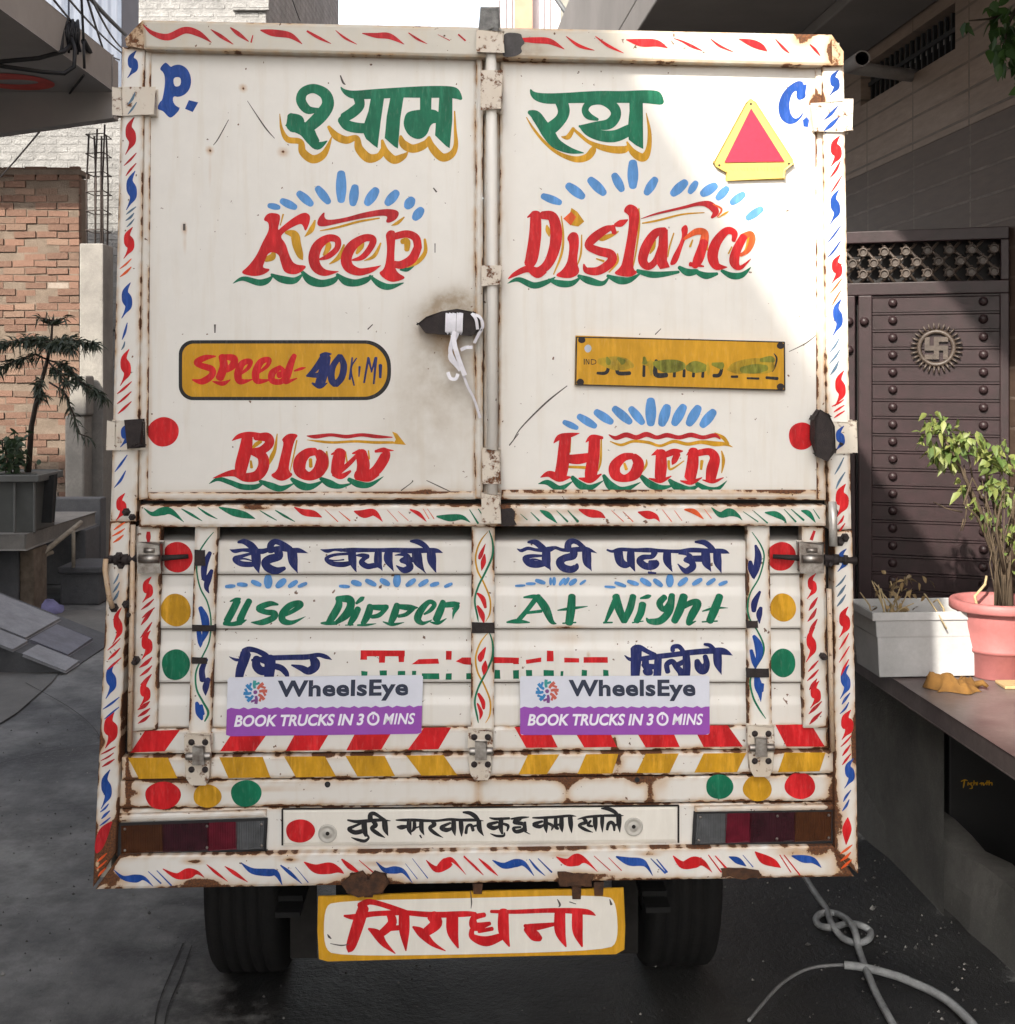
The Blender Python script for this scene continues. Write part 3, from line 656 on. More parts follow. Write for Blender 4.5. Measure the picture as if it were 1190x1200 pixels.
ar.br('red', [(742,212,8),(790,195,34)], [(795,195,68),(782,260,76),(770,322,64)], [(748,335,8),(800,342,32),(855,310,14)], [(780,325,28),(850,262,28),(895,215,22)], [(865,207,8),(910,195,30)], [(915,200,66),(930,270,76),(922,322,72)], [(895,330,66),(960,350,46),(1020,330,14)], [(1000,195,16),(1050,188,34),(1058,222,60),(1010,300,60),(955,337,48)], [(1055,185,22),(1108,190,4)])
ar.done('painted_lettering', dl, 'red word Blow with a wavy arrow above and green waves below')

# Horn
ar = Art('red sky green yellow dred', 0).at(630,460,5)
ar.drop('sky', (155,172,234,208,36),(242,138,340,198,46),(342,112,436,174,50),(450,92,545,174,52),(547,92,618,178,50),(665,42,665,186,62),(762,80,728,188,60),(858,80,802,184,58),(945,86,887,186,58),(1035,110,965,194,56))
ar.br('green', [(5,535,3),(60,527,32),(130,562,34),(205,522,6)],[(203,495,24),(250,542,44),(310,557,34),(388,516,4)],[(388,485,20),(430,547,50),(500,572,40),(605,526,4)],[(608,490,24),(660,537,44),(720,557,34),(785,548,12)],[(773,512,20),(820,552,50),(890,567,34),(945,545,12)],[(933,533,24),(1000,567,34),(1060,562,24),(1112,516,3)])
ar.br('yellow', [(425,285,5),(490,307,16),(560,286,16),(650,292,18),(720,312,16),(800,286,20),(880,302,20),(960,290,22),(1040,300,30),(1100,302,20),(1145,320,3)], [(1040,238,10),(1090,265,22),(1118,302,18)], [(375,268,8),(371,400,14),(355,462,5)], [(180,435,16),(300,440,18)], [(640,393,6),(636,430,15),(590,492,8)], [(1080,342,8),(1091,400,20),(1080,472,5)], [(510,415,14),(522,450,20)], [(770,400,16),(780,450,14),(860,400,6)], [(965,400,20),(960,450,14)], [(195,270,8),(190,350,10)])
ar.br('dred', [(418,246,5),(460,266,24),(520,248,30),(580,263,28),(640,245,30),(700,263,24),(760,250,28),(830,263,24),(900,248,28),(970,263,24),(1040,250,24),(1072,272,8)])
ar.br('red', [(95,297,4),(130,262,34),(190,250,30),(248,238,3)], [(165,262,68),(155,350,70),(147,430,74),(132,502,72)], [(18,497,5),(70,477,38),(130,502,44),(195,495,8)], [(165,388,46),(240,390,60),(315,375,48)], [(283,292,4),(320,262,30),(382,265,18)], [(335,268,66),(330,370,70),(315,470,74),(310,512,58)], [(243,502,8),(310,512,38),(375,478,8)])
ar.br('red', [(560,372,36),(505,380,48),(455,430,66),(460,482,64),(512,503,44),(572,475,68),(592,415,66),(565,372,40)])
ar.br('red', [(668,368,4),(710,347,36)], [(725,348,60),(725,430,70),(720,500,64)], [(652,502,5),(720,517,28),(785,490,6)], [(740,370,32),(800,347,38),(852,343,8)], [(822,358,38),(802,400,34),(790,422,6)], [(873,368,4),(905,337,26)], [(915,338,58),(910,420,70),(895,500,68)], [(838,517,6),(900,527,28),(965,498,6)], [(940,355,38),(1010,347,44),(1040,385,60),(1025,450,70),(1015,512,58)], [(968,512,6),(1030,522,22),(1092,498,5)])
ar.done('painted_lettering', dr, 'red word Horn with light blue rays and a wavy arrow above')
ar = Art('red', 0).at(0,0,1); ar.ell('red', 191.5, 506, 18.5, 17); ar.done('painted_dot', dl)
ar = Art('red', 0).at(0,0,1); ar.ell('red', 940, 511, 15.5, 16.5); ar.done('painted_dot', dr)

# thin scratches and old screw marks on the doors
ar = Art('scratch rust', 0).at(0,0,1)
for pts in ([(665,452,1),(640,472,2),(612,500,1.5),(602,515,.6)], [(608,508,1),(597,522,1.5)], [(960,390,.5),(945,402,1.2),(925,412,.6)], [(775,385,.8),(768,392,1.2)]): ar.br('scratch', pts)
ar.done('scratch', dr)
ar = Art('scratch rust', 0).at(0,0,1)
for pts in ([(268,140,.8),(256,162,1.4),(250,170,.6)], [(290,118,.6),(310,148,1.6),(322,162,.6)], [(216,262,3),(216,270,3)], [(252,380,2.4),(252,390,1.5)], [(399,88,1.5),(402,96,2.4),(405,99,1)], [(510,285,1.2),(510,296,1)], [(508,220,1.5),(512,225,2)], [(437,380,1.2),(431,386,1.5)], [(470,575,1.4),(482,566,1),(484,563,2)], [(500,563,.8),(515,570,1.2),(530,577,.8)]): ar.br('scratch', pts)
ar.done('scratch', dl)

# number plate
npl = MB(); quadbox(npl, [(675,393),(920,401),(920,458),(674,451.5)], .012, .010)
npo = npl.build('number_plate', M['ochre'], truck, local=True)
ar = Art('black navy green sky yellow', .012).at(665,380,4.407)
M['smear'] = brushpaint('smeared_yellow_green', (.44, .29, .018), .5); M['smear2'] = brushpaint('smeared_green', (.22, .22, .022), .6); M['steelblue'] = brushpaint('hologram_grey', (.42, .46, .52), .1)
ar.mats += [M['smear'], M['smear2'], M['steelblue'], M['dkrust'], M['orange']]; ar.names += ['smear', 'smear2', 'hol', 'dkrust', 'orange']
ar.br('black', [(48,66,6),(600,78,6),(1122,92,6)], [(1122,92,7),(1124,340,7)], [(1124,340,7),(600,326,6),(44,312,6)], [(44,312,7),(48,66,7)])
ar.ell('hol', 107, 125, 18, 20)
ar.br('black', [(88,178,5),(88,208,5)], [(98,208,4),(98,180,4),(112,206,4),(112,180,4)], [(124,180,4),(124,207,4)], [(124,181,4),(146,186,4),(146,202,4),(126,207,4)])
ar.br('black', [(155,252,14),(195,252,18),(210,235,18),(212,200,14)], [(262,200,14),(262,250,20),(325,252,20)], [(398,180,14),(396,268,16)], [(460,185,16),(458,258,26),(515,262,24)], [(555,235,14),(553,270,16)], [(605,235,14),(603,270,16)], [(655,235,14),(652,270,16)], [(702,240,14),(700,272,16)], [(755,265,18),(785,262,20),(798,230,16),(795,200,12)], [(848,270,12),(880,270,14)], [(930,278,10),(990,280,12)], [(1028,275,14),(1088,280,16)], [(1068,150,4),(1082,175,10),(1075,215,8),(1060,245,4)])
ar.br('smear', [(165,190,30),(240,200,70),(300,205,60),(340,215,20)], [(390,200,20),(440,205,30)], [(830,235,10),(870,225,60),(960,215,80),(1040,215,70),(1062,200,20)])
ar.br('smear2', [(450,200,24),(500,215,66),(560,215,64),(600,215,40)], [(620,225,30),(660,220,62),(712,225,40)], [(750,205,16),(800,215,40)], [(900,235,30),(970,230,50),(1030,225,30)])
ar.br('smear2', [(205,170,10),(212,190,26),(214,205,20)], [(262,175,14),(290,195,34)], [(398,170,14),(402,200,26)], [(1000,185,20),(1050,180,34),(1066,190,20)])
ar.br('smear', [(430,180,4),(432,215,26),(434,262,8)], [(726,195,4),(728,230,20),(730,262,6)])
for x, y in ((75,80),(1102,110),(68,298),(1102,322)): ar.ell('dkrust', x, y, 19, 17)
ar.done('plate_lettering', npo)

# reflector triangle
tri = MB(); P_ = lambda x, y: (830+x/6.61, 80+y/6.61)
quad = [P_(295,265),(P_(330,243)),P_(372,265),P_(655,705),P_(660,740),P_(600,790),P_(590,850),P_(150,860),P_(140,805),P_(60,760),P_(45,725)]
tri.prism([T(x, y, .009) for x, y in quad], Vector((0,.008,0)))
M['tri'] = pmat('yellow_plastic', (.66,.47,.12), .4, .15, 30, bmp=.05)
tro = tri.build('warning_triangle', M['tri'], truck, local=True, bevel=.003)
lens = MB(); lens.prism([T(*P_(x, y), .012) for x, y in ((335,318),(585,715),(135,722))], Vector((0,.006,0)))
M['lens'] = pmat('red_reflector', (.50,.022,.055), .25, .15, 90, bmp=.2, bdist=.001)
lens.build('red_reflector', M['lens'], tro, local=True, bevel=.0015)
ar = Art('dkrust scratch', .009).at(830,80,6.61)
for x, y in ((333,275),(88,750),(628,738)): ar.ell('dkrust', x, y, 9, 9)
for k in range(16): ar.br('scratch', [(175+k*26, 768, 2.4), (178+k*26, 792, 2.4)] if k % 3 else [(175+k*26, 772, 3), (190+k*26, 790, 2)])
ar.done('embossed_text', tro)

# ------------------------------------------------- locking bar, handle, hinges
mb = MB()
bar = [T(575.5, 38, .03), T(577, 300, .03), T(577, 600, .03)]
mb.tube(bar, .0125, 12); lb = mb.build('locking_bar', M['white'], truck, local=True)
mb = MB()
for y0, y1, w_ in ((84,127,11),(313,333,10),(528,565,9)):
    quadbox(mb, [(576.5-w_,y0),(576.5+w_,y0),(576.5+w_,y1),(576.5-w_,y1)], .046, .044)
n_ = len(mb.v); mb.attr = {'rust': [.47]*n_, 'grime': [.2]*n_}
mb.build_each('bar_bracket', M['plate'], lb, local=True, bevel=.004)
mb = MB(); quadbox(mb, [(567,12),(582,12),(584,36),(565,36)], .045, .04)
mb.build('bar_cap', pmat('weathered_grey_steel', (.25,.25,.24), .6, .6, 60, bmp=.4), lb, local=True, bevel=.008)
mb = MB(); quadbox(mb, [(560,36),(590,37),(590,60),(560,59)], .052, .02)
quadbox(mb, [(566,580),(586,580),(586,612),(566,612)], .048, .03)
n_ = len(mb.v); mb.attr = {'rust': [.45]*n_, 'grime': [.2]*n_}
mb.build_each('bar_keeper', M['plate'], lb, local=True, bevel=.003)
mb = MB()
hp = [(490,379),(500,371),(518,367),(536,364),(556,366),(563,374),(564,386),(552,391),(520,390),(500,388)]
mb.prism([T(x, y, .05) for x, y in hp], Vector((0,.035,0)))
mb.build('door_handle', M['dkrust'], truck, local=True, bevel=.006)
def hinge(quad, quad2, mat, d=.025):
    mb = MB(); quadbox(mb, quad, d, d); quadbox(mb, quad2, d+.004, .04)
    n_ = len(mb.v); mb.attr = {'rust': [.43]*n_, 'grime': [.1]*n_}
    mb.build('door_hinge', mat, truck, local=True, bevel=.003)
hinge([(141,103),(181,103),(181,134),(141,134)], [(133,103),(142,103),(142,134),(133,133)], M['plate'])
hinge([(134,494),(168,494),(168,526),(132,526)], [(127,494),(135,494),(134,526),(126,526)], M['plate'])
hinge([(952,122),(990,118),(990,153),(956,152)], [(990,117),(999,117),(999,152),(990,152)], M['plate'])
hinge([(968,495),(998,495),(998,530),(970,530)], [(996,494),(1004,494),(1004,529),(996,529)], M['plate'])
mb = MB(); mb.prism([T(x, y, .05) for x, y in ((955,490),(962,483),(972,487),(978,500),(979,528),(970,537),(960,533),(954,515))], Vector((0,.03,0)))
mb.prism([T(x, y, .045) for x, y in ((149,495),(164,494),(165,522),(152,523))], Vector((0,.02,0)))
mb.build_each('greasy_hinge_leaf', M['dkrust'], truck, local=True, bevel=.006)
ar = Art('blue gblue', .025).at(0,0,1)
slashes(ar, 'gblue', 149, 161, 108, 131, 2); flame(ar, 'blue', 147, 496, 524, 12); flame(ar, 'blue', 985, 499, 529, 11); slashes(ar, 'blue', 965, 984, 124, 150, 2, 4)
ar.done('painted_flame', truck)

# ------------------------------------------------- middle rail under the doors
rail = sheet('middle_rail', [(164,592),(968,592),(968,616),(163,617.5)], .022, .06, M['white'], truck, wear=.66, wl=3.2)
ar = Art('green red orange dred', .022)
ar.at(140,580,4.958).br('green', [(140,75,3),(190,110,24),(250,95,48),(300,97,35),(375,158,2)], [(360,80,5),(420,115,16),(482,152,3)],[(455,72,4),(510,110,14),(570,140,3)], [(580,72,8),(660,100,42),(730,117,38),(790,138,3)], [(815,90,4),(865,120,9),(915,148,4)],[(905,88,5),(960,122,14),(1020,155,4)])
ar.br('red', [(1015,70,4),(1070,100,36),(1130,110,38),(1178,130,3)])
ar.at(380,580,4.958).br('orange', [(5,85,3),(80,155,6)],[(85,95,3),(150,150,8)], [(365,85,2.5),(430,155,4)],[(430,95,2.5),(490,150,4)], [(575,80,3),(610,140,5)], [(600,80,3),(640,140,5)])
ar.br('red', [(175,95,8),(230,110,48),(290,103,38),(340,155,3)], [(500,85,8),(550,110,24),(595,155,3)])
ar.br('green', [(655,125,10),(730,133,42),(800,130,28),(850,160,3)], [(845,85,5),(895,165,12)],[(895,80,5),(930,130,10)])
ar.at(600,580,4.958).br('green', [(50,110,3),(90,145,6)],[(110,100,4),(160,150,10)],[(165,90,8),(210,115,34),(265,165,3)],[(260,90,4),(325,155,12)],[(325,90,5),(385,155,16)])
ar.br('red', [(390,85,8),(450,105,46),(510,115,38),(545,135,3)], [(735,100,8),(790,115,48),(835,125,30),(860,155,3)])
ar.br('orange', [(580,90,3),(650,155,5)],[(645,95,3),(705,155,6)], [(875,85,3),(930,155,5)],[(945,90,3),(990,150,4)], [(1005,85,10),(1060,97,30),(1115,140,5)])
ar.at(800,580,5.41).br('green', [(185,80,6),(240,125,36),(300,110,52),(350,130,24),(380,160,3)], [(385,105,4),(480,170,8)],[(450,100,4),(540,178,10)], [(525,112,8),(590,122,38),(640,150,24),(660,180,3)],[(645,90,4),(720,170,12)],[(690,90,5),(770,160,14)], [(755,100,8),(800,117,34),(845,175,4)],[(830,90,4),(870,150,8)])
ar.br('orange', [(140,90,3),(185,150,5)])
ar.mats.append(M['dkrust']); ar.names.append('dkrust'); ar.at(0,0,1).poly('dkrust', [(587,597),(600,595),(604,600),(603,609),(606,615),(594,617),(587,616),(588,606)])
ar.done('painted_flourish', rail)

# ------------------------------------------------- tailgate: pressed planks, stiffeners, chevron edge
def tgprof(x, y):
    pts = ((610,-.20),(619,-.19),(628,-.05),(634,-.004),(640,0),(671.5,0),(673,-.006),(688,-.006),(698,0),(735.5,0),(737,-.006),(752,-.006),(762,0),(798.5,0),(800,-.006),(816,-.006),(826,0),(900,0))
    for (a, da), (b, db) in zip(pts, pts[1:]):
        if a <= y <= b: return da + (db-da)*(y-a)/(b-a)
    return 0
RUSTSPOT_T = []
tg = sheet('tailgate', [(158,618),(966,618),(972,850),(150,853)], -.018, .02, M['white'], truck, wear=.3, wl=3, prof=tgprof, step=2.0)
tg['label'] = 'tailgate with pressed planks, slogans and round dots'
mb = MB()   # dark strips that paint in the shadow where planks lap
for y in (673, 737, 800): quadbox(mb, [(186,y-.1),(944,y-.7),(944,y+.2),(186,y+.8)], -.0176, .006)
mb.build_each('seam_shadow', pmat('plank_shadow_tone', (.10,.08,.06), .9, .4, 60, bmp=0), tg, local=True)
D0 = -.018; D1 = -.028
def stiff(q): return sheet('stiffener', q, .004, .03, M['white'], tg, wear=.72, wl=3.2)
s1 = stiff([(229,617),(255,617),(247,862),(221,862)]); s2 = stiff([(553,616),(580,616),(579,858),(552,858)]); s3 = stiff([(876,616),(902,616),(905,856),(877,856)])
i1 = sheet('tailgate_post', [(160,617),(189,617),(183,855),(153,857)], .004, .03, M['white'], tg, wear=.7, wl=3.4)
i2 = sheet('tailgate_post', [(940,617),(967,617),(971,853),(942,853)], .004, .03, M['white'], tg, wear=.7, wl=3.4)
# vines and flames on them
ar = Art('green gblue navy blue', .004).at(215,610,4.8)
ar.br('green', [(170,65,4),(125,120,8),(85,190,9),(75,280,9),(95,380,9),(135,460,9),(155,560,9),(145,680,9),(100,780,9),(70,860,10),(75,950,11),(110,1020,12),(140,1080,14),(120,1130,8)])
ar.brw(1.4,'navy', [(150,180,16),(120,250,26),(115,320,20),(122,340,6)], [(160,280,14),(140,330,26),(130,375,20),(145,410,3)], [(130,780,14),(105,840,24),(110,900,26)], [(140,890,18),(125,940,26),(125,985,3)])
ar.brw(1.4,'blue', [(95,490,18),(120,550,32),(125,620,28),(105,680,10)], [(85,620,18),(95,680,22),(95,715,3)], [(75,1025,14),(90,1080,30),(105,1120,10)], [(100,1040,14),(110,1090,16)])
ar.done('painted_vine', s1)
ar = Art('green gblue navy blue', .004).at(865,610,4.8)
ar.br('green', [(80,65,4),(130,140,9),(148,210,9),(120,320,9),(70,410,9),(55,500,10),(75,570,9),(110,620,9),(145,700,11),(140,760,9),(100,830,8),(70,900,10),(85,990,11),(120,1060,11),(158,1115,4)])
ar.brw(1.4,'navy', [(100,140,10),(115,200,28),(105,270,26),(90,330,4)], [(70,230,14),(75,270,26),(90,320,14)], [(125,400,10),(95,460,26),(90,510,18)], [(130,490,14),(120,530,24),(122,580,3)])
ar.brw(1.4,'blue', [(90,650,14),(115,700,32),(120,760,28),(100,820,8)], [(75,730,14),(90,790,20),(100,830,8)], [(105,870,18),(115,930,32),(125,980,16),(130,1020,2)], [(140,920,12),(135,960,14)])
ar.done('painted_vine', s3)
ar = Art('green yellow red', .004).at(540,610,4.8)
for yo in (0, 570):
    ar.br('yellow', [(155,60+yo,3),(110,120+yo,9),(85,200+yo,10),(95,280+yo,10),(130,350+yo,10),(165,440+yo,10),(165,520+yo,9),(140,570+yo,3)])
    ar.br('green', [(160,55+yo,5),(180,120+yo,11),(178,200+yo,12),(140,290+yo,12),(100,370+yo,11),(80,450+yo,11),(95,540+yo,10),(100,570+yo,3)])
ar.br('red', [(140,130,3),(115,190,24),(105,215,14)], [(135,190,8),(128,235,30),(118,282,3)], [(95,410,12),(125,440,28),(140,490,16)], [(95,480,12),(120,530,32),(132,580,3)], [(140,715,8),(115,765,36),(110,790,20)], [(140,790,8),(135,830,34),(130,870,3)], [(100,975,16),(125,1020,26),(130,1060,14)], [(95,1030,10),(115,1080,22),(108,1120,4)])
ar.done('painted_vine', s2)
ar = Art('red dred', .004).at(0,0,1)
ar.br('dred', [(174,623,4),(174,630,5.5),(174,638,1)])
for x, a, b, w_ in ((173,676,706,13),(172,739,773,14),(170,796,828,13)): flame(ar, 'red', x, a, b, w_)
for x0, x1, a, b, n in ((164,182,702,722,2),(163,180,714,744,2),(163,180,770,800,3),(160,178,822,846,3)): slashes(ar, 'dred', x0, x1, a, b, n, 4)
ar.done('painted_flame', i1)
ar = Art('red dred', .004).at(0,0,1)
ar.br('dred', [(955,622,3),(951,633,4)])
for x, a, b, w_ in ((952,672,702,11),(951,735,776,12),(956,798,830,13)): flame(ar, 'red', x, a, b, w_)
for x0, x1, a, b, n in ((946,960,700,738,3),(946,960,774,806,3),(946,964,822,846,2)): slashes(ar, 'dred', x0, x1, a, b, n, 3.6)
ar.done('painted_flame', i2)
for c_, x, y, r1, r2, d in (('red',208,653,17.5,18.5,D0),('yellow',206,715,18,19,D0),('green',206,779,16.5,18.5,D0),('red',916,652,17,17,D0),('yellow',918,712,15.5,16.5,D0),('green',918,777,15,16.5,D0)):
    ar = Art(c_, d).at(0,0,1); ar.ell(c_, x, y, r1, r2); ar.done('painted_dot', tg)

# slogans on the tailgate
ar = Art('navy sky', D0).at(250,620,7.53)
ar.brw(1.26,'navy', [(145,180,3),(190,195,28),(260,185,24),(350,190,34),(430,197,38),(500,180,30),(600,172,38),(700,187,35),(760,190,34),(838,213,2)], [(215,272,9),(270,262,13),(345,280,9)], [(350,212,18),(250,240,26),(192,265,38),(245,305,40),(330,312,38),(375,302,34)], [(375,200,68),(382,300,62),(396,365,22),(407,390,2)], [(218,117,16),(270,110,38),(330,142,50),(372,190,52)],
  [(570,190,58),(580,240,55),(500,265,60),(457,297,54),(490,345,60),(560,367,50),(632,345,26)], [(510,195,55),(508,140,48),(550,110,40),(620,137,40),(680,180,44)], [(695,190,70),(707,290,64),(737,370,14),(747,390,2)])
ar.at(370,620,6.685).brw(1.26,'navy', [(38,160,4),(90,172,24),(150,162,16),(205,165,24)],[(190,165,18),(280,165,30),(380,165,27),(500,165,25),(620,165,30),(750,170,34),(880,167,32),(950,170,28),(998,187,2)],
  [(280,192,18),(150,202,18),(85,232,25),(130,270,30),(220,277,34),(290,260,24)],[(95,242,16),(150,247,8),(222,240,10)], [(285,170,48),(290,250,50),(311,318,16),(323,338,2)], [(318,206,10),(365,206,26),(412,216,30)],[(408,214,26),(374,238,28),(362,264,36),(405,292,36),(455,286,34),(495,278,34)], [(492,170,44),(490,260,50),(516,310,14),(523,328,2)], [(575,170,48),(570,240,55),(602,312,14),(614,334,2)],
  [(622,205,6),(690,200,24),(722,225,40),(670,247,24),(720,260,38),(740,300,44),(690,322,38),(632,286,6)], [(725,240,34),(795,240,34)], [(790,170,58),(802,250,60),(842,318,16),(868,350,2)], [(905,170,54),(912,250,55),(937,325,14),(947,343,2)], [(742,95,12),(800,100,34),(850,127,34),(882,162,30)])
ar.d = D1 + .006
ar.at(250,620,7.53).drop('sky', (110,508,190,502,34),(215,487,298,494,38),(342,462,418,495,44),(485,415,485,512,74),(632,450,563,508,60),(738,462,668,508,44),(823,478,752,508,34))
ar.at(370,620,6.685).drop('sky', (188,447,264,452,28),(286,414,354,434,44),(396,402,470,438,40),(512,398,575,434,45),(641,362,635,444,60),(778,397,713,443,40),(878,402,812,443,38),(963,424,902,442,34),(1068,428,1012,452,28))
ar.done('painted_lettering', tg, 'navy Hindi slogan on the upper left plank above light blue rays')
ar = Art('navy sky', D0).at(590,620,7.53)
ar.brw(1.26,'navy', [(122,174,5),(160,190,24),(220,170,25),(300,185,24),(400,180,40),(460,165,24),(530,185,25),(640,180,35),(740,180,34),(828,213,2)], [(215,275,8),(270,266,13),(345,283,9)], [(340,236,16),(250,238,28),(192,257,36),(230,297,55),(300,312,50),(370,302,40)], [(380,190,58),(382,290,60),(412,350,14),(420,370,2)], [(218,116,16),(280,115,40),(330,150,44),(372,190,44)], [(620,190,54),(616,235,55),(540,257,50),(500,292,58),(530,340,55),(600,357,50),(642,335,44),(652,308,16)], [(570,187,50),(575,130,48),(610,106,40),(660,120,34),(722,177,34)], [(735,190,64),(742,290,60),(772,352,14),(780,372,2)])
ar.at(700,620,6.685).brw(1.26,'navy', [(78,163,12),(120,175,18),(180,160,24),(300,165,24),(400,165,30),(500,170,22),(640,175,24),(740,165,30),(880,170,28),(990,175,30),(1038,191,3)], [(165,175,58),(180,250,54),(220,280,44),(268,270,28)], [(265,170,44),(266,250,50),(291,318,14),(300,333,2)], [(450,180,44),(430,215,30),(360,222,34),(335,252,44),(380,290,44),(440,290,44),(467,265,34),(410,262,28)], [(402,340,14),(462,345,10)], [(550,175,48),(551,250,50),(581,318,14),(592,335,2)], [(638,195,6),(700,195,22),(730,220,34),(690,242,24),(740,260,38),(747,300,44),(690,327,34),(632,273,6)], [(738,232,38),(835,232,42)], [(850,175,54),(856,260,55),(886,318,14),(895,336,2)], [(940,175,48),(946,260,50),(968,325,14),(974,347,2)], [(768,100,12),(840,106,34),(890,140,34),(922,178,28)])
ar.d = D1 + .006
ar.at(590,620,7.53).drop('sky', (108,502,192,497,22),(203,483,282,482,26),(288,452,367,477,38),(418,432,418,492,26),(450,430,448,492,34),(542,438,498,492,34),(577,433,543,488,34),(642,448,588,488,44),(727,453,678,488,24))
ar.at(700,620,6.685).drop('sky', (62,451,142,456,20),(142,420,223,448,30),(242,409,322,433,34),(346,394,418,438,44),(448,398,508,444,40),(571,366,570,444,60),(703,388,642,438,44),(818,393,752,433,38),(922,393,862,433,34),(1018,413,957,436,30))
ar.done('painted_lettering', tg, 'navy Hindi slogan on the upper right plank above light blue rays')
ar = Art('green', D0).at(250,680,7.53)
ar.brw(1.1,'green', [(148,187,10),(200,170,30),(240,165,18)],[(215,178,58),(165,280,60),(120,362,58)], [(95,380,34),(170,387,34),(245,370,46)], [(320,178,50),(267,280,55),(237,362,54),(295,350,6)], [(572,215,16),(500,207,44),(402,247,50),(460,280,44),(540,292,50),(530,332,50),(430,372,48),(333,372,6)], [(600,322,22),(690,280,34),(772,222,44),(750,200,44),(670,230,55),(610,300,58),(620,360,54),(700,372,34),(815,320,3)])
ar.at(370,680,6.685).brw(1.1,'green', [(180,150,38),(180,200,54),(130,290,54),(98,332,36)], [(42,336,12),(90,337,28),(165,335,28)], [(165,145,36),(262,150,58),(275,200,58),(240,270,60),(155,337,26)], [(335,220,44),(300,290,50),(265,347,32)], [(232,352,8),(295,350,10)], [(318,182,18),(360,147,34),(382,132,8)], [(430,200,48),(410,270,55),(370,342,36)], [(328,352,12),(400,350,18),(475,340,4)], [(430,210,34),(520,215,44),(560,210,28),(500,272,34),(438,287,28)], [(640,190,44),(620,260,55),(590,332,42)], [(528,325,8),(600,347,24),(695,330,4)], [(648,205,34),(740,215,44),(802,215,8)],[(762,220,38),(710,267,30),(648,282,24)], [(850,267,14),(900,235,30),(932,190,34),(890,170,34),(830,230,50),(800,300,54),(840,337,28),(915,310,5)], [(1000,165,38),(980,230,55),(945,312,54)], [(898,327,8),(960,337,24),(1025,300,6)], [(1008,195,38),(1080,190,44),(1105,205,44),(1082,260,20),(1075,307,2)],[(1085,185,38),(1128,180,12)])
ar.done('painted_lettering', tg, 'green words Use Dipper on the second plank')
ar = Art('green', D0).at(590,680,4.281)
ar.brw(1.1,'green', [(103,86,8),(150,82,20),(178,85,18)], [(167,88,24),(120,150,22),(75,202,22)], [(170,82,32),(212,140,38),(242,205,24),(268,219,3)], [(98,166,12),(192,155,15)], [(18,211,8),(70,206,22),(134,212,5)], [(345,78,34),(340,150,40),(330,217,36)],[(272,151,5),(340,142,16),(424,131,3)], [(298,216,7),(365,212,7)], [(570,78,24),(540,150,24),(513,210,12)], [(565,78,34),(580,140,38),(607,207,28)], [(652,78,30),(637,140,34),(607,207,28)], [(503,213,9),(548,212,7)], [(700,118,34),(690,165,34),(668,207,28)], [(648,213,7),(704,205,5)], [(688,91,8),(725,82,20),(743,77,5)], [(812,83,28),(785,115,32),(805,147,24),(837,115,30),(842,83,26)], [(847,73,28),(835,150,34),(790,202,34),(735,206,24),(718,188,5)], [(907,78,38),(885,150,40),(858,207,32)], [(890,140,24),(945,112,28),(977,117,34),(950,170,38),(930,217,22),(968,205,4)], [(1087,78,34),(1060,150,40),(1035,207,34)],[(998,156,5),(1060,140,14),(1128,139,2)], [(998,209,7),(1075,205,7)])
ar.done('painted_lettering', tg, 'green words At Night on the second plank')
ar = Art('navy', D0).at(260,745,8.5)
ar.brw(1.26,'navy', [(72,208,4),(140,240,24),(205,240,18)],[(300,245,22),(450,225,40),(650,217,42),(850,212,44),(960,192,34),(1040,212,34),(1100,242,2)], [(240,175,86),(215,260,80),(187,340,74),(172,420,64)], [(213,155,40),(270,135,44),(350,150,40),(430,190,44),(475,222,28)], [(350,220,60),(345,300,70),(400,352,68),(475,330,58)], [(480,220,90),(480,300,88),(470,410,78)], [(505,300,48),(590,322,50),(640,372,44),(660,420,20)], [(400,240,50),(450,260,50)], [(900,220,48),(930,272,78),(920,320,70),(860,352,60),(790,322,48),(695,293,12)])
ar.at(720,745,7.933).brw(1.26,'navy', [(98,183,6),(150,220,28),(250,215,34),(400,195,40),(550,177,38),(700,157,42),(900,142,44),(1020,147,50),(1102,184,2)], [(205,118,84),(205,200,80),(200,290,74),(195,390,64)], [(187,112,38),(240,110,40),(310,147,34),(382,182,36)], [(290,210,50),(292,262,54)],[(262,268,24),(300,292,60),(318,328,80),(345,350,40)],[(300,282,40),(350,288,42),(410,286,34)], [(410,200,54),(405,300,58),(400,390,58)], [(500,340,38),(490,270,40),(540,240,40),(580,290,44),(620,340,50),(620,390,38)], [(590,270,38),(652,240,38)], [(670,180,54),(675,280,60),(670,390,54)], [(545,142,34),(550,106,34),(600,100,34),(632,132,34),(652,172,38)], [(770,230,38),(790,290,68),(830,312,78),(860,260,50),(845,188,36)], [(960,160,64),(966,260,60),(992,342,14),(998,364,2)], [(838,80,18),(890,90,30),(927,132,38)])
ar.done('painted_lettering', tg, 'navy Hindi words on the third plank, partly under the stickers')
ar = Art('red green', D0).at(410,745,3.719)
def rc(m, x0, y0, x1, y1): ar.poly(m, [(x0,y0+random.uniform(-2,2)),(x1,y0+random.uniform(-2,2)),(x1+random.uniform(-2,2),y1),(x0+random.uniform(-2,2),y1)])
for q in ((48,65,240,90),(48,88,75,105),(128,88,155,118),(212,88,238,115),(420,65,445,105),(630,95,738,120),(860,65,888,112),(935,97,1000,117),(1020,95,1125,118),(712,118,738,124)): rc('red', *q)
ar.poly('red', [(270,125),(300,103),(385,100),(390,122)]); ar.poly('red', [(462,112),(490,95),(533,95),(533,128),(500,125)]); ar.poly('red', [(768,106),(835,95),(835,114),(770,123)])
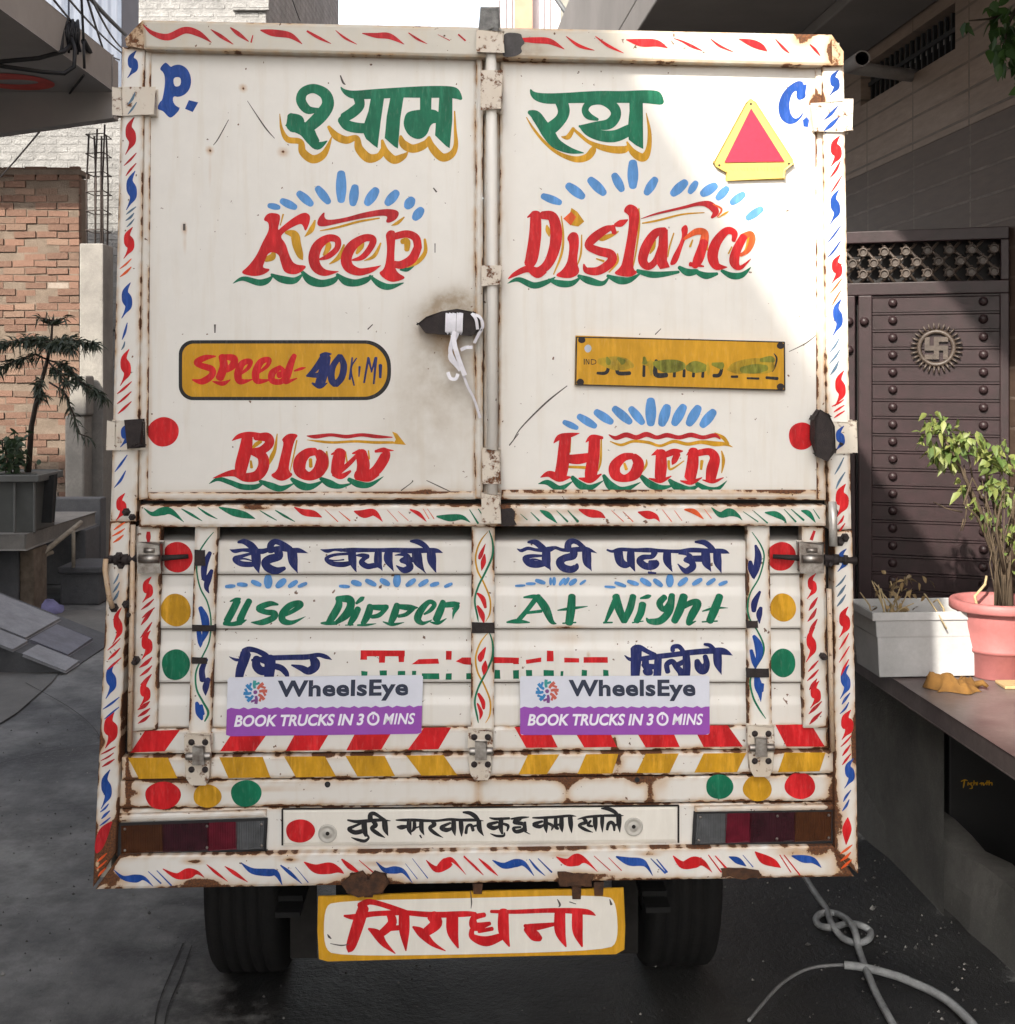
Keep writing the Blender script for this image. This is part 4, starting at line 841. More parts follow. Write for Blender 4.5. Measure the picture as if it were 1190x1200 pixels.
for q in ((50,155,78,180),(130,152,162,180),(210,155,242,180),(272,155,290,188),(315,165,390,190),(420,165,445,192),(508,165,532,190),(632,150,655,188),(712,150,738,188),(768,150,795,182),(845,150,890,182),(920,155,932,182),(1012,150,1035,178),(1105,150,1128,178)): rc('green', *q)
ar.done('painted_lettering', tg, 'red and green block word across the third plank, half hidden by the stickers')

# chevron edge
tb = sheet('tailgate_edge', [(152,855),(970,850),(972,877),(150,883)], -.008, .03, M['white'], tg, wear=.66, wl=3.4)
ar = Art('red', -.008).at(0,0,1)
for p in ([(170,856.5),(211,855.5),(193,880.5),(153,882)], [(275,855),(317,855),(299,880),(258,880.5)], [(349,854.5),(389,854.5),(374,879.5),(335,880)], [(419,854),(462,853.5),(447,878.5),(406,879.5)], [(497,853),(529,852.5),(514,878),(478,879)],
          [(603,852),(642,852),(654,876),(617,876.5)], [(670,851.5),(712,851.5),(723,875.5),(685,876)], [(742,851),(786,851),(797,875.5),(757,876)], [(812,850.5),(853,850),(871,875),(825,875.5)], [(909,849.5),(951,849),(967,875),(922,875)]): ar.poly('red', p)
ar.each('painted_chevron', tb)
mb = MB(); quadbox(mb, [(148,880),(974,876),(974,886),(148,890)], -.022, .004); quadbox(mb, [(140,587),(970,585),(970,593),(140,593)], -.02, .004)
quadbox(mb, [(158,60),(170,60),(163,592),(158,592)], -.02, .004); quadbox(mb, [(964,78),(974,78),(974,592),(966,592)], -.02, .004); quadbox(mb, [(150,610),(163,610),(150,882),(136,882)], -.03, .004); quadbox(mb, [(966,610),(980,610),(982,882),(970,882)], -.03, .004)
mb.build_each('dark_gap', M['crease'], truck, local=True)
yb = sheet('yellow_chevron_rail', [(143,887.5),(978,880.5),(978,906),(143,914)], .006, .05, M['white'], truck, wear=.7, wl=3.6)
ar = Art('yellow', .006).at(0,0,1)
for p in ([(150,888),(163,913),(208,912),(197,888)], [(257,887.5),(268,912),(317,911),(308,887)], [(333,886.5),(347,911),(394,910),(381,886.5)], [(405,886),(419,910),(463,909.5),(451,886)], [(476,885.5),(494,909),(536,908.5),(520,885)],
          [(619,884.5),(608,907.5),(641,907.5),(656,884)], [(687,884),(677,907),(718,906.5),(725,883.5)], [(757,883.5),(746,906),(785,906),(796,883)], [(825,883),(814,905.5),(864,905),(875,882.5)], [(920,882),(912,905),(961,904),(968,882)]): ar.poly('yellow', p)
ar.each('painted_chevron', yb)
wb = sheet('lower_rail', [(139,915),(980,908),(981,938),(138,947)], 0, .05, M['white'], truck, wear=.68, wl=4)
ar = Art('red yellow green black', 0).at(0,0,1)
ar.ell('red', 191, 932.5, 21, 16.5); ar.ell('yellow', 243, 933, 16.5, 14); ar.ell('green', 288.5, 930, 18, 16)
ar.ell('green', 843.5, 922, 16, 15); ar.ell('yellow', 888, 924, 17, 15); ar.ell('red', 938, 921, 18, 15.5)
ar.ell('black', 384, 919.5, 3.4, 3.6); ar.ell('black', 747, 914, 3, 3.2)
ar.each('painted_dot', wb)

# ------------------------------------------------- lamp panel
lp = sheet('lamp_panel', [(137,948),(981,940),(983,992),(136,1004)], -.006, .05, M['white'], truck, wear=.6, wl=4.5)
cp = sheet('centre_panel', [(331,949),(795,945),(795,987),(331,991)], .002, .02, M['halo'], truck, wear=0)
cp2 = MB()
for q in ([(330,948.5),(332,948.5),(332,991),(330,991)], [(794.5,944.5),(796.5,944.5),(796.5,988),(794.5,988)], [(331,947.6),(796,943.6),(796,945.2),(331,949.2)]): quadbox(cp2, q, .0025, .004)
cp2.build_each('panel_seam', M['crease'], cp, local=True)
ar = Art('black red', .002).at(395,940,6.611)
ar.brw(1.25,'black', [(83,140,12),(150,152,21),(230,147,22),(330,140,20),(415,146,5)], [(200,160,14),(130,190,18),(93,210,24),(140,236,29),(200,225,28)], [(210,150,35),(215,220,35),(227,262,22)], [(112,275,5),(160,292,18),(215,302,20),(246,277,14),(226,250,14)], [(280,150,24),(300,180,30),(270,206,24),(320,247,24),(374,277,4)], [(260,145,34),(260,100,30),(290,90,24),(340,120,20),(372,142,20)], [(370,145,34),(376,210,34),(397,263,3)],
  [(458,140,8),(520,140,18),(600,140,20),(700,145,18),(780,145,15),(870,135,18),(960,140,18),(1050,140,20),(1135,146,5)], [(466,192,10),(500,196,30),(556,186,14)], [(560,145,29),(560,210,30),(577,258,3)], [(600,150,20),(600,200,24),(578,232,8)], [(610,200,12),(642,190,8)], [(655,150,28),(656,210,28),(677,258,3)], [(643,258,11),(656,278,9)], [(740,150,22),(755,175,28),(720,202,22),(760,242,22),(824,277,3)], [(880,162,14),(810,197,25),(850,217,28),(902,200,14)], [(905,145,29),(906,210,30),(917,263,3)], [(960,145,28),(965,210,28),(966,268,4)], [(1000,242,20),(1010,190,18),(1040,180,20),(1056,222,20)],[(1050,190,14),(1088,180,14)], [(1100,145,30),(1106,210,30),(1138,263,3)], [(978,80,12),(1030,86,25),(1072,112,28),(1102,147,18)])
ar.at(560,940,5.95).brw(1.25,'black', [(83,110,7),(130,118,16),(222,114,14)], [(140,140,14),(75,160,22),(110,182,25),(152,170,14)], [(165,115,25),(160,170,28),(172,222,12)], [(170,150,14),(212,166,18),(205,202,8)], [(88,220,4),(130,236,14),(180,236,14),(187,214,8)], [(232,118,9),(300,110,16),(358,105,5)], [(300,118,18),(255,140,22),(320,155,22),(322,190,24),(270,207,22),(250,182,16),(302,175,12)],[(330,140,14),(336,202,15)], [(328,205,10),(368,226,3)],
  [(383,110,8),(440,110,14),(540,105,16),(640,96,14),(688,100,3)], [(452,135,14),(393,156,22),(430,172,22),(462,160,12)], [(475,110,24),(475,170,26),(481,217,3)], [(480,145,14),(522,166,18),(515,197,6)], [(545,110,20),(545,170,22),(562,187,16)],[(550,160,14),(592,155,12)], [(585,105,24),(585,170,26),(591,212,3)], [(645,100,26),(650,160,26),(656,217,3)], [(698,120,5),(760,105,14),(862,96,15)], [(735,110,18),(755,140,22),(708,162,16),(750,192,18),(804,212,3)], [(790,130,12),(770,160,18),(802,170,12)], [(820,100,26),(821,160,26),(826,207,3)], [(870,95,22),(868,150,22),(871,212,3)], [(903,194,14),(912,155,20),(932,142,20),(950,160,20),(953,200,12)],[(945,170,14),(990,148,12)], [(985,90,30),(986,150,28),(992,213,3)], [(880,95,14),(960,95,16),(1018,95,4)], [(863,45,8),(910,48,22),(952,67,22),(984,97,16)])
ar.at(0,0,1).ell('red', 352, 974, 17, 14); ar.done('painted_lettering', cp, 'black Hindi sentence with a red dot at its start')
mb = MB()
for x, y in ((384,977),(743,969)):
    c = T(x, y, .003); mb.lathe([(.0,-.003),(.009,-.003),(.010,-.0008),(.015,-.0008),(.0165,-.003),(.0205,-.003),(.0215,0),(.0215,.001)], c, 'Y', 24)
mb.build_each('plug', pmat('grey_plastic', (.50,.48,.43), .5, .2, 60), cp, local=True)
mb = MB()
for x, y in ((384,977),(743,969)): mb.disc(T(x, y, .0064), .0045, (0,-1,0), 16, 0, .0006)
mb.build_each('plug_hole', M['crease'], cp, local=True)

def lampmat(nm, c):
    m, t, b = newmat(nm); o = OC(t)
    wv = N(t, 'ShaderNodeTexWave', wave_type='BANDS', bands_direction='X'); wv.inputs['Scale'].default_value = 80; t.links.new(o, wv.inputs['Vector'])
    col = mixc(t, ramp(t, noise(t, o, 30, 5), .3, .7), tuple(x*.55 for x in c), c)
    t.links.new(col, b.inputs['Base Color']); b.inputs['Roughness'].default_value = .16; b.inputs['Specular IOR Level'].default_value = .5
    bump(t, b, wv.outputs['Fac'], .45, .002); return m
M['l_red'] = lampmat('dusty_red_lens', (.13,.010,.022)); M['l_dk'] = lampmat('dusty_dark_red_lens', (.042,.010,.016)); M['l_am'] = lampmat('dusty_amber_lens', (.075,.026,.010)); M['l_gr'] = lampmat('dusty_clear_lens', (.10,.105,.11))
M['bez'] = pmat('black_lamp_housing', (.02,.02,.022), .5, .3, 40, bmp=.1)
def lamp(quad, cuts, mats):
    (x0,y0),(x1,y1),(x2,y2),(x3,y3) = quad
    mb = MB(); quadbox(mb, [(x0-3,y0-2.5),(x1+3,y1-2.5),(x2+3,y2+2.5),(x3-3,y3+2.5)], 0, .04)
    h = mb.build('tail_lamp', M['bez'], truck, local=True, bevel=.004)
    for (a, b), mt in zip(zip(cuts, cuts[1:]), mats):
        f = lambda u, p, q: (p[0]+(q[0]-p[0])*u, p[1]+(q[1]-p[1])*u)
        q = [f(a, quad[0], quad[1]), f(b, quad[0], quad[1]), f(b, quad[3], quad[2]), f(a, quad[3], quad[2])]
        m2 = MB(); quadbox(m2, q, .004, .02); m2.build('lamp_lens', M[mt], h, local=True, bevel=.002)
    k = MB()
    for u in (.02, .60, .985):
        p = (x0+(x1-x0)*u, y0+(y1-y0)*u); q = (x3+(x2-x3)*u, y3+(y2-y3)*u)
        k.dome(T(p[0], p[1]+3, .006), .0035, (0,-1,0), 8, 2); k.dome(T(q[0], q[1]-3, .006), .0035, (0,-1,0), 8, 2)
    k.build_each('screw', M['steel'], h, local=True)
    return h
lamp([(143,969),(309,963),(309,994),(143,1000)], [0,.29,.61,.81,1], ['l_am','l_dk','l_red','l_gr'])
lamp([(818,955),(974,952.5),(974,985),(816,988)], [0,.215,.40,.73,1], ['l_gr','l_red','l_dk','l_am'])
for q in ([(138,955),(312,950),(312,957),(138,963)], [(815,946),(978,943),(978,949),(815,951.5)]): sheet('lamp_brow', q, .008, .02, M['white'], truck, wear=.35, wl=2.5)

# ------------------------------------------------- bumper
bu = sheet('bumper', [(140,1003),(976,991),(1001,1027),(112,1042)], .018, .06, M['white'], truck, wear=.66, wl=4.5)
ar = Art('red blue dred gblue', .018)
ar.at(100,985,4.958).br('blue', [(165,170,3),(220,217,24),(290,222,48),(340,220,24),(395,268,2)], [(365,180,4),(440,250,10)],[(415,175,5),(500,262,10)], [(905,130,4),(970,177,34),(1060,187,44),(1110,192,34),(1145,260,3)],[(1135,145,6),(1190,195,15)])
ar.br('red', [(450,165,5),(530,207,34),(600,192,62),(650,187,24),(692,216,3)], [(705,140,4),(760,187,18),(828,239,3)],[(810,150,4),(870,192,24),(945,243,3)])
ar.at(320,985,4.958).br('blue', [(45,145,8),(100,190,22),(168,252,3)],[(130,155,3),(205,245,6)], [(600,125,4),(650,172,28),(710,172,44),(760,182,24),(812,249,2)],[(770,135,3),(840,225,5)],[(810,105,3),(900,220,6)])
ar.br('red', [(180,125,5),(250,165,52),(330,162,68),(380,172,34),(412,193,4)], [(400,110,10),(450,155,30),(508,191,4)],[(500,115,4),(585,188,8)], [(890,115,4),(950,167,38),(1010,132,66),(1045,117,24),(1122,199,2)],[(1110,90,6),(1190,170,14)])
ar.at(540,985,4.958).br('red', [(20,95,8),(80,150,14),(133,202,4)],[(105,105,5),(160,155,20),(217,206,3)], [(555,95,4),(620,127,44),(680,112,72),(730,122,24),(797,183,2)],[(775,90,4),(870,175,6)],[(860,100,3),(935,175,6)])
ar.br('blue', [(185,115,5),(250,147,34),(320,132,48),(370,137,28),(427,206,3)],[(400,110,6),(440,160,14),(492,206,3)],[(450,105,5),(530,185,10)], [(905,95,10),(980,122,48),(1050,127,44),(1085,152,20),(1117,206,3)],[(1105,105,5),(1190,190,12)])
ar.at(770,985,4.958).br('blue', [(0,110,6),(60,185,12)], [(420,95,6),(470,117,38),(520,150,4)],[(500,85,4),(560,155,6)], [(785,90,8),(850,107,44),(910,117,34),(957,159,3)])
ar.br('red', [(95,90,6),(150,142,44),(220,127,68),(270,132,34),(322,186,2)],[(300,85,6),(375,185,8)],[(340,90,6),(412,171,14)], [(570,65,5),(620,107,54),(680,132,44),(722,159,3)],[(715,85,6),(780,185,6)],[(740,85,6),(832,201,8)])
ar.done('painted_flourish', bu)
mb = MB()   # broken rusted step brackets
def ragged(x0, y0, x1, y1, j=2.6):
    o = []
    for (ax, ay), (bx, by) in (((x0,y0),(x1,y0)), ((x1,y0),(x1,y1)), ((x1,y1),(x0,y1)), ((x0,y1),(x0,y0))):
        for k in range(5): o.append((ax+(bx-ax)*k/5+random.uniform(-j,j), ay+(by-ay)*k/5+random.uniform(-j,j)))
    return o
for q in ((845,1020,891,1029), (656,1024,695,1038)): mb.prism([T(x, y, .022) for x, y in ragged(*q)], Vector((0,.03,0)))
pts = [(402,1036),(412,1024),(425,1022),(432,1028),(440,1022),(452,1024),(456,1034),(448,1046),(420,1050),(408,1046)]
mb.prism([T(x, y, .022) for x, y in pts], Vector((0,.03,0)))
mb.build_each('step_bracket', M['rust'], truck, local=True, bevel=.004)

# ------------------------------------------------- hanging name board
nb = MB()
fr = [(373,1051),(372,1090),(374,1124),(384,1127),(560,1122),(722,1118.5),(732,1113),(733,1085),(731,1041),(560,1045)]
nb.prism([T(x, y, .006) for x, y in fr], Vector((0,.006,0)))
nbo = nb.build('name_board', M['ochre'], truck, local=True)
nbo['label'] = 'hanging white board with an ochre border and a red Hindi name'
ar = Art('halo red scratch', .006).at(365,1035,3.1733)
ar.poly('halo', [(48,95),(85,66),(600,56),(1100,43),(1135,75),(1142,215),(1102,250),(600,266),(90,272),(46,238)])
ar.br('red', [(122,122,8),(160,126,22),(230,115,20),(330,110,20)],[(330,108,18),(450,118,22),(570,115,22),(612,115,14)], [(195,90,40),(175,150,45),(147,235,36),(138,257,6)], [(183,88,34),(215,70,22),(280,85,20),(352,112,24)], [(295,118,30),(300,150,34),(262,187,28)],[(213,170,8),(245,190,34),(270,225,24),(313,263,3)], [(280,170,20),(342,165,20)], [(345,118,40),(346,180,38),(352,253,4)], [(450,120,44),(465,150,44),(428,182,34)], [(378,163,8),(410,185,34),(450,225,20),(500,253,3)], [(525,118,44),(526,182,42),(547,243,5)],
  [(645,118,18),(605,130,24),(610,162,34),(665,150,14)], [(598,172,18),(600,200,24),(650,217,38),(705,200,28)], [(622,180,14),(674,170,16)], [(715,105,38),(716,180,40),(737,237,5)], [(668,106,12),(760,107,16),(900,102,18),(1020,107,22),(1058,121,3)], [(793,158,12),(820,165,28),(905,153,14)], [(798,170,22),(830,195,40),(852,208,22)], [(925,105,40),(926,180,40),(948,238,5)], [(990,107,40),(991,180,38),(1008,238,5)])
ar.br('scratch', [(60,190,2),(66,200,8),(75,208,2)], [(592,30,3),(596,70,5),(594,95,2)], [(1110,60,3),(1116,80,10)], [(960,70,4),(985,78,3)], [(915,60,3),(925,80,8),(920,90,2)], [(70,225,2),(110,232,5),(140,228,2)])
ar.done('painted_lettering', nbo)
mb = MB()
for x, y0, y1 in ((432,1040,1052),(676,1032,1054),(560,1036,1048),(702,1034,1050)): quadbox(mb, [(x-6,y0),(x+6,y0),(x+5,y1),(x-5,y1)], .010, .02)
mb.build_each('hanger', M['rust'], truck, local=True)

# ------------------------------------------------- tailgate hinges, latches, rods
def tghinge(x, y0, mt, w_=15):
    mb = MB(); quadbox(mb, [(x-w_,y0),(x+w_-1,y0),(x+w_-1,y0+20),(x-w_,y0+20)], .022, .02)
    pts = [(x-w_,y0+29),(x+w_-1,y0+29),(x+w_-2,y0+50),(x+w_-7,y0+57),(x-w_+7,y0+57),(x-w_+1,y0+50)]
    mb.prism([T(a, b, .022) for a, b in pts], Vector((0,.02,0)))
    n_ = len(mb.v); mb.attr = {'rust': [.44]*n_, 'grime': [.25]*n_}
    o = mb.build('tailgate_hinge', M['plate'], truck, local=True, bevel=.003)
    k = MB(); k.tube([T(x-w_, y0+24.5, .026), T(x-w_*.35, y0+24.5, .026)], .0085, 10); k.tube([T(x+w_*.35, y0+24, .026), T(x+w_, y0+24, .026)], .0085, 10)
    quadbox(k, [(x-6,y0+14),(x+6,y0+14),(x+6,y0+34),(x-6,y0+34)], .036, .012)
    k.build('hinge_knuckle', M['steel'], o, local=True, bevel=.002)
    k = MB()
    for a, b in ((x-8,y0+8),(x+8,y0+8),(x-8,y0+40),(x+8,y0+40)): k.dome(T(a, b, .022), .0075, (0,-1,0), 10, 3, 0, .7)
    k.build_each('bolt', M['dkrust'], o, local=True)
tghinge(232.5, 862, 0); tghinge(564, 856, 0, 14); tghinge(893, 852, 0)
def latch(x, y, sg):
    mb = MB(); quadbox(mb, [(x-13,y-16),(x+13,y-16),(x+12,y+17),(x-12,y+17)], .030, .028)
    o = mb.build('tailgate_latch', M['steel'], truck, local=True, bevel=.004)
    k = MB(); k.tube([T(x-12, y+2, .034), T(x+12, y+2, .034)], .010, 10); k.tube([T(x-6, y-8, .034), T(x+6, y-8, .034)], .006, 8)
    k.build_each('latch_roller', M['steel'], o, local=True)
    k = MB(); k.tube([T(x+sg*14, y+1, .018), T(x+sg*52, y+4, .018)], .009, 8); k.tube([T(x-sg*14, y+1, .008), T(x-sg*46, y-1, -.004)], [.007,.005], 8)
    k.tube([T(x+sg*24, y+2.5, .018), T(x+sg*31, y+3, .018)], .014, 6); k.tube([T(x+sg*36, y+3, .018), T(x+sg*41, y+3.4, .018)], .013, 6)
    k.build_each('latch_bolt', M['dkrust'], o, local=True)
latch(175, 653, -1); latch(952, 653, 1)
mb = MB()
mb.tube([T(124,655,.05), T(123,668,.055), T(128,700,.055), T(132,712,.045)], .006, 8)
mb.tube([T(156,615,.02), T(152,880,.02)], .006, 8); mb.tube([T(972,690,.02), T(976,880,.02)], .006, 8)
n_ = len(mb.v); mb.attr = {'rust': [.42]*n_, 'grime': [.3]*n_}
mb.build_each('tailgate_rod', M['white'], truck, local=True)
mb = MB(); mb.tube([T(976,588,.034), T(977,640,.038)], .0095, 10); mb.build('release_lever', pmat('bright_steel', (.62,.6,.56), .35, .3, 40, metal=.4), truck, local=True)
mb = MB()
for (x, y, r) in ((130,655,.012),(140,652,.014),(142,662,.012),(148,600,.012),(155,606,.010),(134,712,.014),(148,708,.012),(152,720,.010),(158,775,.012),(978,600,.012),(984,634,.016),(990,630,.014),(972,660,.012),(966,770,.010),(985,520,.008)):
    mb.lathe([(0,-.016),(r*.40,-.016),(r*.48,-.009),(r*.5,-.004),(r*.8,-.003),(r*.8,.02)], T(x, y, .020), 'Y', 6, 0, False)
mb.build_each('greasy_fitting', M['dkrust'], truck, local=True)
mb = MB()   # plate clamps round the stiffeners
for q in ([(229,645),(240,645),(240,662),(229,662)], [(226,733),(252,733),(252,739),(226,739)], [(226,771),(242,771),(242,777),(226,777)], [(876,728),(888,728),(888,735),(876,735)], [(876,784),(901,784),(901,793),(876,793)], [(554,730),(579,730),(579,741),(554,741)]): quadbox(mb, q, .008, .008)
mb.build_each('stiffener_clip', M['dkrust'], truck, local=True, bevel=.002)

# ------------------------------------------------- advertising stickers
M['st_w'] = pmat('sticker_white', (.66,.68,.76), .35, .06, 30, bmp=.08); M['st_p'] = pmat('sticker_purple', (.30,.075,.42), .35, .1, 30, bmp=.08); M['st_t'] = pmat('sticker_navy_text', (.022,.03,.06), .4, .05, 10, bmp=0); M['st_wt'] = pmat('sticker_white_text', (.82,.80,.88), .4, .03, 10, bmp=0)
M['st_c1'] = pmat('sticker_coral', (.55,.12,.085), .4, .1, 10, bmp=0); M['st_c2'] = pmat('sticker_blue', (.03,.22,.50), .4, .1, 10, bmp=0); M['st_c3'] = pmat('sticker_teal', (.04,.30,.30), .4, .1, 10, bmp=0); M['st_c4'] = pmat('sticker_plum', (.20,.06,.25), .4, .1, 10, bmp=0)
def textmesh(body, quad, d, mat, name, parent, bold=0.0, shear=0.0, spacing=1.0):
    cu = bpy.data.curves.new(name, 'FONT'); cu.body = body; cu.size = 1; cu.offset = bold; cu.shear = shear; cu.resolution_u = 4; cu.space_character = spacing
    ob = bpy.data.objects.new(name, cu); COL.objects.link(ob); bpy.context.view_layer.update()
    me = bpy.data.meshes.new_from_object(ob.evaluated_get(bpy.context.evaluated_depsgraph_get()))
    vs = [v.co.copy() for v in me.vertices]; fs = [tuple(p.vertices) for p in me.polygons]
    bpy.data.objects.remove(ob); bpy.data.meshes.remove(me); bpy.data.curves.remove(cu)
    x0, x1 = min(v.x for v in vs), max(v.x for v in vs); y0, y1 = min(v.y for v in vs), max(v.y for v in vs)
    TL, TR, BR, BL = quad; mb = MB(); pv = []
    for v in vs:
        u = (v.x-x0)/(x1-x0); w_ = 1-(v.y-y0)/(y1-y0)
        pv.append(T(TL[0]*(1-u)*(1-w_)+TR[0]*u*(1-w_)+BR[0]*u*w_+BL[0]*(1-u)*w_, TL[1]*(1-u)*(1-w_)+TR[1]*u*(1-w_)+BR[1]*u*w_+BL[1]*(1-u)*w_, d))
    mb.add(pv, fs); return mb.build(name, mat, parent, local=True)
def sticker(f, torn):
    """f maps sticker millimetre-like coordinates u 0..230, v 0..70 to photo pixels"""
    d = -.0062
    mb = MB()
    def grid(v0f, v1f, mi, dd):
        nu = 46
        top = [T(*f(u, v0f(u)), dd) for u in [230*i/nu for i in range(nu+1)]]; bot = [T(*f(u, v1f(u)), dd) for u in [230*i/nu for i in range(nu+1)]]
        mb.add(top+bot, [(i, nu+1+i, nu+2+i, i+1) for i in range(nu)], mi)
    wave = lambda u: 37 + 1.3*math.cos(u*2*math.pi/13)
    corner = lambda u: 2.5 if u < 3 else (1.5 if u > 227 else 0)
    grid(corner, wave, 0, d); grid(wave, lambda u: 70-(1.5 if u < 3 or u > 227 else 0), 1, d)
    e = [T(*f(u, v), d) for u, v in ((2,0),(228,0),(230,3),(230,68),(228,70),(2,70),(0,68),(0,3))]; mb.prism([p + Vector((0,.0004,0)) for p in e], Vector((0,.0008,0)), 0)
    o = mb.build('advertising_sticker', [M['st_w'], M['st_p']], truck, local=True)
    Q = lambda u0, v0, u1, v1: [f(u0, v0), f(u1, v0), f(u1, v1), f(u0, v1)]
    textmesh('WheelsEye', Q(59,4.5,213,30), d+.0008, M['st_t'], 'sticker_text', o, .034, 0, 1.06)
    textmesh('BOOK TRUCKS IN 3', Q(9,45,162,59), d+.0008, M['st_wt'], 'sticker_text', o, .03, .2)
    textmesh('MINS', Q(184.5,45,222,58.5), d+.0008, M['st_wt'], 'sticker_text', o, .022, .2, 1.05)
    sp = Art('st_wt', d+.0003, fn=lambda x, y, dd: T(*f(x, y), dd)).at(0,0,1)
    ring = [(172+6.2*math.cos(a)+.8, 51.5+6.6*math.sin(a), 2.6) for a in [2*math.pi*k/12 for k in range(13)]]
    sp.br('st_wt', ring[:7]); sp.br('st_wt', ring[6:]); sp.br('st_wt', [(172.8,47,1.4),(172.6,52,1.4)], [(170.5,43.8,1.6),(175,43.8,1.6)])
    sp.done('clock_mark', o)
    lg = Art('st_c1 st_c2 st_c3 st_c4', d+.0003, fn=lambda x, y, dd: T(*f(x, y), dd)).at(0,0,1)
    for k, c_ in enumerate(('st_c3','st_c1','st_c1','st_c1','st_c4','st_c2','st_c2','st_c2')):
        a = R(-100 + 45*k); a2 = a + .55
        lg.br(c_, [(33+4.5*math.cos(a), 18+4.5*math.sin(a), 3), (33+9*math.cos(a), 18+9*math.sin(a), 3.6), (33+14*math.cos(a+.1), 18+14*math.sin(a+.1), 3.8)], [(33+9*math.cos(a), 18+9*math.sin(a), 2.6), (33+13*math.cos(a2), 18+12*math.sin(a2), 2.8)])
    lg.ell('st_c4', 33, 18, 2.4, 2.4)
    lg.done('sticker_emblem', o)
    return o
def fa(u, v): return (267 + u*.9957 + (-2.0*(v/70)) , 794 + v*.985 - u*.0125 + 0)
def fb(u, v): return (609.5 + u*.966 + .4*(v/70), 792.5 + v*.985 - u*.002)
st1 = sticker(fa, 1); st2 = sticker(fb, 0)
st1['label'] = 'white and purple sticker on the left half of the tailgate'; st2['label'] = 'white and purple sticker on the right half of the tailgate'

# ------------------------------------------------- plastic strap tied round the handle (a thing of its own)
def TW(x, y, d):
    p = T(x, y, d); return TROOT + TX*p.x + TN*p.y + Vector((0,0,p.z))
M['strap'] = pmat('white_plastic_strap', (.72,.71,.76), .35, .15, 60, bmp=.1)
st = MB()
def strip(pts, w_):
    q = spline(pts, n=6); vs = []
    for i, p in enumerate(q):
        a, b = q[max(i-1,0)], q[min(i+1,len(q)-1)]; tx, ty = b[0]-a[0], b[1]-a[1]; l = math.hypot(tx,ty) or 1
        nx, ny = -ty/l*w_/2, tx/l*w_/2
        vs += [TW(p[0]+nx, p[1]+ny, p[2]+.0012), TW(p[0]-nx, p[1]-ny, p[2]), TW(p[0]-nx, p[1]-ny, p[2]-.002), TW(p[0]+nx, p[1]+ny, p[2]-.001)]
    n = len(q); fs = []
    for i in range(n-1):
        for k in range(4): fs.append((4*i+k, 4*i+(k+1)%4, 4*i+4+(k+1)%4, 4*i+4+k))
    fs += [(3,2,1,0), (4*n-4,4*n-3,4*n-2,4*n-1)]
    st.add(vs, fs)
for i, x in enumerate((525,529,533,538,541)): strip([(x,365,.046),(x-.5,372,.0545+i*.0008),(x-1,388,.054+i*.0008),(x-2,390,.046)], 4.6)
strip([(533,388,.056),(530,400,.058),(528,412,.056),(533,424,.054),(540,434,.052)], 5)
strip([(531,392,.057),(534,408,.060),(539,424,.058),(545,440,.056)], 5.5)
strip([(538,388,.054),(532,402,.050),(527,418,.054),(534,428,.05),(540,433,.05)], 3.5)
strip([(541,432,.054),(548,452,.046),(556,468,.036),(563,490,.026)], 3)
strip([(525,436,.046),(528,443,.05),(534,444,.05),(537,438,.048)], 4)
strip([(540,410,.048),(547,407,.054),(554,407,.052)], 4)
strip([(555,368,.052),(563,372,.056),(566,382,.054),(561,392,.05),(556,402,.046)], 3.5)
strip([(553,367,.054),(558,374,.057),(560,386,.054)], 3.5)
sto = st.build('plastic_strap', M['strap'])
tag(sto, 'white plastic strap knotted round the dark door handle of the truck', 'strap')

# =================================================================== THE SETTING
def concrete(name, c, c2, rough=.85, scale=3, wet=0, bmp=.4):
    m, t, b = newmat(name); o = OC(t)
    n1 = noise(t, o, scale, 8, .65); n2 = noise(t, o, scale*12, 6, .7); n3 = noise(t, o, scale*70, 3, .7)
    col = mixc(t, ramp(t, n1, .33, .68), c2, c)
    col = mixc(t, mth(t, 'MULTIPLY', ramp(t, n2, .4, .7), .45), col, tuple(x*.55 for x in c))
    col = mixc(t, mth(t, 'MULTIPLY', ramp(t, n3, .55, .75), .3), col, tuple(min(1, x*1.7) for x in c))
    t.links.new(col, b.inputs['Base Color'])
    if wet:
        wm = ramp(t, noise(t, o, .55, 4, .55), .42, .58)
        t.links.new(mth(t, 'SUBTRACT', rough, mth(t, 'MULTIPLY', wm, wet)), b.inputs['Roughness'])
    else: b.inputs['Roughness'].default_value = rough
    b.inputs['Specular IOR Level'].default_value = .35
    hh = mth(t, 'ADD', mth(t, 'MULTIPLY', n2, .7), mth(t, 'MULTIPLY', n3, .3))
    bump(t, b, hh, bmp, .012)
    return m
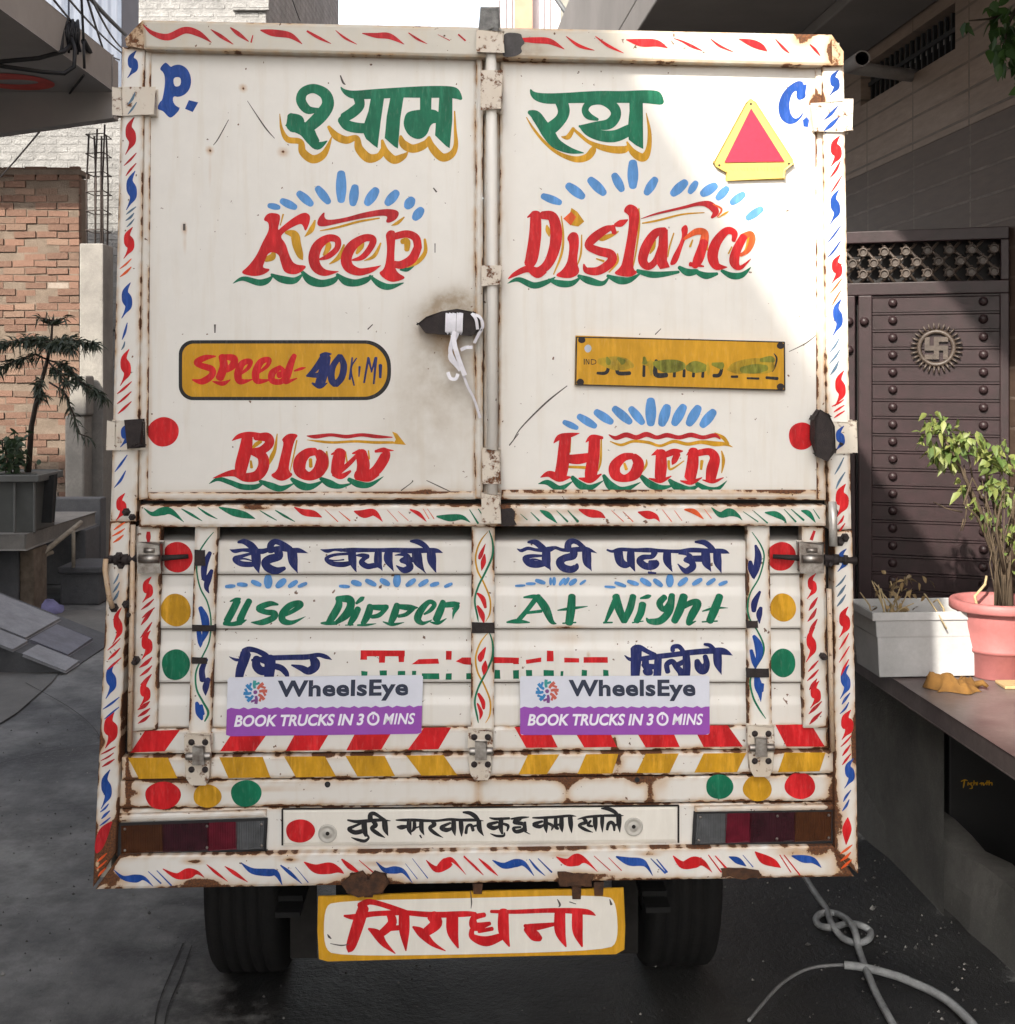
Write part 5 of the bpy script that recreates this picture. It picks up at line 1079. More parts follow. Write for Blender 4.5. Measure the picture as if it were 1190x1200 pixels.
def roadmat():
    m, t, b = newmat('stained_lane_concrete'); o = OC(t)
    big = noise(t, o, .8, 6, .6); mid = noise(t, o, 5, 8, .7); fin = noise(t, o, 60, 5, .75); sm = noise(t, o, 2.2, 6, .65, (1, .25, 1))
    col = mixc(t, ramp(t, big, .40, .60), (.10,.10,.102), (.32,.315,.30))
    col = mixc(t, mth(t, 'MULTIPLY', ramp(t, sm, .5, .66), .55), col, (.05,.05,.05))
    col = mixc(t, mth(t, 'MULTIPLY', ramp(t, mid, .42, .62), .5), col, (.045,.045,.046))
    col = mixc(t, mth(t, 'MULTIPLY', ramp(t, fin, .5, .72), .5), col, (.20,.195,.185))
    # damp stain with a ragged edge, blackened to paint in shade under the truck
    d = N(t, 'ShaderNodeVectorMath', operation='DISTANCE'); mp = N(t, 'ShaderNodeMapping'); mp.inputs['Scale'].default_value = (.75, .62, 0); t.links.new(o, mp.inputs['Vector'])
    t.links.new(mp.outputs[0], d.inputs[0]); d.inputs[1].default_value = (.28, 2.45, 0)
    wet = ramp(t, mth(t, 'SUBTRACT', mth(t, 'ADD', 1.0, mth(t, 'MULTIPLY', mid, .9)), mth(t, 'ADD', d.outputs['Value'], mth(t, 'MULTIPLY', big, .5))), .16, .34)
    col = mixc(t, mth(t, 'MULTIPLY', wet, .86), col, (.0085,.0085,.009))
    t.links.new(col, b.inputs['Base Color'])
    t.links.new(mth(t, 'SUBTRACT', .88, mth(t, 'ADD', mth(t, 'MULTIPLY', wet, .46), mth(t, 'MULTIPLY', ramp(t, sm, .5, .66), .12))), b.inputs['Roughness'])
    b.inputs['Specular IOR Level'].default_value = .35
    bump(t, b, mth(t, 'ADD', mth(t, 'MULTIPLY', mid, .8), mth(t, 'MULTIPLY', fin, .35)), .75, .02)
    return m
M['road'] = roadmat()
M['apron'] = concrete('pale_worn_concrete', (.19,.18,.165), (.10,.10,.095), .85, 1.6, .2)
M['dkconc'] = concrete('damp_dark_concrete', (.17,.165,.152), (.07,.07,.066), .85, 2.5, 0, .6)
M['conc'] = concrete('grey_concrete', (.26,.245,.22), (.15,.14,.13), .9, 3, 0, .5)
M['cement'] = concrete('cement_render', (.13,.13,.135), (.075,.075,.08), .9, 2.5)

# ground: one big sheet, finely gridded near the camera for a little unevenness
mb = MB()
xs = [-300,-80,-30,-12]+[-8+.5*i for i in range(33)]+[12,30,80,300]; ys = [-300,-60,-20,-6]+[-2+.5*i for i in range(41)]+[24,40,80,300]
vs = []
for y in ys:
    for x in xs:
        vs.append(Vector((x, y, .006*math.sin(x*2.3+y*1.1)+.005*math.sin(x*.9-y*2.7) if abs(x) < 9 and -2 < y < 18 else 0)))
nx = len(xs); mb.add(vs, [(j*nx+i, j*nx+i+1, j*nx+nx+i+1, j*nx+nx+i) for j in range(len(ys)-1) for i in range(nx-1)], 0, True)
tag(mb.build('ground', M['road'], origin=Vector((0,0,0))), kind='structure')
# worn pale strip at the foot of the left plots
mb = MB()
pts = [onground(-300,960,.012), onground(-60,885,.012), onground(20,835,.012), onground(60,800,.012), onground(85,770,.012), onground(140,745,.012), onground(200,735,.012), onground(200,715,.012), onground(-300,715,.012)]
mb.add(pts, [tuple(t) for t in tessellate_polygon([pts])]); tag(mb.build('pavement', M['apron']), kind='structure')

# ---- back left: whitewashed building, brick wall, concrete column with bare rebar
def brickmat(name, c1, c2, mort, bw, bh, rough=.9, off=.5, msize=.012, bmp=.8, dist=.01, var=.5, ns=8, rot=None):
    m, t, b = newmat(name); o = OC(t)
    mp = N(t, 'ShaderNodeMapping'); mp.inputs['Rotation'].default_value = rot or (R(90),0,0); t.links.new(o, mp.inputs['Vector'])
    bk = N(t, 'ShaderNodeTexBrick'); bk.offset = off; bk.inputs['Scale'].default_value = 1
    bk.inputs['Brick Width'].default_value = bw; bk.inputs['Row Height'].default_value = bh; bk.inputs['Mortar Size'].default_value = msize; bk.inputs['Mortar Smooth'].default_value = .2; bk.inputs['Bias'].default_value = 0
    bk.inputs['Color1'].default_value = (*c1,1); bk.inputs['Color2'].default_value = (*c2,1); bk.inputs['Mortar'].default_value = (*mort,1)
    t.links.new(mp.outputs[0], bk.inputs['Vector'])
    n1 = noise(t, o, ns, 6, .7); n2 = noise(t, o, ns*8, 4, .7)
    col = mixc(t, mth(t, 'MULTIPLY', ramp(t, n1, .35, .7), var), bk.outputs['Color'], tuple(x*.5 for x in c1))
    t.links.new(col, b.inputs['Base Color']); b.inputs['Roughness'].default_value = rough; b.inputs['Specular IOR Level'].default_value = .3
    h = mth(t, 'ADD', mth(t, 'MULTIPLY', bk.outputs['Fac'], -1.0), mth(t, 'MULTIPLY', n2, .6))
    bump(t, b, h, bmp, dist); return m
M['whitewash'] = brickmat('whitewashed_brick', (.29,.285,.275), (.275,.27,.26), (.25,.245,.235), .24, .085, .95, .5, .02, .8, .04, .95, 5)
YW = 14.0
p = W(312, 30, YW)
mb = MB(); mb.box((-14, YW, 0), (p.x, YW+6, 7.6))
for k in range(3): mb.box((-14, YW-.03, 2.2+2.4*k), (p.x+.03, YW-.002, 2.32+2.4*k))
mb.box((p.x-.35, YW-.05, 5.6), (p.x+.04, YW-.001, 6.0)); mb.box((-14.05, YW-.06, 7.6), (p.x+.06, YW+6, 7.75))
tag(mb.build('building', M['whitewash'], bevel=.01), 'whitewashed rough brick building rising behind the left of the truck', 'building')

m, t, b = newmat('old_red_brick'); o = OC(t)
vc = N(t, 'ShaderNodeVertexColor', layer_name='tint'); n2 = noise(t, o, 25, 6, .7)
col = mixc(t, mth(t, 'MULTIPLY', ramp(t, n2, .35, .7), .55), vc.outputs[0], (.16,.10,.07))
t.links.new(col, b.inputs['Base Color']); b.inputs['Roughness'].default_value = .95; bump(t, b, noise(t, o, 45, 5, .7), .7, .01)
M['brick'] = m
M['mortar'] = concrete('dusty_mortar', (.20,.155,.12), (.11,.085,.065), .95, 6, 0, .8)
YB = 12.0
pt = W(94, 201, YB); ztop = pt.z; xr_ = pt.x
root = empty('brick_wall', (xr_-2, YB+.1, 0), 'bare red brick wall with ragged mortar left of the truck', 'brick wall')
mb = MB(); mb.box((-11, YB-.012, 0), (xr_-.01, YB+.22, ztop-.05)); mb.build('mortar_bed', M['mortar'], root)
mb = MB(); bh, bw = .066, .20
rows = int(ztop/bh)
for r_ in range(rows+1):
    z = r_*bh; x = xr_ - (0 if r_ % 2 else .115)
    if r_ % 2 == 0:
        pass
    xx = xr_
    first = True
    while xx > -9.5:
        wd = (bw*.5 if (r_ % 2 == 0 and first) else bw)*random.uniform(.93,1.05); first = False
        if random.random() < .985:
            dy = random.uniform(-.016,.010); zt = random.uniform(-.004,.004)
            h0 = bh-.006-random.random()*.010
            i0 = len(mb.v); g = random.random(); tone = random.uniform(.62,1.15)
            base = (.150*tone,.082*tone,.058*tone) if g < .70 else (.17*tone,.11*tone,.08*tone) if g < .97 else (.27,.235,.20)
            mb.box((xx-wd+.010, YB-dy-.02, z+zt), (xx-.003+random.uniform(-.004,.004), YB+.05, z+zt+h0), rot=Matrix.Rotation(random.uniform(-.03,.03),3,'Y'))
            for i in range(i0, len(mb.v)): mb.col[i] = (*base,1)
        xx -= wd
mb.build('brickwork', M['brick'], root)
mb = MB(); mb.box((-11, YB-.03, ztop-.03), (xr_+.01, YB+.25, ztop+.015)); mb.build('coping', M['mortar'], root)

# column + rebar
pc0, pc1 = W(93, 285, 11.6), W(121, 285, 11.6)
root = empty('concrete_column', ((pc0.x+pc1.x)/2, 11.75, 0), 'unfinished grey concrete column with bare rebar sticking out of its top', 'column')
mb = MB(); mb.box((pc0.x, 11.6, 0), (pc1.x, 11.9, pc0.z)); mb.build('shaft', M['conc'], root, bevel=.012)
mb = MB()
zt = W(100, 143, 11.6).z
for k, (fx, fy) in enumerate(((.25,.1),(.42,.6),(.55,.2),(.7,.7),(.82,.15),(.95,.5))):
    x = pc0.x + (pc1.x-pc0.x)*fx; y = 11.62+.26*fy
    mb.tube([(x,y,pc0.z-.1),(x+random.uniform(-.01,.01),y,(pc0.z+zt)/2),(x+random.uniform(-.02,.02),y,zt+random.uniform(-.12,.05))], .009, 6)
for k in range(6):
    z = pc0.z+.12+k*.17; x0, x1 = pc0.x+(pc1.x-pc0.x)*.22, pc0.x+(pc1.x-pc0.x)*.97
    mb.tube([(x0,11.63,z),(x1,11.63,z+.01),(x1,11.87,z),(x0,11.87,z),(x0,11.63,z)], .005, 5)
mb.build('rebar', pmat('rusty_rebar', (.06,.045,.04), .8, .5, 60), root)
mb = MB(); pp = W(92,480,11.4); mb.box((W(78,480,11.4).x, 11.35, 0), (W(101,480,11.4).x, 11.58, pp.z-.05)); mb.box((W(84,480,11.4).x, 11.33, pp.z-.05), (W(104,470,11.4).x, 11.56, W(92,440,11.4).z))
tag(mb.build('broken_pier', M['conc'], bevel=.02), 'short crumbling concrete pier at the right end of the brick wall', 'pier')

# blue-grey sheet screen high up behind the left canopy
m, t, b = newmat('blue_grey_sheeting'); o = OC(t)
wv = N(t, 'ShaderNodeTexWave', wave_type='BANDS', bands_direction='X'); wv.inputs['Scale'].default_value = 4; t.links.new(o, wv.inputs['Vector'])
t.links.new(mixc(t, ramp(t, noise(t, o, 2, 5), .3, .7), (.085,.10,.135), (.12,.14,.18)), b.inputs['Base Color']); b.inputs['Roughness'].default_value = .6; bump(t, b, wv.outputs['Fac'], .4, .02)
YS = 11.0; xs1 = W(143, 50, YS).x
root = empty('upper_storey', (xs1-1.5, YS+.6, 0), 'blue-grey panelled upper storey above the left canopy, in front of the whitewashed building', 'building')
mb = MB(); mb.box((-8, YS, 3.98), (xs1, YS+.5, 5.15)); mb.build('wall', m, root)
mb = MB()
for k in range(2): mb.box((-8, YS-.015, 4.3+k*.6), (xs1+.003, YS-.002, 4.32+k*.6))
for k in range(9): mb.box((xs1-.45*k-.03, YS-.022, 3.98), (xs1-.45*k+.002, YS-.016, 5.14))
mb.build_each('panel_joint', pmat('grey_joint', (.10,.12,.16), .7), root)
mb = MB(); 
for x in (-7.6, -5.5): mb.box((x-.12, YS+.2, 0), (x+.12, YS+.45, 3.98))
mb.build_each('post', M['conc'], root)

# ---- left house: flat front, projecting concrete canopy with painted oval, roof slab
M['canopy'] = pmat('grey_painted_soffit', (.36,.335,.32), .8, .2, 2, bmp=.15); M['lwall'] = pmat('grey_plaster', (.33,.31,.29), .9, .25, 1.5, bmp=.3)
root = empty('house', (-4.5, -1, 0), 'grey house on the left with a projecting canopy and a red oval painted under it', 'house')
mb = MB(); mb.box((-9, -8, 0), (-2.75, 5.6, 5.6)); mb.build('wall', M['lwall'], root)
mb = MB(); mb.box((-9, -8, 5.60), (-1.82, 5.6, 5.80)); mb.build('roof_slab', M['canopy'], root)
cz = 3.01; xe = -1.80
mb = MB()
A = [W(131,107,6.0), Vector((xe,1.5,cz)), Vector((-6,1.5,cz)), Vector((-6,6.0,cz))]; A[0].z = cz
mb.prism([(A[0].x,6.0,cz),(xe,1.5,cz),(-6,1.5,cz),(-6,6.0,cz)], (0,0,.16))
cano = mb.build('canopy', M['canopy'], root, bevel=.01)
mb = MB(); f0 = W(133,137,6.0); f1 = W(-60,163,6.0)
mb.prism([(A[0].x,6.02,cz+.16),(A[0].x,6.02,f0.z),(f1.x,6.02,f1.z),(f1.x,6.02,cz+.16)], (0,.08,0));
mb.build('canopy_lip', M['canopy'], cano)
mb = MB()
c = Vector((W(18,95,5.79).x, 5.79, cz-.003)); ring = []
o1 = [c+Vector((.165*math.cos(a), .165*math.sin(a), 0)) for a in [2*math.pi*k/40 for k in range(40)]]
o2 = [c+Vector((.10*math.cos(a), .05*math.sin(a), 0)) for a in [2*math.pi*k/40 for k in range(40)]]
mb.add(o1+o2, [(i,(i+1)%40,40+(i+1)%40,40+i) for i in range(40)])
mb.build('painted_oval', pmat('faded_red_paint', (.70,.10,.08), .7, .3, 12, bmp=0), cano)

# cables by the canopy
M['cable'] = pmat('black_cable', (.015,.015,.018), .6, .2, 20, bmp=0)
def sag(a, b, s, n=14):
    a, b = Vector(a), Vector(b); return [a.lerp(b, i/n) - Vector((0,0,s*4*(i/n)*(1-i/n))) for i in range(n+1)]
root = empty('power_cables', W(85,40,5.6), 'tangle of black cables hanging at the edge of the left canopy', 'cables')
mb = MB()
mb.tube([W(-30,76,5.0),W(0,72,5.1),W(45,68,5.2),W(75,60,5.3),W(84,52,5.35)], .009, 6); mb.tube([W(-30,74,5.0),W(0,77,5.1),W(50,84,5.2),W(75,86,5.3),W(87,78,5.3),W(88,58,5.3),W(84,45,5.35)], .009, 6)
mb.tube([W(98,48,5.4),W(115,78,6.2),W(131,106,7.0)], .012, 6); mb.tube([W(98,48,5.4),W(99,80,5.4)], .006, 6)
for k in range(16):
    x = 76+random.random()*18; mb.tube([W(x,22+random.random()*8,5.4),W(x-4+random.random()*8,38,5.35),W(x-5+random.random()*10,50+random.random()*14,5.4)], .0055, 6)
mb.tube([W(72,62,5.3),W(73,35,5.35),W(80,22,5.4),W(92,30,5.4)], .009, 6)
mb.build_each('cable_bundle', M['cable'], root)
mb = MB()
mb.tube(sag(W(60,-60,5.0), W(147,40,7.8), .02), .011, 6)
for (x0,y0,x1,y1,Y0,Y1,s_) in ((48,-20,140,70,5.2,9,.05),(65,-20,143,62,5.2,9,.02),(94,-30,98,48,5.3,5.4,0),(100,-10,138,100,5.4,9,.03),(98,88,-10,218,5.6,10.5,.02),(104,-10,146,58,5.4,9,.04)): mb.tube(sag(W(x0,y0,Y0), W(x1,y1,Y1), s_), .0055, 5)
mb.build_each('overhead_wire', M['cable'], root)

# ---- left: planting ledge, planter box, little tree, blocks, ramp
zl = W(60,622,9.3).z
root = empty('ledge', (W(30,640,9.3).x, 9.6, 0), 'rough concrete ledge on piers along the left plots', 'ledge')
mb = MB(); pts = [W(-140,628,9.0), W(30,628,9.0), W(112,596,10.6), W(-140,596,10.6)]
for q in pts: q.z = zl
mb.prism(pts, (0,0,-.10)); mb.build('slab', M['conc'], root, bevel=.012)
mb = MB(); mb.box((W(-140,660,9.15).x, 9.15, 0), (W(22,660,9.15).x, 9.5, zl-.10)); mb.box((W(96,640,10.4).x, 10.2, 0), (W(110,640,10.4).x, 10.55, zl-.10)); mb.box((W(-140,640,10.7).x, 10.7, 0), (W(118,640,10.7).x, 10.85, zl+.10)); mb.build_each('pier', M['cement'], root, bevel=.01)
mb = MB(); mb.box((W(22,680,9.16).x+.004, 9.16, 0), (W(40,680,9.16).x, 9.42, zl-.11)); tag(mb.build('timber_post', pmat('weathered_wood', (.20,.155,.115), .9, .5, 14), bevel=.01), 'weathered brown timber post propping the front of the left ledge', 'post')
mb = MB(); mb.box((W(78,668,9.9).x, 9.75, 0), (W(124,668,9.9).x, 10.15, W(100,672,9.75).z)); mb.box((W(76,664,9.9).x, 9.72, W(100,672,9.75).z), (W(128,664,9.9).x, 10.2, W(100,664,9.75).z))
tag(mb.build('cement_block', M['cement'], bevel=.015), 'squat grey cement block with a lid beside the left post of the truck', 'block')
mb = MB(); mb.tube([W(42,655,9.3),W(70,632,9.6),W(95,612,9.9)], [.022,.02,.018], 7); M['wood'] = pmat('bleached_wood', (.38,.33,.26), .9, .4, 20)
tag(mb.build('wooden_pole', M['wood']), 'long pale wooden pole slanting under the left ledge', 'pole')
mb = MB(); mb.tube([W(44,654,9.4),W(62,647,9.5)], .015, 7); tag(mb.build('wooden_stick', M['wood']), 'short pale stick lying behind the slanting pole under the left ledge', 'stick')
mb = MB(); mb.tube([W(86,622,9.7),W(86,665,9.7)], .014, 7); tag(mb.build('wooden_pole', M['wood']), 'thin upright pole standing on the grey cement block', 'pole')
mb = MB(); cc = W(52,702,9.4); 
for k in range(26):
    pass
mb.dome(cc - Vector((0,0,.10)), .13, (0,-.2,1), 18, 6, 0, .75)
bagm = mb
for i, q in enumerate(bagm.v): bagm.v[i] = q + Vector((random.uniform(-.012,.012), random.uniform(-.012,.012), random.uniform(-.015,.015)))
bagm.lathe([(.13,-.2),(.135,-.1),(.13,.0)], cc - Vector((0,0,.10)), 'Z', 18)
tag(mb.build('cloth_bundle', pmat('violet_cloth', (.30,.29,.52), .9, .35, 12)), 'pale violet cloth bundle lying under the left ledge', 'bundle')
mb = MB(); mb.box((W(34,735,9.2).x, 9.0, 0), (W(62,735,9.2).x, 9.4, W(50,716,9.2).z-.05)); tag(mb.build('stone_block', M['dkconc'], bevel=.03), 'dark rough stone block under the violet bundle', 'stone')

root = empty('ramp', (W(20,790,7.6).x, 7.9, 0), 'pale slab ramp sloping down to the road on the left', 'ramp')
a0, a1 = onground(-140,792), onground(78,791); zt_ = W(-20,712,7.6).z
hz = lambda x: 0 + (a1.x - x)*.40
mb = MB(); pts = [(a1.x,7.5,.004),(a1.x-2.2,7.5,.004),(a1.x-2.2,7.5,hz(a1.x-2.2)),(a1.x,7.5,.014)]
mb.prism(pts, (0,.95,0)); mb.build('ramp_body', M['cement'], root)
def slab(x0, x1, y0, y1, mt, nm):
    q = MB(); zz = lambda x: hz(x)+.016
    q.prism([(x0,y0,zz(x0)),(x1,y0,zz(x1)),(x1,y1,zz(x1)),(x0,y1,zz(x0))], (0,0,.016)); return q.build(nm, mt, root, bevel=.004)
M['marble'] = pmat('pale_marble_slab', (.34,.34,.36), .5, .4, 9, bmp=.25, fine=.4); M['marble2'] = pmat('greyer_marble_slab', (.19,.19,.23), .5, .4, 9, bmp=.25, fine=.4)
slab(a1.x-2.2, a1.x-.30, 7.46, 7.70, M['marble'], 'paving_slab'); slab(a1.x-2.2, a1.x-.33, 7.74, 8.35, M['marble'], 'paving_slab'); slab(a1.x-.24, a1.x-.0, 7.46, 7.70, M['marble'], 'paving_slab'); slab(a1.x-.30, a1.x-.08, 7.74, 8.2, M['marble2'], 'paving_slab')

root = empty('planter', (W(20,610,9.3).x, 9.4, zl), 'square dark grey planter box standing on the left ledge', 'planter')
mb = MB(); zb = zl; z1 = W(20,556,9.2).z
x0, x1 = W(-60,600,9.2).x, W(44,600,9.2).x
mb.prism([(x0,9.2,zb),(x1-.03,9.2,zb),(x1,9.17,z1),(x0,9.17,z1)], (0,.42,0)); tag(mb.build('box', pmat('dull_grey_plastic', (.115,.118,.11), .7, .25, 5), root, bevel=.01))
mb = MB(); mb.box((x0,9.14,z1-.05),(x1+.03,9.165,z1)); mb.box((x0,9.62,z1-.05),(x1+.03,9.645,z1)); mb.box((x1+.003,9.165,z1-.05),(x1+.03,9.62,z1)); 
for px_ in (17, 40): mb.box((W(px_-2,600,9.15).x, 9.155, zb), (W(px_+1,600,9.15).x, 9.178, z1-.05))
mb.build('rim', pmat('dull_grey_plastic_rim', (.15,.15,.14), .7, .25, 5), root, bevel=.006)
mb = MB(); mb.box((x0+.02,9.2,z1-.06),(x1-.02,9.6,z1-.03)); mb.build('soil', pmat('dry_soil', (.09,.065,.045), .95, .4, 20), root)
mb = MB(); mb.prism([W(44,562,9.35),W(64,556,9.35),W(60,612,9.35),W(43,612,9.35)], (0,.05,0)); tag(mb.build('board', pmat('dark_board', (.03,.03,.03), .8), bevel=.004), 'dark board leaning against the right side of the grey planter box', 'board')

def leafmat(name, c, c2, tr=.25):
    m, t, b = newmat(name); o = OC(t)
    oi = N(t, 'ShaderNodeVertexColor', layer_name='tint')
    col = mixc(t, oi.outputs[0], c2, c)
    t.links.new(col, b.inputs['Base Color']); b.inputs['Roughness'].default_value = .5; b.inputs['Specular IOR Level'].default_value = .4
    tl = N(t, 'ShaderNodeBsdfTranslucent'); t.links.new(col, tl.inputs['Color']); mx = N(t, 'ShaderNodeMixShader'); mx.inputs[0].default_value = tr
    t.links.new(b.outputs[0], mx.inputs[1]); t.links.new(tl.outputs[0], mx.inputs[2]); t.links.new(mx.outputs[0], t.nodes['Material Output'].inputs['Surface'])
    return m
def rvec(): 
    v = Vector((random.gauss(0,1),random.gauss(0,1),random.gauss(0,1))); return v.normalized()
def leaf(mb, p, d, ln, wd, tint=None, droop=.2):
    d = d.normalized(); s = d.cross(rvec()).normalized(); nrm = d.cross(s)
    mid = p + d*ln*.5 + nrm*ln*.06; tip = p + d*ln + Vector((0,0,-droop*ln))
    q1 = p + d*ln*.22; q2 = p + d*ln*.7 - Vector((0,0,droop*ln*.4))
    vs = [p, q1 + s*wd*.38 + nrm*wd*.12, p+d*ln*.45 + s*wd*.5 + nrm*wd*.15, q2 + s*wd*.32 + nrm*wd*.1, tip, q2 - s*wd*.32 + nrm*wd*.1, p+d*ln*.45 - s*wd*.5 + nrm*wd*.15, q1 - s*wd*.38 + nrm*wd*.12, q1, p+d*ln*.45, q2]
    o = mb.add(vs, [(0,1,8),(1,2,9,8),(2,3,10,9),(3,4,10),(4,5,10),(5,6,9,10),(6,7,8,9),(7,0,8)], 0, True)
    g = random.random() if tint is None else tint
    for i in range(o, o+11): mb.col[i] = (g,g,g,1)

# Araucaria-like young tree
root = empty('young_tree', W(34,556,9.4), 'slender young conifer with drooping dark tiers in the grey planter box', 'tree')
YT = 9.4
M['bark'] = pmat('dark_bark', (.055,.04,.03), .9, .4, 30)
mb = MB(); trunk = [W(33,560,YT),W(37,500,YT),W(45,460,YT),W(55,425,YT),W(60,400,YT),W(62,372,YT)]
mb.tube(trunk, [.022,.020,.017,.014,.011,.006], 7)
brs = [([W(60,402,YT),W(40,398,YT-.1),W(18,400,YT-.2),W(-8,404,YT-.3)],1), ([W(60,402,YT),W(80,396,YT-.1),W(100,402,YT-.15),W(116,404,YT-.2)],1), ([W(60,402,YT),W(52,398,YT+.3),W(30,396,YT+.5)],1), ([W(60,402,YT),W(74,400,YT-.3),W(86,408,YT-.5)],1),
       ([W(57,422,YT),W(40,415,YT-.1),W(15,424,YT-.2),W(-12,438,YT-.3)],.8), ([W(57,422,YT),W(78,428,YT-.1),W(95,448,YT-.2),W(124,466,YT-.25)],.9), ([W(57,424,YT),W(68,436,YT-.2),W(78,450,YT-.3)],.7),
       ([W(58,448,YT),W(74,458,YT-.1),W(86,485,YT-.2),W(92,508,YT-.2),W(108,514,YT-.2)],.25), ([W(50,440,YT),W(46,452,YT-.2),W(50,465,YT-.25)],.9), ([W(62,376,YT),W(54,374,YT-.03),W(44,372,YT-.05)],.3), ([W(62,376,YT),W(70,374,YT-.03),W(80,371,YT-.05)],.3)]
for pts, _ in brs: mb.tube(pts, [.008]+[.006]*(len(pts)-2)+[.003], 5)
mb.build('trunk', M['bark'], root)
lm = leafmat('dark_needles', (.022,.035,.022), (.045,.055,.03), .1)
mb = MB()
for pts, dens in brs:
    for i in range(len(pts)-1):
        seg = (pts[i+1]-pts[i])
        nn = int(dens*seg.length*520)
        for k in range(nn):
            u = random.random()
            if i == 0 and u < .45 and dens < 1: continue
            p = pts[i].lerp(pts[i+1], u) + rvec()*.012
            d = seg.normalized()*.6 + rvec()*.8 + Vector((0,0,-.35))
            leaf(mb, p, d, random.uniform(.05,.10), .012, None, .3)
for k in range(60):
    leaf(mb, W(62,380,YT), Vector((random.uniform(-1,1)*1.4, random.uniform(-.6,.6), .25)), random.uniform(.05,.11), .014, None, -.1)
mb.build('foliage', lm, root)
root = empty('small_plant', W(10,556,9.3), 'small dark leafy plant at the left edge in the grey planter box', 'plant')
mb = MB()
for k in range(5): mb.tube([W(8+k*3,560,9.3),W(8+k*4-4,535,9.3),W(6+k*5-4,515+k*3,9.3)], .005, 5)
mb.build('stem', M['bark'], root)
mb = MB()
for k in range(170): leaf(mb, W(random.gauss(13,8), random.gauss(532,12), 9.3+random.uniform(-.12,.12)), rvec()+Vector((0,0,.2)), random.uniform(.05,.09), .035)
mb.build('foliage', leafmat('dark_leaves', (.03,.055,.025), (.055,.085,.04)), root)

# ---- far buildings over the truck
def far(name, lo, hi, mt, label): 
    mb = MB(); mb.box(lo, hi); return mb
YF = 22.0
root = empty('building', (W(620,20,YF).x, YF+2, 0), 'distant pinkish white building with a brown pilaster above the roof beam', 'building')
xa, xb = W(574,20,YF).x, W(705,20,YF).x
M['fwhite'] = pmat('pale_pink_plaster', (.60,.55,.56), .8, .12, 1.2, bmp=.1); M['fbrown'] = pmat('brown_pilaster', (.42,.24,.16), .8, .25, 3, bmp=.1)
mb = MB(); mb.box((xa, YF, 0), (xb, YF+5, 10)); mb.build('wall', M['fwhite'], root)
mb = MB(); mb.box((W(603,20,YF).x, YF-.25, 0), (W(624,20,YF).x, YF-.003, 10)); mb.build('pilaster', M['fbrown'], root)
mb = MB()
for px_ in (584, 592, 599, 636, 643): mb.box((W(px_,20,YF).x-.02, YF-.05, 0), (W(px_,20,YF).x+.02, YF-.003, 10))
mb.build_each('groove', pmat('pale_grey_groove', (.42,.39,.40), .8), root)
mb = MB(); mb.box((W(657,20,YF).x, YF-.3, 0), (W(671,20,YF).x, YF-.004, 10)); mb.build('grey_column', pmat('olive_grey', (.24,.24,.21), .8, .3, 3), root)
mb = MB(); mb.box((W(684,20,YF-1).x, YF-1.2, 0), (W(708,20,YF-1).x, YF-.4, 9.5)); tag(mb.build('brick_pier', brickmat('far_brick', (.42,.20,.13), (.36,.17,.11), (.4,.32,.26), .23, .08)), 'far red brick pier above the roof beam, between the pink building and the white tiles', 'pier')
root = empty('tiled_house', (W(730,20,14).x, 15, 0), 'white tiled house side with grey joints above the roof beam', 'house')
m = brickmat('white_wall_tiles', (.62,.60,.62), (.60,.58,.60), (.25,.24,.26), .34, .55, .4, 0, .012, .3, .004, .1, 2)
q0, q1 = W(688,37,13.0), W(770,37,11.2)
mb = MB(); zc = lambda px_, py_, Y: W(px_,py_,Y)
a, b_ = W(690,37,13.5), W(742,37,12.0)
mb.prism([(a.x,13.5,2.5),(W(770,37,12.0).x,12.0,2.5),(W(770,37,12.0).x,12.0,9.5),(W(716,0,13.5).x,13.5,W(716,0,13.5).z),(a.x,13.5,W(690,37,13.5).z)], (.9,2.2,0))
mb.build('wall', m, root)
mb = MB(); mb.tube([W(648,-8,12),W(664,15,12),W(676,36,12)], .022, 6);
tag(mb.build('street_lamp_arm', pmat('dark_metal', (.08,.085,.09), .5, .2, 10)), 'dark slanting pole seen over the roof beam before the pink building', 'pole')
for x0, y0, x1, y1 in ((1+340-1,-10,352,24),(702,-10,704,40),(742,-10,712,40),(720,-10,724,40),(728,-10,700,34)):
    mb = MB(); mb.tube(sag(W(x0,y0,9.0), W(x1,y1,9.6), .01), .004, 5)
    tag(mb.build('thin_wire', M['cable']), 'thin black wire crossing the strip of sky and white tiles above the truck roof', 'wire', 'thin wires above the truck roof')

# grit, dry leaves and cracks on the lane
mb = MB(); rnd = random.Random(11)
for k in range(1500):
    x = rnd.uniform(-4.2, 1.5); y = rnd.choice((rnd.uniform(3.4, 5.2), rnd.uniform(3.4, 10)))
    if rnd.random() < .55: x = rnd.choice((rnd.gauss(1.15, .16), rnd.gauss(-1.9, .7)))
    r = rnd.uniform(.0015, .0055) if rnd.random() < .93 else rnd.uniform(.006, .012)
    c = Vector((x, y, .006*math.sin(x*2.3+y*1.1)+.005*math.sin(x*.9-y*2.7)+r*.25)); vs = []
    for q in ((1,0,0),(-1,0,0),(0,1,0),(0,-1,0),(0,0,1),(0,0,-1)): vs.append(c + Vector(q)*r*rnd.uniform(.6,1.2))
    mb.add(vs, [(0,2,4),(2,1,4),(1,3,4),(3,0,4),(2,0,5),(1,2,5),(3,1,5),(0,3,5)], 0 if rnd.random() < .7 else 1)
tag(mb.build('gravel', [pmat('dark_grit', (.10,.095,.09), .9, .4, 40, bmp=0), pmat('pale_grit', (.30,.29,.27), .9, .4, 40, bmp=0)], origin=Vector((0,4,0))), kind='stuff')
mb = MB()
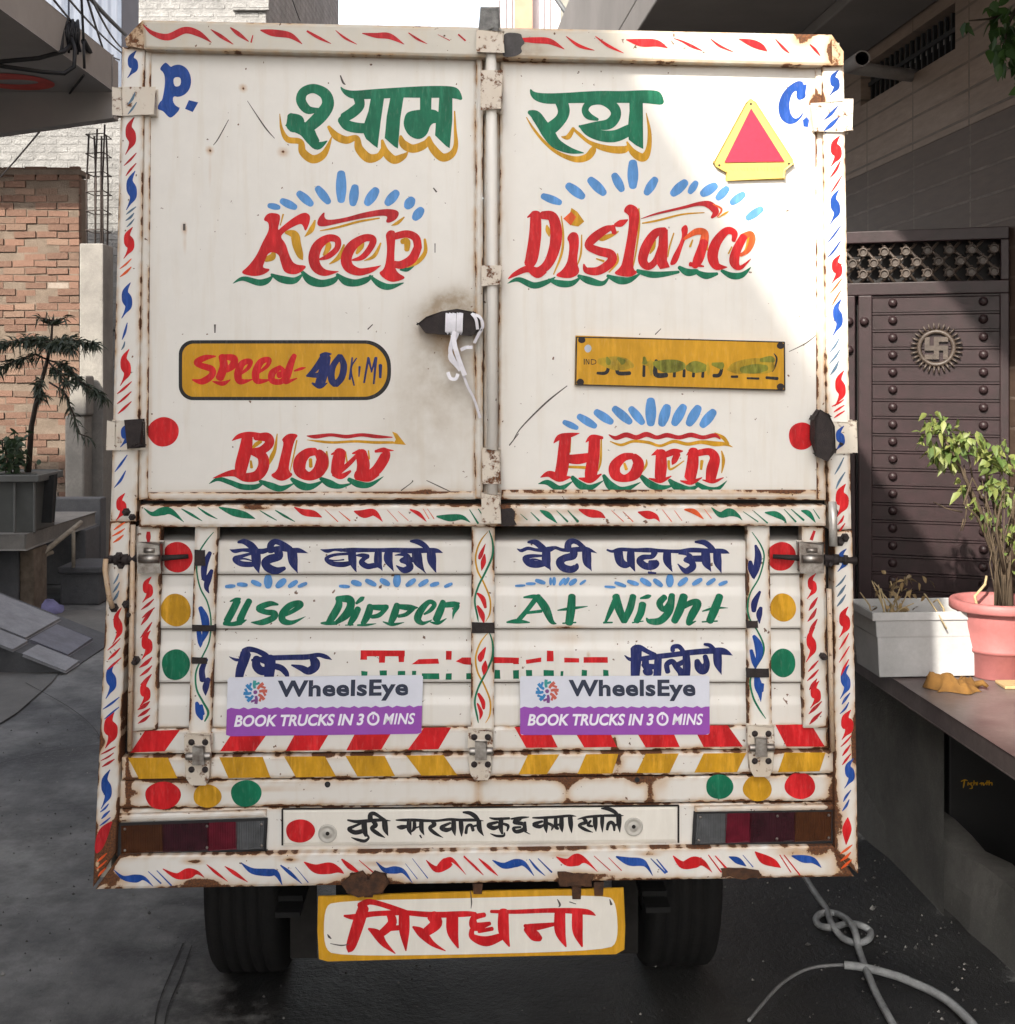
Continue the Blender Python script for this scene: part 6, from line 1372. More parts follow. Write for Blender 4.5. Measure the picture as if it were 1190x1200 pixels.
for pts in ([(-40,905),(60,880),(150,872),(230,876)], [(30,800),(90,835),(120,870),(128,930)], [(215,1105),(200,1140),(185,1180),(178,1230)], [(225,1108),(212,1145),(196,1185),(190,1230)]):
    q = spline([(x, y, 1) for x, y in pts], n=6); w_ = .006
    for i in range(len(q)-1):
        a = onground(q[i][0]+rnd.uniform(-3,3)*0, q[i][1], .016); b = onground(q[i+1][0], q[i+1][1], .016); d = (b-a).normalized(); n_ = Vector((-d.y, d.x, 0))*w_*.45*rnd.uniform(.5,1)
        mb.add([a-n_, a+n_, b+n_, b-n_], [(0,1,2,3)])
tag(mb.build('road_cracks', pmat('crack_dirt', (.05,.049,.047), .95, .3, 30, bmp=0), origin=Vector((0,4,0))), kind='structure')

# ---- right house: tiled front along the lane, balcony, grilled window, drain pipe
def tilemat(name, c1, c2, mort, rot):
    m = brickmat(name, c1, c2, mort, .60, .113, .38, 0.0, .0045, .5, .004, .25, 3, rot); return m
FD = Vector((-.068, 1, 0)).normalized(); FN = Vector((-1, -.068, 0)).normalized()     # along the front / out of it
FP = Vector((1.95, 5.0, 0))
def Fp(x, y, out=0.0): return onplane(x, y, FP + FN*out, FN)
def fpt(s, z, out=0.0): return FP + FD*s + FN*out + Vector((0,0,z))
frot = (R(90), 0, math.atan2(FD.y, FD.x))
def fmat(name, c1, c2, mort):
    """plank tiles laid along the house front"""
    m, t, b = newmat(name); geo = OC(t)
    mp = N(t, 'ShaderNodeVectorMath', operation='DOT_PRODUCT'); mp.inputs[1].default_value = FD; t.links.new(geo, mp.inputs[0])
    sx = N(t, 'ShaderNodeSeparateXYZ'); t.links.new(geo, sx.inputs[0]); cb = N(t, 'ShaderNodeCombineXYZ')
    t.links.new(mth(t, 'ADD', mp.outputs['Value'], 100.0), cb.inputs[0]); t.links.new(sx.outputs[2], cb.inputs[1])
    bk = N(t, 'ShaderNodeTexBrick'); bk.offset = 0; bk.inputs['Scale'].default_value = 1; bk.inputs['Brick Width'].default_value = .62; bk.inputs['Row Height'].default_value = .116
    bk.inputs['Mortar Size'].default_value = .007; bk.inputs['Mortar Smooth'].default_value = .3; bk.inputs['Color1'].default_value = (*c1,1); bk.inputs['Color2'].default_value = (*c2,1); bk.inputs['Mortar'].default_value = (*mort,1)
    t.links.new(cb.outputs[0], bk.inputs['Vector'])
    gr = noise(t, geo, 5, 7, .7, (1.5,1.5,9)); bl = noise(t, geo, 1.8, 4, .6)
    col = mixc(t, ramp(t, gr, .3, .7), bk.outputs['Color'], tuple(x*.62 for x in c1)); col = mixc(t, mth(t, 'MULTIPLY', ramp(t, bl, .4, .7), .35), col, tuple(x*.7 for x in c1))
    t.links.new(col, b.inputs['Base Color']); b.inputs['Roughness'].default_value = .45; b.inputs['Specular IOR Level'].default_value = .4
    bump(t, b, mth(t, 'ADD', mth(t, 'MULTIPLY', bk.outputs['Fac'], -1.0), mth(t, 'MULTIPLY', gr, .25)), .5, .004); return m
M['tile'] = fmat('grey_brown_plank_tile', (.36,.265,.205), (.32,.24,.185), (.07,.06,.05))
M['tiled'] = fmat('lower_plank_tile', (.125,.082,.062), (.105,.07,.053), (.24,.19,.16))  # plank tile set to a darker tone for the lower front
root = empty('house', FP, 'house on the right with brown plank tiles, a grilled window and a projecting balcony', 'house')
def slab(mb, s0, s1, z0, z1, o0, o1):
    v = [fpt(s, z, o) for z in (z0, z1) for s, o in ((s0,o0),(s1,o0),(s1,o1),(s0,o1))]
    mb.add(v, [(0,3,2,1),(4,5,6,7),(0,1,5,4),(1,2,6,5),(2,3,7,6),(3,0,4,7)])
def sz(x, y):
    p = Fp(x, y); return (p-FP).dot(FD), p.z
ws0, wz0 = sz(1121,57); ws1, wz1 = sz(1010,124); wzt = 3.30
ZS = 3.41; ZB = 2.75
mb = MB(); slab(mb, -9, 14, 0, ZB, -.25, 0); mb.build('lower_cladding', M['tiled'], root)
mb = MB(); wb_ = (wz0+wz1)/2
slab(mb, -9, ws0, ZB, 9, -.25, .004); slab(mb, ws1, 14, ZB, 9, -.25, .004); slab(mb, ws0, ws1, ZB, wb_, -.25, .004); slab(mb, ws0, ws1, wzt, 9, -.25, .004)
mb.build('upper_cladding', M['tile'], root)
mb = MB(); slab(mb, ws0+.01, ws1-.01, wb_+.01, wzt-.01, -.24, -.22)
win = mb.build('window', pmat('dark_window_glass', (.012,.013,.015), .25, .2, 5, bmp=0), root)
mb = MB(); n_ = 17
for k in range(n_+1):
    s = ws0+.02+(ws1-ws0-.04)*k/n_; slab(mb, s-.008, s+.008, wb_+.003, wzt-.003, -.06, -.044)
for z in (wb_+.10, wb_+.30): slab(mb, ws0+.004, ws1-.004, z, z+.02, -.043, -.035)
mb.build('grille', pmat('black_iron', (.02,.02,.02), .6, .2, 20), win)
mb = MB(); XE = .66
se0, se1 = -4.2, 9.0
def bpt(s, x, z): q = FP + FD*s; return Vector((x + q.x - FP.x, q.y, z))
def beam_(mb, s0, s1, xa, xb_, z0, z1):
    v = [bpt(s, x, z) for z in (z0, z1) for s, x in ((s0,xa),(s1,xa),(s1,xb_),(s0,xb_))]
    mb.add(v, [(0,3,2,1),(4,5,6,7),(0,1,5,4),(1,2,6,5),(2,3,7,6),(3,0,4,7)])
XB = 0.74
beam_(mb, se0, se1, XB, 1.93, ZS, ZS+.16)
beam_(mb, se0, se1, XB, XB+.10, ZS+.16, ZS+1.0); beam_(mb, se0, se0+.1, XB+.10, 1.93, ZS+.16, ZS+1.0)
beam_(mb, se0, se1, 1.55, 1.93, ZS-.06, ZS-.002)
M['soffit'] = pmat('dark_grey_soffit', (.19,.175,.165), .8, .25, 1.5, bmp=.15)
bal = mb.build('balcony', M['soffit'], root, bevel=.008)
# drain pipe stub
c0 = W(1011,68,4.95); c1 = W(993,78,5.9)
mb = MB(); rp = .030
ring = lambda c, r, n=24: [c + Vector((math.cos(2*math.pi*k/n)*r, 0, math.sin(2*math.pi*k/n)*r)) for k in range(n)]
rr = [ring(c0, rp), ring(c1, rp), ring(c1, rp*.86), ring(c0+Vector((0,.001,0)), rp*.86)]
vs = [p for q in rr for p in q]; n = 24
fs = [(j*n+k, j*n+(k+1)%n, j*n+n+(k+1)%n, j*n+n+k) for j in range(3) for k in range(n)] + [(3*n+k, 3*n+(k+1)%n, (k+1)%n, k) for k in range(n)]
mb.add(vs, fs, 0, False); mb.disc(c1-Vector((0,.02,0)), rp*.87, (0,-1,0)); mb.tube([c1, c1+Vector((.5,.25,0))], rp, 16)
tag(mb.build('drain_pipe', pmat('grey_drain_pipe', (.22,.20,.19), .6, .25, 20)), 'open grey drain pipe end sticking out beside the top right corner of the truck', 'pipe')

# ---- iron gate, leaf swung out towards the lane
GH = Vector((1.945, 5.08, 0)); ga = R(160.5)
GU = Vector((math.cos(ga), math.sin(ga), 0)); GN = Vector((-.334,-.943,0)); GN = Vector((GU.y, -GU.x, 0)); 
if GN.y > 0: GN = -GN
def gp(x, y, out=0.0):
    return onplane(x, y, GH + GN*out, GN)
def guz(x, y, out=0.0):
    p = gp(x, y, out); return (p-GH).dot(GU), p.z
def gq(u, z, out=0.0): return GH + GU*u + GN*out + Vector((0,0,z))
u_r, zt1 = guz(1175,266); u_l = 1.12; z_t = zt1+.0
_, z_lt = guz(1100,283); _, z_lb = guz(1100,330); _, z_st = guz(1100,345); z_b = .74
u_s0 = guz(1172,500)[0]; u_s1 = guz(1023,500)[0]; u_v = guz(1005,500)[0]
M['gate'] = pmat('brown_gate_paint', (.034,.0185,.021), .42, .25, 20, bmp=.15, c2=(.021,.0135,.014), spec=.3); M['gated'] = pmat('bronze_gate_trim', (.075,.056,.045), .45, .4, 30, bmp=.2)
root = empty('gate', GH, 'brown iron gate with studs, a flower lattice top and a round swastika emblem', 'gate')
def gbox(mb, u0, u1, z0, z1, o0, o1):
    v = [gq(u, z, o) for z in (z0, z1) for u, o in ((u0,o0),(u1,o0),(u1,o1),(u0,o1))]
    mb.add(v, [(0,3,2,1),(4,5,6,7),(0,1,5,4),(1,2,6,5),(2,3,7,6),(3,0,4,7)])
mb = MB()
gbox(mb, 0, u_l, z_lt, z_t, -.02, .03); gbox(mb, 0, u_l, z_st, z_lb, -.02, .03); gbox(mb, 0, u_s0, z_b, z_st, -.02, .03); gbox(mb, 0, u_s0-.002, z_lb, z_lt, -.02, .03)
gbox(mb, u_s1, u_v-.006, z_b, z_st, -.02, .028); gbox(mb, u_v+.006, u_l, z_b, z_st, -.02, .026)
gbox(mb, u_s0, u_s1, z_b, z_b+.05, -.02, .022)
mb.build('frame', M['gate'], root, bevel=.004)
mb = MB(); gbox(mb, .0, u_l, z_lb-.02, z_lt+.02, -.05, -.042); gbox(mb, .002, u_l, z_b-.02, z_st, -.035, -.025); mb.build('backing_sheet', pmat('dark_sheet', (.018,.016,.016), .8), root)
mb = MB(); nz = 18; hz_ = (z_st-(z_b+.05))/nz
for k in range(nz):
    z0 = z_b+.05+k*hz_
    v = [gq(u, z, o) for u in (u_s0, u_s1) for z, o in ((z0+.0015,-.02),(z0+.0015,.012),(z0+hz_-.012,.013),(z0+hz_-.008,.018),(z0+hz_-.0015,.018),(z0+hz_-.0015,-.02))]
    mb.add(v, [(0,1,7,6),(1,2,8,7),(2,3,9,8),(3,4,10,9),(4,5,11,10),(0,5,4,3,2,1),(6,7,8,9,10,11)])
mb.build('slats', M['gate'], root)
uc0 = guz(1047,500)[0]; uc1 = guz(1153,500)[0]; uc2 = guz(1014,377)[0]; uc3 = guz(996,377)[0]
stud0 = None
def stud(u, z, o=.008):
    global stud0
    if stud0 is None:
        mb = MB(); mb.lathe([(.018,0),(.018,.010),(.014,.012)], (0,0,0), 'Z', 16); mb.dome((0,0,.012), .0165, (0,0,1), 16, 5, 0, .8)
        stud0 = mb.build('stud', M['gate'], root, local=True); s_ = stud0
    else:
        s_ = stud0.copy(); COL.objects.link(s_); s_.parent = root
    s_.location = gq(u, z, o) - root.location; s_.rotation_euler = GN.to_track_quat('Z', 'Y').to_euler()
for k in range(nz):
    z = z_b+.05+(k+.55)*hz_; stud(uc0, z); stud(uc1, z)
for u, z in ((uc2, guz(1014,377)[1]), (uc3, guz(996,377)[1]), (uc3, guz(996,410)[1])): stud(u, z, .026)
# lattice of crossed bars with flowers
mb = MB(); zm = (z_lt+z_lb)/2; hl = (z_lt-z_lb)/2; st_ = .082
k = -2
while k*st_ < u_l+.2:
    for sg in (-1, 1):
        u0 = k*st_; p0, p1 = (u0-sg*hl*.85, z_lb), (u0+sg*hl*.85, z_lt)
        if min(p0[0],p1[0]) > u_s0-.02 and max(p0[0],p1[0]) < u_l: mb.tube([gq(*p0, .0+.006*sg), gq(*p1, .0+.006*sg)], .006, 6)
    k += 1
mb.build('lattice', M['gated'], root)
mb = MB()
for r_, (zf, sh) in enumerate(((z_lt-.035,0),(zm,.5),(z_lb+.035,0))):
    k = 0
    while True:
        u = u_s0+.02+(k+sh)*st_; k += 1
        if u > u_l: break
        c = gq(u, zf, .012)
        rg = [c + GU*math.cos(2*math.pi*j/12)*.0155 + Vector((0,0,math.sin(2*math.pi*j/12)*.0155)) + GN*.006 for j in range(13)]
        mb.tube(rg, .0048, 5, cap=False); mb.disc(c, .016, GN, 12, 0, .003)
        for j in range(6):
            a = 2*math.pi*(j+.5)/6; cc = c + GU*math.cos(a)*.0215 + Vector((0,0,math.sin(a)*.0215)); mb.dome(cc, .0055, GN, 6, 2, 0, .8)
mb.build('flowers', M['gated'], root)
# round emblem
ue, ze = guz(1098,408); mb = MB(); c = gq(ue, ze, .020); re_ = .088
ringp = [c + GU*math.cos(a)*re_*.74 + Vector((0,0,math.sin(a)*re_*.74)) for a in [2*math.pi*k/36 for k in range(37)]]
mb.tube(ringp, .010, 6, cap=False)
for k in range(30):
    a = 2*math.pi*k/30; d = GU*math.cos(a)+Vector((0,0,math.sin(a))); mb.tube([c+d*re_*.82, c+d*re_*1.12+GN*.006], [.006,.003], 5)
w_, l_ = .0095, re_*.50; o0, o1 = .012, .026
def eb(ua, ub, za, zb): gbox(mb, ue+ua, ue+ub, ze+za, ze+zb, o0, o1)
# u runs to the LEFT of the picture
eb(-l_, l_, -w_, w_); eb(-w_, w_, -l_, -w_-.0005); eb(-w_, w_, w_+.0005, l_)
eb(-l_, -w_-.0005, l_-2*w_, l_-.0003); eb(w_+.0005, l_, -l_+.0003, -l_+2*w_)
eb(l_-2*w_, l_-.0003, w_+.0005, l_-.0003); eb(-l_+.0003, -l_+2*w_, -l_+.0003, -w_-.0005)
mb.build('emblem', M['gated'], root)

# ---- stone shelf along the right house with planters
ZP = .70
M['granite'] = pmat('worn_polished_stone', (.20,.165,.155), .38, .35, 7, bmp=.15, c2=(.115,.085,.085), fine=.4)
root = empty('stone_shelf', (1.6, 4.2, 0), 'long worn stone shelf on a dark block wall at the foot of the right house', 'shelf')
f0 = onplane(1190, 886, Vector((0,0,ZP)), Vector((0,0,1))); f1 = onplane(1030, 783, Vector((0,0,ZP)), Vector((0,0,1)))
dfe = (f1-f0).normalized(); fa_ = f0 - dfe*1.2; fb_ = f1 + dfe*.25
bb = lambda p: Vector((FP.x - .068*(p.y-5) - .003, p.y, ZP))
mb = MB(); mb.prism([fa_, bb(fa_), bb(fb_), fb_], (0,0,-.06)); mb.build('top_slab', M['granite'], root, bevel=.006)
mb = MB()
w0 = onground(1108, 1000) ; 
X1 = onplane(1107, 880, Vector((0,4.15,0)), Vector((0,1,0)))
wx = lambda y: f1.x + (f0.x-f1.x)*(f1.y-y)/(f1.y-f0.y) + .07
ya = 4.13
mb.prism([(wx(ya),ya,0),(wx(6.0),6.0,0),(wx(6.0)+.12,6.0,0),(wx(ya+.5)+.10,ya+.5,0)], (0,0,ZP-.061)); 
mb.prism([(wx(2.0),2.0,0),(wx(2.0),2.25,0),(1.9,2.25,0),(1.9,2.0,0)], (0,0,ZP-.061)); mb.build_each('support_wall', M['dkconc'], root)
k0, k1 = onground(1025, 996), onground(1190, 1142); dk = (k1-k0).normalized(); nk = Vector((-dk.y, dk.x, 0)); nk = nk if nk.x > 0 else -nk
mb = MB(); A_ = k0 - dk*.8; B_ = k1 + dk*2.0
nseg = 30; vs = []
for i in range(nseg+1):
    p = A_.lerp(B_, i/nseg); j = lambda s: random.uniform(-s, s)
    vs += [p+Vector((j(.008),j(.008),-.02)), p+nk*(.012+j(.006))+Vector((0,0,.10+j(.01))), p+nk*(.03+j(.01))+Vector((0,0,.205+j(.010))), p+nk*(.13+j(.012))+Vector((0,0,.21+j(.012))), p+nk*.16+Vector((0,0,-.02))]
mb.add(vs, [(i*5+k, i*5+5+k, i*5+6+k, i*5+1+k) for i in range(nseg) for k in range(4)], 0, False)
tag(mb.build('kerb', M['dkconc']), 'rough dark kerb wall at the foot of the shelf at lower right', 'kerb')
# black carton with yellow lettering in the hollow under the shelf
cb = W(1140, 930, 4.0)
mb = MB(); mb.box((1.50, 4.45, .02), (1.84, 4.62, .60)); bx = mb.build('carton', pmat('black_carton', (.012,.012,.013), .5, .3, 8, bmp=.1), None, bevel=.006)
tag(bx, 'black carton with yellow writing standing in the hollow under the stone shelf', 'carton')
class _A(Art): pass
ar = Art('yellow', 0, fn=lambda x, y, d: W(x, y, 4.446 - d)).at(1040,800,6)
ar.br('yellow', [(522,695,6),(545,685,9),(566,690,6)], [(545,688,9),(541,715,10),(536,742,5)], [(572,702,9),(568,722,8)], [(600,705,8),(580,712,10),(596,722,8),(598,742,8),(580,745,5)], [(612,690,8),(610,722,8)], [(612,708,6),(628,706,8),(626,722,6)], [(636,700,7),(634,722,7)], [(652,712,8),(668,705,8),(664,722,6)], [(676,704,7),(680,722,8),(696,704,7)], [(704,690,8),(702,720,8)], [(696,702,5),(714,702,5)], [(718,690,8),(718,722,8)], [(718,708,7),(736,704,8),(738,722,8)])
q = ar.build('yellow_writing', ar.mats, None); q.parent = bx; q.location = q.location - bx.location

# white trough planter
def trough(root, corners_top, corners_bot, z0, z1, mt, name='box'):
    mb = MB(); n = 4
    rim = .018
    cx = sum((Vector((*c,0)) for c in corners_top), Vector((0,0,0)))/4
    o = [Vector((*c, z1)) for c in corners_top]; ob = [Vector((*c, z0)) for c in corners_bot]
    sh = lambda p, f: Vector((cx.x+(p.x-cx.x)*f, cx.y+(p.y-cx.y)*f, p.z))
    oi = [sh(p, .965) for p in o]; od = [Vector((p.x, p.y, z1-.028)) for p in o]; oo = [sh(p, .955) for p in od]; mid = [oo[i].lerp(ob[i], .28) for i in range(4)]; mid2 = [sh(p, .985)-Vector((0,0,.006)) for p in mid]
    inn = [sh(p, .93) - Vector((0,0,.03)) for p in o]; inb = [sh(p, .9) - Vector((0,0,.07)) for p in o]
    loops = [ob, mid2, mid, oo, od, o, oi, inn, inb]
    vs = [p for l in loops for p in l]
    fs = [(j*4+k, j*4+(k+1)%4, j*4+4+(k+1)%4, j*4+4+k) for j in range(len(loops)-1) for k in range(4)] + [(3,2,1,0), tuple(len(vs)-4+k for k in range(4))]
    mb.add(vs, fs); return mb.build(name, mt, root, bevel=.004)
M['plw'] = pmat('white_planter_plastic', (.47,.475,.48), .5, .12, 8, bmp=.1, c2=(.36,.365,.365), fine=.18)
tl, tr_ = onplane(1024, 722, Vector((0,0,.94)), Vector((0,0,1))), onplane(1150, 716, Vector((0,0,.94)), Vector((0,0,1)))
bl_, br_ = onplane(1031, 796, Vector((0,0,ZP)), Vector((0,0,1))), None
dirx = (tr_-tl); dirx.z = 0; 
dx = Vector((math.cos(R(4)), math.sin(R(4)), 0)); dy = Vector((-math.sin(R(4)), math.cos(R(4)), 0))
b0 = Vector((bl_.x, bl_.y, 0)); Lx, Ly = .47, .22
root = empty('trough_planter', (b0.x+.2, b0.y+.1, ZP), 'white plastic trough planter with dried plants on the stone shelf', 'planter')
ct = [b0-dx*.03-dy*.02, b0+dx*(Lx+.03)-dy*.02, b0+dx*(Lx+.03)+dy*(Ly+.03), b0-dx*.03+dy*(Ly+.03)]; cbm = [b0, b0+dx*Lx, b0+dx*Lx+dy*Ly, b0+dy*Ly]
trough(root, [(p.x,p.y) for p in ct], [(p.x,p.y) for p in cbm], ZP+.006, ZP+.225, M['plw'])
mb = MB(); qq = [b0+dx*0-dy*0, b0+dx*Lx, b0+dx*Lx+dy*Ly, b0+dy*Ly]
mb.prism([Vector((p.x,p.y,ZP+.165)) for p in qq], (0,0,.004)); mb.build('soil', pmat('pale_dry_soil', (.30,.24,.17), .95, .5, 25), root)
root2 = empty('dried_plant', (b0.x+.15, b0.y+.1, ZP+.17), 'withered straw-coloured plants in the white trough planter', 'plant')
mb = MB()
for k in range(10):
    c = b0+dx*random.uniform(.03,.17)+dy*random.uniform(.04,.18)+Vector((0,0,ZP+.165)); mb.tube([c, c+Vector((random.uniform(-.02,.03),0,.05)), c+Vector((random.uniform(-.04,.06),random.uniform(-.03,.03),random.uniform(.08,.15)))], [.004,.003,.002], 5)
c = b0+dx*.36+dy*.1+Vector((0,0,ZP+.165)); mb.tube([c, c+Vector((.02,0,.05)), c+Vector((.01,0,.09)), c+Vector((.045,0,.13)), c+Vector((.05,0,.16))], [.006,.006,.005,.005,.004], 6)
c = b0+dx*.27+dy*.1+Vector((0,0,ZP+.165)); mb.tube([c, c+Vector((-.01,0,.05)), c+Vector((-.03,0,.08)), c+Vector((-.045,0,.07))], [.005,.004,.004,.003], 6)
c = b0+dx*.16+dy*.02+Vector((0,0,ZP+.28)); mb.tube([c, c+Vector((.03,-.03,-.05)), c+Vector((.06,-.05,-.11))], .003, 5)
mb.build_each('stem', pmat('straw', (.46,.36,.20), .9, .4, 30), root2)
mb = MB()
for k in range(70):
    c = b0+dx*random.gauss(.11,.035)+dy*random.uniform(.03,.18)+Vector((0,0,ZP+random.uniform(.17,.33))); leaf(mb, c, rvec(), random.uniform(.02,.045), .014)
mb.build('foliage', leafmat('dry_leaf', (.42,.30,.14), (.13,.10,.06)), root2)

# terracotta-pink pots
M['pink'] = pmat('dusty_pink_plastic', (.42,.15,.145), .55, .18, 9, bmp=.1, c2=(.33,.12,.115), fine=.2)
pcen = onplane(1172, 800, Vector((0,0,ZP)), Vector((0,0,1))) + Vector((.03,.10,0))
def pot(c, s, label):
    root = empty('flower_pot', c, label, 'flower pot', 'pink flower pots')
    mb = MB(); prof = [(.0,.0),(.088,.0),(.092,.004),(.097,.085),(.104,.088),(.106,.098),(.103,.102),(.122,.17),(.130,.215),(.131,.222),(.152,.225),(.156,.230),(.156,.252),(.151,.258),(.136,.258),(.128,.246),(.122,.20),(.0,.20)]
    mb.lathe([(r*s, h*s) for r, h in prof], c, 'Z', 44); mb.build('pot', M['pink'], root)
    mb = MB(); mb.disc(c+Vector((0,0,.206*s)), .121*s, (0,0,1), 24, 0, .004); mb.build('soil', pmat('pot_soil', (.16,.09,.07), .95, .4, 25), root)
    return root
pot(pcen, 1.0, 'large pink flower pot holding the straggly shrub on the stone shelf')
p2 = onplane(1214, 800, Vector((0,0,ZP)), Vector((0,0,1))); p2 = Vector((1.665, 3.83, ZP))
pot(p2, .72, 'small pink flower pot cut off by the right edge, in front of the larger pot')

root = empty('shrub', pcen+Vector((0,0,.2)), 'straggly shrub with bare twigs and yellow-green leaves in the large pink pot', 'shrub')
mb = MB(); Yp = pcen.y; tips = []
def br(pts, r0, r1):
    q = [W(x, y, Yp+dy_) for x, y, dy_ in pts]; n = len(q); mb.tube(q, [r0+(r1-r0)*i/(n-1) for i in range(n)], 6)
br([(1178,712,0),(1176,660,0),(1170,610,.02),(1160,560,.03),(1150,530,.02)], .012, .005); br([(1172,712,.02),(1166,650,.02),(1150,600,-.02),(1128,552,-.03),(1115,528,-.02),(1102,505,-.01)], .010, .003)
br([(1184,712,-.02),(1182,640,.04),(1190,580,.06),(1196,540,.04)], .012, .004); br([(1174,690,.02),(1160,640,.0),(1146,606,-.06),(1130,590,-.08),(1140,560,-.06)], .006, .003); br([(1128,600,.01),(1110,596,.0),(1094,588,0)], .003, .0015)
br([(1150,612,0),(1135,575,.02),(1130,545,.02)], .004, .002); br([(1134,585,0),(1132,610,0),(1128,622,0)], .003, .0015); br([(1130,608,0),(1126,622,0)], .003, .0015); br([(1180,650,.02),(1200,600,.0),(1215,570,0)], .006, .003)
br([(1177,670,-.02),(1168,620,-.05),(1176,575,-.06)], .006, .003); br([(1168,640,.02),(1155,590,.05),(1140,560,.06),(1133,520,.05)], .005, .002)
for k in range(13): 
    x0 = 1172+random.uniform(-6,10); br([(x0,712,random.uniform(-.03,.03)),(x0+random.uniform(-10,8),660,random.uniform(-.03,.03)),(x0+random.uniform(-22,12),600-random.uniform(0,40),random.uniform(-.08,.08))], .0032, .0014)
mb.build('stem', pmat('grey_brown_twig', (.095,.068,.043), .9, .5, 40), root)
mb = MB()
for cx, cy, sx, sy, n, ln in ((1094,494,8,7,14,.055),(1108,499,8,8,13,.06),(1085,512,5,6,6,.055),(1096,526,7,6,12,.075),(1112,528,10,8,16,.085),(1124,528,6,7,7,.075),(1128,510,12,6,13,.055),(1140,520,10,8,12,.055),(1128,568,3,5,4,.07),(1160,535,10,8,14,.065),(1168,555,6,8,7,.07),(1185,538,12,10,16,.06),(1162,572,12,6,15,.05),(1180,580,12,9,16,.05),(1200,560,12,20,18,.06),(1174,522,8,8,7,.05),(1150,600,10,6,7,.045),(1168,612,8,10,8,.045),(1186,622,8,12,10,.05),(1140,590,6,5,4,.045),(1190,650,6,12,6,.045)):
    for k in range(int(n*1.7)):
        p = W(random.gauss(cx,sx*.8), random.gauss(cy,sy*.8), Yp+random.uniform(-.07,.07)); d = Vector((random.gauss(0,.6), random.gauss(-.3,.6), random.gauss(-.5,.5)))
        leaf(mb, p, d, ln*random.uniform(.4,.8), ln*.34, random.random(), .35)
mb.build('foliage', leafmat('yellow_green_leaf', (.27,.30,.09), (.09,.15,.04), .3), root)

# crumpled ochre cloth on the shelf
mb = MB(); c0 = onplane(1118, 808, Vector((0,0,ZP)), Vector((0,0,1))); nu, nv = 26, 14; vs = []
for j in range(nv+1):
    for i in range(nu+1):
        u, v = i/nu, j/nv; e = min(u,1-u,v,1-v)*6; e = min(1, e)
        h = .004 + e*(.022 + .034*max(0,math.sin(u*5.2+v*2.0))*(.5+.5*math.sin(v*4+u*2)) + .022*abs(math.sin(u*9-v*5)))
        vs.append(c0 + Vector(((u-.5)*.155+.016*math.sin(v*7+u*3), (v-.5)*.12+.018*math.sin(u*9), h*.72+.005*math.sin(u*31+v*17)*e)))
mb.add(vs, [(j*(nu+1)+i, j*(nu+1)+i+1, (j+1)*(nu+1)+i+1, (j+1)*(nu+1)+i) for j in range(nv) for i in range(nu)], 0, True)
c = c0+Vector((.07,.0,.016)); mb.tube([c, c+Vector((.02,-.01,.008)), c+Vector((.034,-.016,-.004))], [.011,.010,.006], 8)
tag(mb.build('cloth', pmat('ochre_cloth', (.20,.098,.022), .9, .35, 40, bmp=.3)), 'crumpled ochre cloth lying on the stone shelf before the pink pot', 'cloth')
# timber under the big pot
mb = MB(); mb.box((pcen.x-.05, pcen.y-.2, ZP+.001), (pcen.x+.35, pcen.y-.11, ZP+.012)); tag(mb.build('plank', pmat('pale_plank', (.50,.34,.17), .8, .3, 14), bevel=.003), 'pale wooden plank lying before the large pink pot', 'plank')

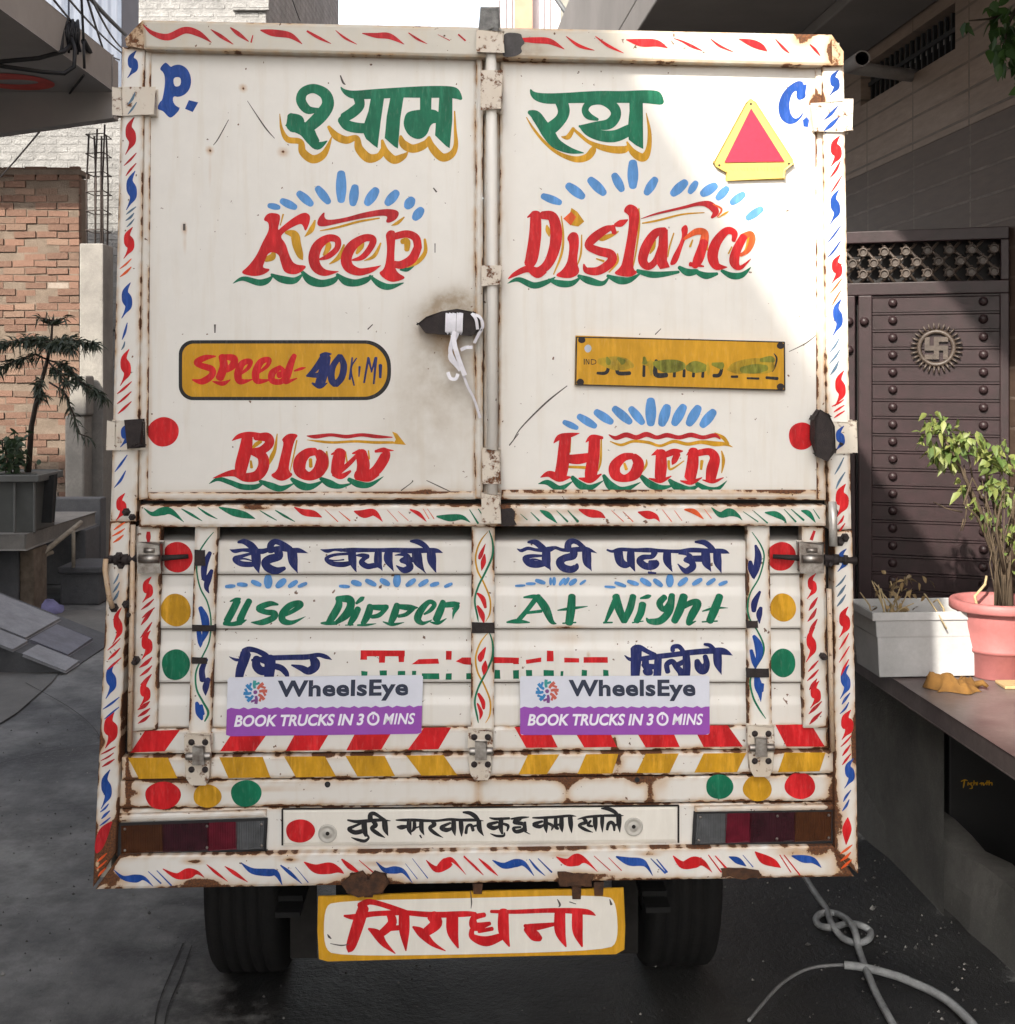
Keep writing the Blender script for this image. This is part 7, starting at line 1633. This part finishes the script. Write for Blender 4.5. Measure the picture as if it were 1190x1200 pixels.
# creeper hanging in at the upper right
root = empty('creeper', W(1200,60,4.4), 'green creeper hanging into the upper right corner before the tiled front', 'creeper')
mb = MB(); Yc = 4.4
for pts in ([(1215,-40,0),(1195,0,0),(1180,35,0),(1176,70,0)], [(1205,-20,.1),(1172,-5,.1),(1164,5,.1)], [(1210,0,0),(1190,40,.05),(1196,90,.05)], [(1185,15,0),(1160,22,0),(1136,24,0)]): mb.tube([W(x,y,Yc+d) for x, y, d in pts], [.006]+[.004]*(len(pts)-2)+[.002], 5)
mb.build('stem', M['bark'], root)
mb = MB()
for cx, cy, sx, sy, n in ((1183,18,10,9,34),(1186,42,8,9,28),(1172,58,7,5,16),(1186,70,8,6,18),(1166,5,5,5,8),(1132,24,2,3,4),(1166,36,3,4,6),(1205,30,12,30,50),(1194,100,5,4,6)):
    for k in range(n):
        leaf(mb, W(random.gauss(cx,sx), random.gauss(cy,sy), Yc+random.uniform(-.1,.1)), Vector((random.gauss(0,.6),random.gauss(-.3,.5),random.gauss(-.6,.4))), random.uniform(.03,.055), .032)
mb.build('foliage', leafmat('creeper_leaf', (.06,.13,.03), (.03,.075,.02), .3), root)

# ---- ropes / hoses on the ground
def gpath(pts, ox, oy, s, r, lifts=None):
    q = spline([(ox+x/s, oy+y/s) + (l,) for (x, y), l in zip(pts, lifts or [0]*len(pts))], n=8)
    return [onground(x, y, r+.004+l) for x, y, l in q]
mb = MB()
pts = [(60,620),(125,740),(160,795),(188,835),(205,882),(240,925),(285,942),(322,930),(328,905),(300,886),(255,880),(205,892),(165,885),(155,862),(180,845),(225,850),(265,878),(283,920),(292,965),(316,1030),(350,1110),(405,1210),(440,1280)]
lf = [0,0,0,0,.015,0,0,0,0,.012,0,.010,0,0,0,0,.022,.02,0,0,0,0,0]
mb.tube(gpath(pts, 900, 760, 2.7277, .0105, lf), .0105, 8)
M['rope'] = pmat('grey_white_hose', (.44,.45,.45), .55, .5, 24, bmp=.4, fine=.45)
tag(mb.build('rope', M['rope']), 'grey-white rope with a loose knot lying on the ground at lower right', 'rope')
mb = MB(); mb.tube(gpath([(245,1012),(290,1017),(350,1030),(420,1050),(480,1075),(530,1098),(580,1130),(630,1175),(665,1215),(700,1270)], 900, 760, 2.7277, .012), .012, 8)
hs = mb.build('hose', M['rope']); tag(hs, 'pale hose curving across the ground at the lower right corner', 'hose')
mb = MB(); mb.tube(gpath([(-60,1190),(0,1118),(50,1068),(110,1032),(170,1016),(246,1012)], 900, 760, 2.7277, .005), .005, 6)  # separate thin cord running on from the hose end
q = mb.build('thin_cord', pmat('grey_cord', (.24,.24,.24), .6, .3, 30)); q.parent = hs; q.location = q.location - hs.location
